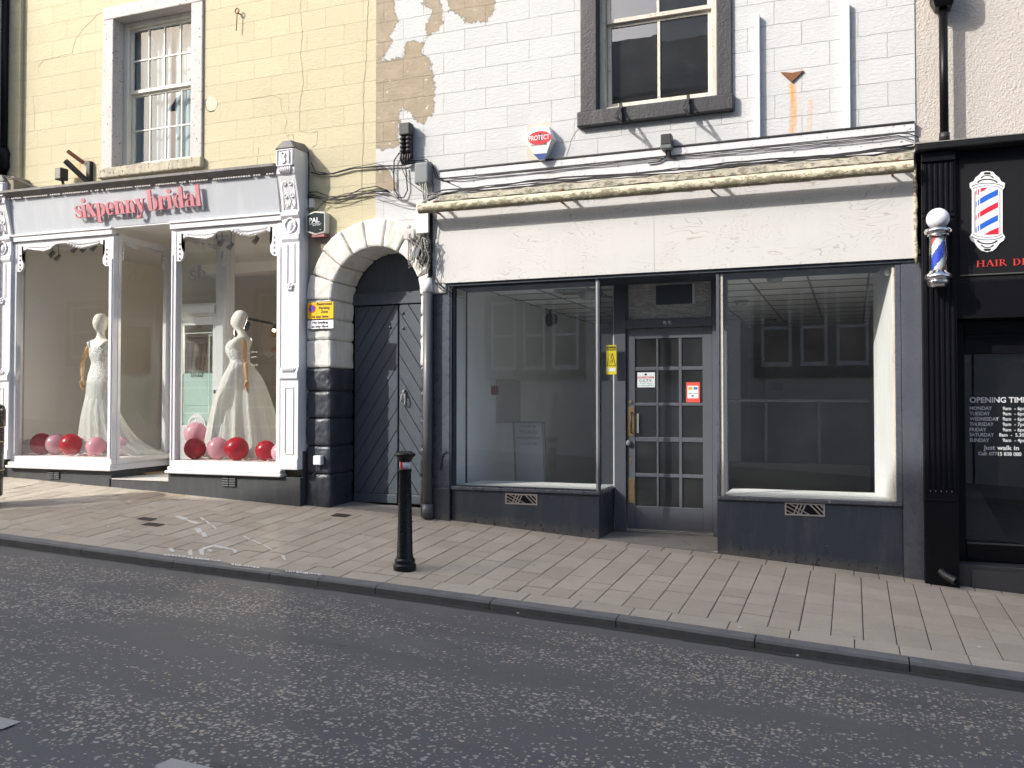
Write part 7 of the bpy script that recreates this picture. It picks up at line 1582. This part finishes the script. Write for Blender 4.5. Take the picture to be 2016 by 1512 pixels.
g = MB(); g.prism([(c0[0]+R3*.76*math.cos(6.283*i/24), c0[1]+R3*.76*math.sin(6.283*i/24)) for i in range(24)], yk-.005, yk-.0042); g.build('blue_disc', flat('disc_blue', (.03, .08, .45), .4), PS)
g = MB(); d_ = R3*.6; g.prism([(c0[0]-d_, c0[1]+d_*1.1), (c0[0]-d_*.8, c0[1]+d_*1.25), (c0[0]+d_, c0[1]-d_*1.1), (c0[0]+d_*.8, c0[1]-d_*1.25)], yk-.006, yk-.0052); g.build('red_bar', SGR, PS)
g = MB()
for s_, u0_, u1_, v in (('Restricted', .37, .93, .20), ('Parking', .45, .85, .42), ('Zone', .52, .78, .63), ('At any time', .17, .80, .90)): text_mb(g, s_, a[0]+wq*u0_, a[1]-hq*v, hq*.135, yk-.004, wq*(u1_-u0_), bold=.03)
hw = zmid_-zbot
for s_, u0_, u1_, v in (('No loading', .20, .78, .42), ('at any time', .18, .80, .82)): text_mb(g, s_, a[0]+wq*u0_, zmid_-hw*v, hq*.135, yk-.004, wq*(u1_-u0_), bold=.03)
g.build('sign_letters', SGK, PS)
# small white box low on the arch pier
x0, x1, z0, z1 = boxat(616, 631, 897, 916, -.12); g = MB(); g.box(x0, x1, -.12, -.05, z0, z1); tag(g.build('socket_box', WPL, bevel=.012), 'small white weatherproof box low on the navy arch stones', 'socket box')
# ------------------------------------------------------------------ cables
def cable(strands, r, mat, lab, grp='cables strung along the shop walls', Y=-.03, jit=1.0, seed=1, name='cable'):
    rr = random.Random(seed); g = MB()
    for si, pts in enumerate(strands):
        out = []; y_ = Y-si*.004
        for (a, b_), (c, d) in zip(pts, pts[1:]):
            L = max(1, int(math.hypot(c-a, d-b_)/22))
            for i in range(L): t_ = i/L; out.append((a+(c-a)*t_+rr.uniform(-jit, jit)*.4, b_+(d-b_)*t_+rr.uniform(-jit, jit)))
        out.append(pts[-1]); V3 = []
        for p_ in out: q = P(p_[0], p_[1], y_); V3.append((q[0], y_+rr.uniform(-.004, .004), q[1]))
        g.tube(V3, .8*(r if not isinstance(r, list) else r[si % len(r)]), 6)
    o = g.build(name, mat, smooth=True); tag(o, lab, 'cable', grp); return o
def multi(base, n, sp, seed):
    rr = random.Random(seed); return [[(x+rr.uniform(-2, 2), y+(k-(n-1)/2)*sp*(.5+.5*math.sin(i*1.7+k*2))+rr.uniform(-.8, .8)) for i, (x, y) in enumerate(base)] for k in range(n)]
cable([[(612, 338), (630, 344), (655, 341), (690, 332), (740, 328), (790, 325), (818, 320)], [(612, 320), (620, 338), (655, 343), (700, 330), (760, 327)], [(665, 338), (700, 328), (740, 322), (768, 328), (776, 345), (776, 380), (785, 392)]], [.011, .007, .005], CABLE, 'black cable running from the white pilaster to the rounded grey junction box', seed=2)
cable(multi([(608, 384), (625, 388), (650, 392), (680, 386), (710, 380), (740, 376), (764, 377)], 6, 4, 4), [.008, .006, .005], CABLE, 'thick bundle of thin black cables sagging between the white pilaster and the peeling wall', seed=3)
cable([[(764, 377), (780, 388), (800, 398), (820, 405)], [(764, 380), (785, 392), (818, 402)], [(735, 386), (765, 396), (795, 404), (820, 407)]], .006, CABLEG, 'grey wires slanting from the cable bundle down to the white trunking', seed=4)
cable([[(787, 300), (776, 315), (775, 340), (776, 370), (784, 388), (795, 390), (802, 375), (800, 345), (799, 330)], [(788, 302), (790, 330), (802, 355), (820, 370), (835, 380)]], [.009, .005], CABLE, 'black cable hanging in a loop under the black terminal box', seed=5)
cable([[(790, 305), (800, 316), (830, 316), (850, 320), (858, 335), (862, 348)], [(806, 318), (840, 314), (853, 330), (858, 350), (870, 355), (885, 358)], [(850, 322), (846, 345), (853, 362), (852, 378)], [(862, 348), (880, 358), (930, 380)]], [.006, .008, .006, .004], CABLE, 'loose black wires around the rounded grey junction box', seed=6)
cable([[(864, 352), (900, 349), (1000, 341), (1100, 330), (1200, 319), (1300, 309), (1500, 291), (1640, 279), (1770, 263), (1790, 263), (1808, 270)], [(864, 350), (905, 352), (1005, 342), (1110, 331), (1305, 311), (1500, 294), (1650, 281), (1770, 267), (1800, 277)]], .0065, CABLE, 'thin black cable running along the white band under the string course', Y=-.055, seed=7, jit=.6)
cable(multi([(842, 388), (870, 381), (905, 375), (960, 369), (1040, 361), (1130, 353), (1230, 344), (1330, 335), (1430, 326), (1540, 316), (1640, 306), (1720, 298), (1800, 290)], 5, 3.2, 12), [.011, .007, .006, .008], CABLE, 'long bundle of black cables lying along the top of the awning hood', Y=-.11, seed=8, jit=.7)
g_ = cable([[(832, 362), (834, 380), (838, 402)], [(826, 361), (832, 380), (836, 402)], [(836, 362), (838, 385), (836, 403)], [(838, 360), (842, 382), (838, 403)], [(808, 385), (835, 384), (862, 380), (890, 378)], [(830, 400), (845, 390), (870, 386)], [(838, 398), (850, 388), (880, 378)]], [.007, .005, .008], CABLEG, 'spray of grey wires dropping from the rounded grey junction box', Y=-.12, seed=9)
rr = random.Random(21); st_ = []
for k in range(22):
    x_ = rr.uniform(800, 838); y_ = 462+rr.uniform(-4, 6); p_ = [(x_, y_)]
    for j in range(5): x_ = min(846, max(804, x_+rr.uniform(-9, 10))); y_ += rr.uniform(6, 17); p_.append((x_, y_))
    st_.append(p_)
cable(st_, [.0045, .006, .0035], CABLEG, 'tangle of thin wires hanging over the arch stones below the white trunking', Y=-.1, seed=10, jit=2)
rr = random.Random(22); st_ = []
for k in range(12):
    x_ = rr.uniform(822, 846); y_ = 462; p_ = [(x_, y_)]
    for j in range(5): x_ = min(848, max(816, x_+rr.uniform(-8, 9))); y_ += rr.uniform(6, 16); p_.append((x_, y_))
    st_.append(p_)
cable(st_, [.005, .007], CABLE, 'tangle of dark wires beside the black cable duct at the arch', Y=-.13, seed=11, jit=2)
cable([[(852, 425), (862, 440), (858, 470), (850, 500), (852, 540), (862, 555), (878, 570)], [(848, 430), (846, 480), (850, 530), (858, 560), (870, 572), (884, 574), (892, 566)]], [.005, .006], CABLE, 'thin black wires trailing down beside the white fascia to the grey pilaster', Y=-.075, seed=12)
cable([[(606, 300), (609, 330), (608, 380), (607, 410)], [(600, 285), (608, 300), (607, 350), (606, 400), (609, 420)], [(640, 395), (628, 408), (618, 418)]], .0065, CABLE, 'black cables running down the side of the white pilaster', Y=-.05, seed=13)
cable([[(0, 345), (30, 350), (60, 366), (95, 372), (140, 370), (170, 366)], [(5, 350), (40, 355), (70, 370), (110, 374), (150, 370)]], [.009, .007], CABLE, 'black cable drooping onto the left end of the bridal cornice', Y=-.24, seed=14, jit=.5)
cable([[(624, 916), (624, 928), (616, 935), (606, 940)]], .006, CABLE, 'short black lead under the small white box on the arch stones', Y=-.08, seed=15)
cable([[(838, 556), (842, 545), (856, 552), (872, 566), (885, 575), (893, 562)]], .008, CABLE, 'black cable curling across the top of the grey pilaster by the drainpipe', Y=-.05, seed=16)
cable([[(880, 888), (872, 893), (869, 905), (869, 915), (866, 926)]], .007, CABLE, 'short curved black wire low on the grey pilaster', Y=-.03, seed=17)

# ------------------------------------------------------------------ street side behind the viewer (lit by and mirrored in the shopfronts)
OPW = paint('pale_stone_front', (.66, .64, .60), .85, .12, 2, .3, 20, dirt=(.3, .28, .25)); OPD = paint('dark_window_surround', (.04, .045, .055), .6); OPF = WOODW
def slates():
    m, nt, b, pos = newmat('slate_roof'); sep = node(nt, 'ShaderNodeSeparateXYZ', {0: pos}); v = node(nt, 'ShaderNodeCombineXYZ', {0: sep.outputs[0], 1: sep.outputs[2]}).outputs[0]
    br = node(nt, 'ShaderNodeTexBrick', {'Vector': v, 'Scale': 1.0, 'Mortar Size': .012, 'Brick Width': .32, 'Row Height': .17, 'Color1': (.05, .052, .06, 1), 'Color2': (.085, .088, .095, 1), 'Mortar': (.015, .015, .018, 1)})
    nt.links.new(br.outputs[0], b.inputs['Base Color']); b.inputs['Roughness'].default_value = .6; bump(nt, b, br.outputs['Fac'], -.8, .02); return m
SLATE = slates(); DGL = glass('far_window_glass', (.25, .27, .3), 1.2, .05)
def house(lab, x0, x1, eave, ridge, wins, chim):
    yF, yR, yB_ = -12.2, -15.2, -18.2; zb = min(zf(x0), zf(x1))-1
    H = thing('terrace_house', lab, 'house', ((x0+x1)/2, yF, zb+1))
    g = MB(); g.prism([(yB_, zb), (yF, zb), (yF, eave), (yR, ridge), (yB_, eave)], x0, x1, YBT); g.build('wall', OPW, H)
    g = MB()
    for ya, yb in ((yF+.25, yR), (yB_-.25, yR)):
        za = eave-.22; g.add([(x0-.1, ya, za+.06), (x1+.1, ya, za+.06), (x1+.1, yb, ridge+.06), (x0-.1, yb, ridge+.06), (x0-.1, ya, za+.16), (x1+.1, ya, za+.16), (x1+.1, yb, ridge+.18), (x0-.1, yb, ridge+.18)], [(0, 1, 2, 3), (4, 5, 6, 7), (0, 1, 5, 4), (0, 3, 7, 4), (1, 2, 6, 5), (2, 3, 7, 6)])
    rf = g.build('roof', SLATE, H)
    for cx_3, w_, h_ in chim:
        g = MB(); g.box(cx_3-w_/2, cx_3+w_/2, yR-.5, yR+.5, ridge-1.2, ridge+h_); g.build('chimney', OPW, rf)
    for (a, b_, c, d, nl) in wins:
        g = MB(); e = .16; yy = yF
        g.box(a-e, b_+e, yy-.0, yy+.05, c-e*1.6, c); g.box(a-e, b_+e, yy, yy+.05, d, d+e); g.box(a-e, a, yy, yy+.05, c, d); g.box(b_, b_+e, yy, yy+.05, c, d)
        for k in range(1, nl): xx = a+(b_-a)*k/nl; g.box(xx-.09, xx+.09, yy, yy+.05, c, d)
        wo_ = g.build('window', OPD, H)
        f = MB(); gl = MB()
        for k in range(nl):
            xa = a+(b_-a)*k/nl+(.09 if k else 0); xb = a+(b_-a)*(k+1)/nl-(.09 if k < nl-1 else 0); t_ = .07
            f.box(xa, xa+t_, yy+.002, yy+.03, c, d); f.box(xb-t_, xb, yy+.002, yy+.03, c, d); f.box(xa+t_, xb-t_, yy+.002, yy+.03, c, c+t_*1.4); f.box(xa+t_, xb-t_, yy+.002, yy+.03, d-t_, d); f.box(xa+t_, xb-t_, yy+.002, yy+.035, (c+d)/2-.03, (c+d)/2+.03)
            gl.box(xa+t_, xb-t_, yy+.001, yy+.008, c+t_, d-t_)
        f.build('frame', OPF, wo_); gl.build('pane', paint('dark_far_pane', (.02, .022, .026), .08), wo_)
    return H
z1 = 2.45; z2_ = 4.2
house('tall pale terrace house uphill on the near side of the road', -19.2, -9.45, 10.6, 14.15, [(-18.4, -17.2, z1+.5, z2_+.5, 1), (-15.6, -14.4, z1+.5, z2_+.5, 1), (-12.6, -11.4, z1+.5, z2_+.5, 1), (-18.4, -17.2, 6, 7.6, 1), (-15.6, -14.4, 6, 7.6, 1), (-12.6, -11.4, 6, 7.6, 1), (-18.4, -14, .9, 2.1, 2)], [(-10.2, 1.2, 1.2)])
house('lower pale terrace house with dark window surrounds on the near side of the road', -9.4, 2.4, 9.2, 11.7, [(-8.65, -6.3, z1, z2_, 3), (-5.1, -3.9, z1, z2_, 1), (-1.95, .35, z1, z2_, 3), (-8.1, -6.9, 6, 7.5, 1), (-5.1, -3.9, 6, 7.5, 1), (-1.4, -.2, 6, 7.5, 1)], [(-3.6, 2.6, 1.6)])
house('plain terrace house downhill on the near side of the road', 2.45, 14, 8.6, 11.2, [(4, 5.2, z1-.3, z2_-.3, 1), (7, 8.2, z1-.3, z2_-.3, 1), (4, 5.2, 5.4, 7, 1), (7, 8.2, 5.4, 7, 1)], [(8, 1.2, 1.2)])
house('lowest house farthest uphill on the near side of the road', -40, -19.3, 6.4, 8.4, [(-22.6, -21.2, 3, 4.6, 1), (-30, -28.6, 3, 4.6, 1), (-36, -34.6, 3, 4.6, 1)], [])
# drop meshes nobody uses
for me in [m_ for m_ in bpy.data.meshes if m_.users == 0]: bpy.data.meshes.remove(me)
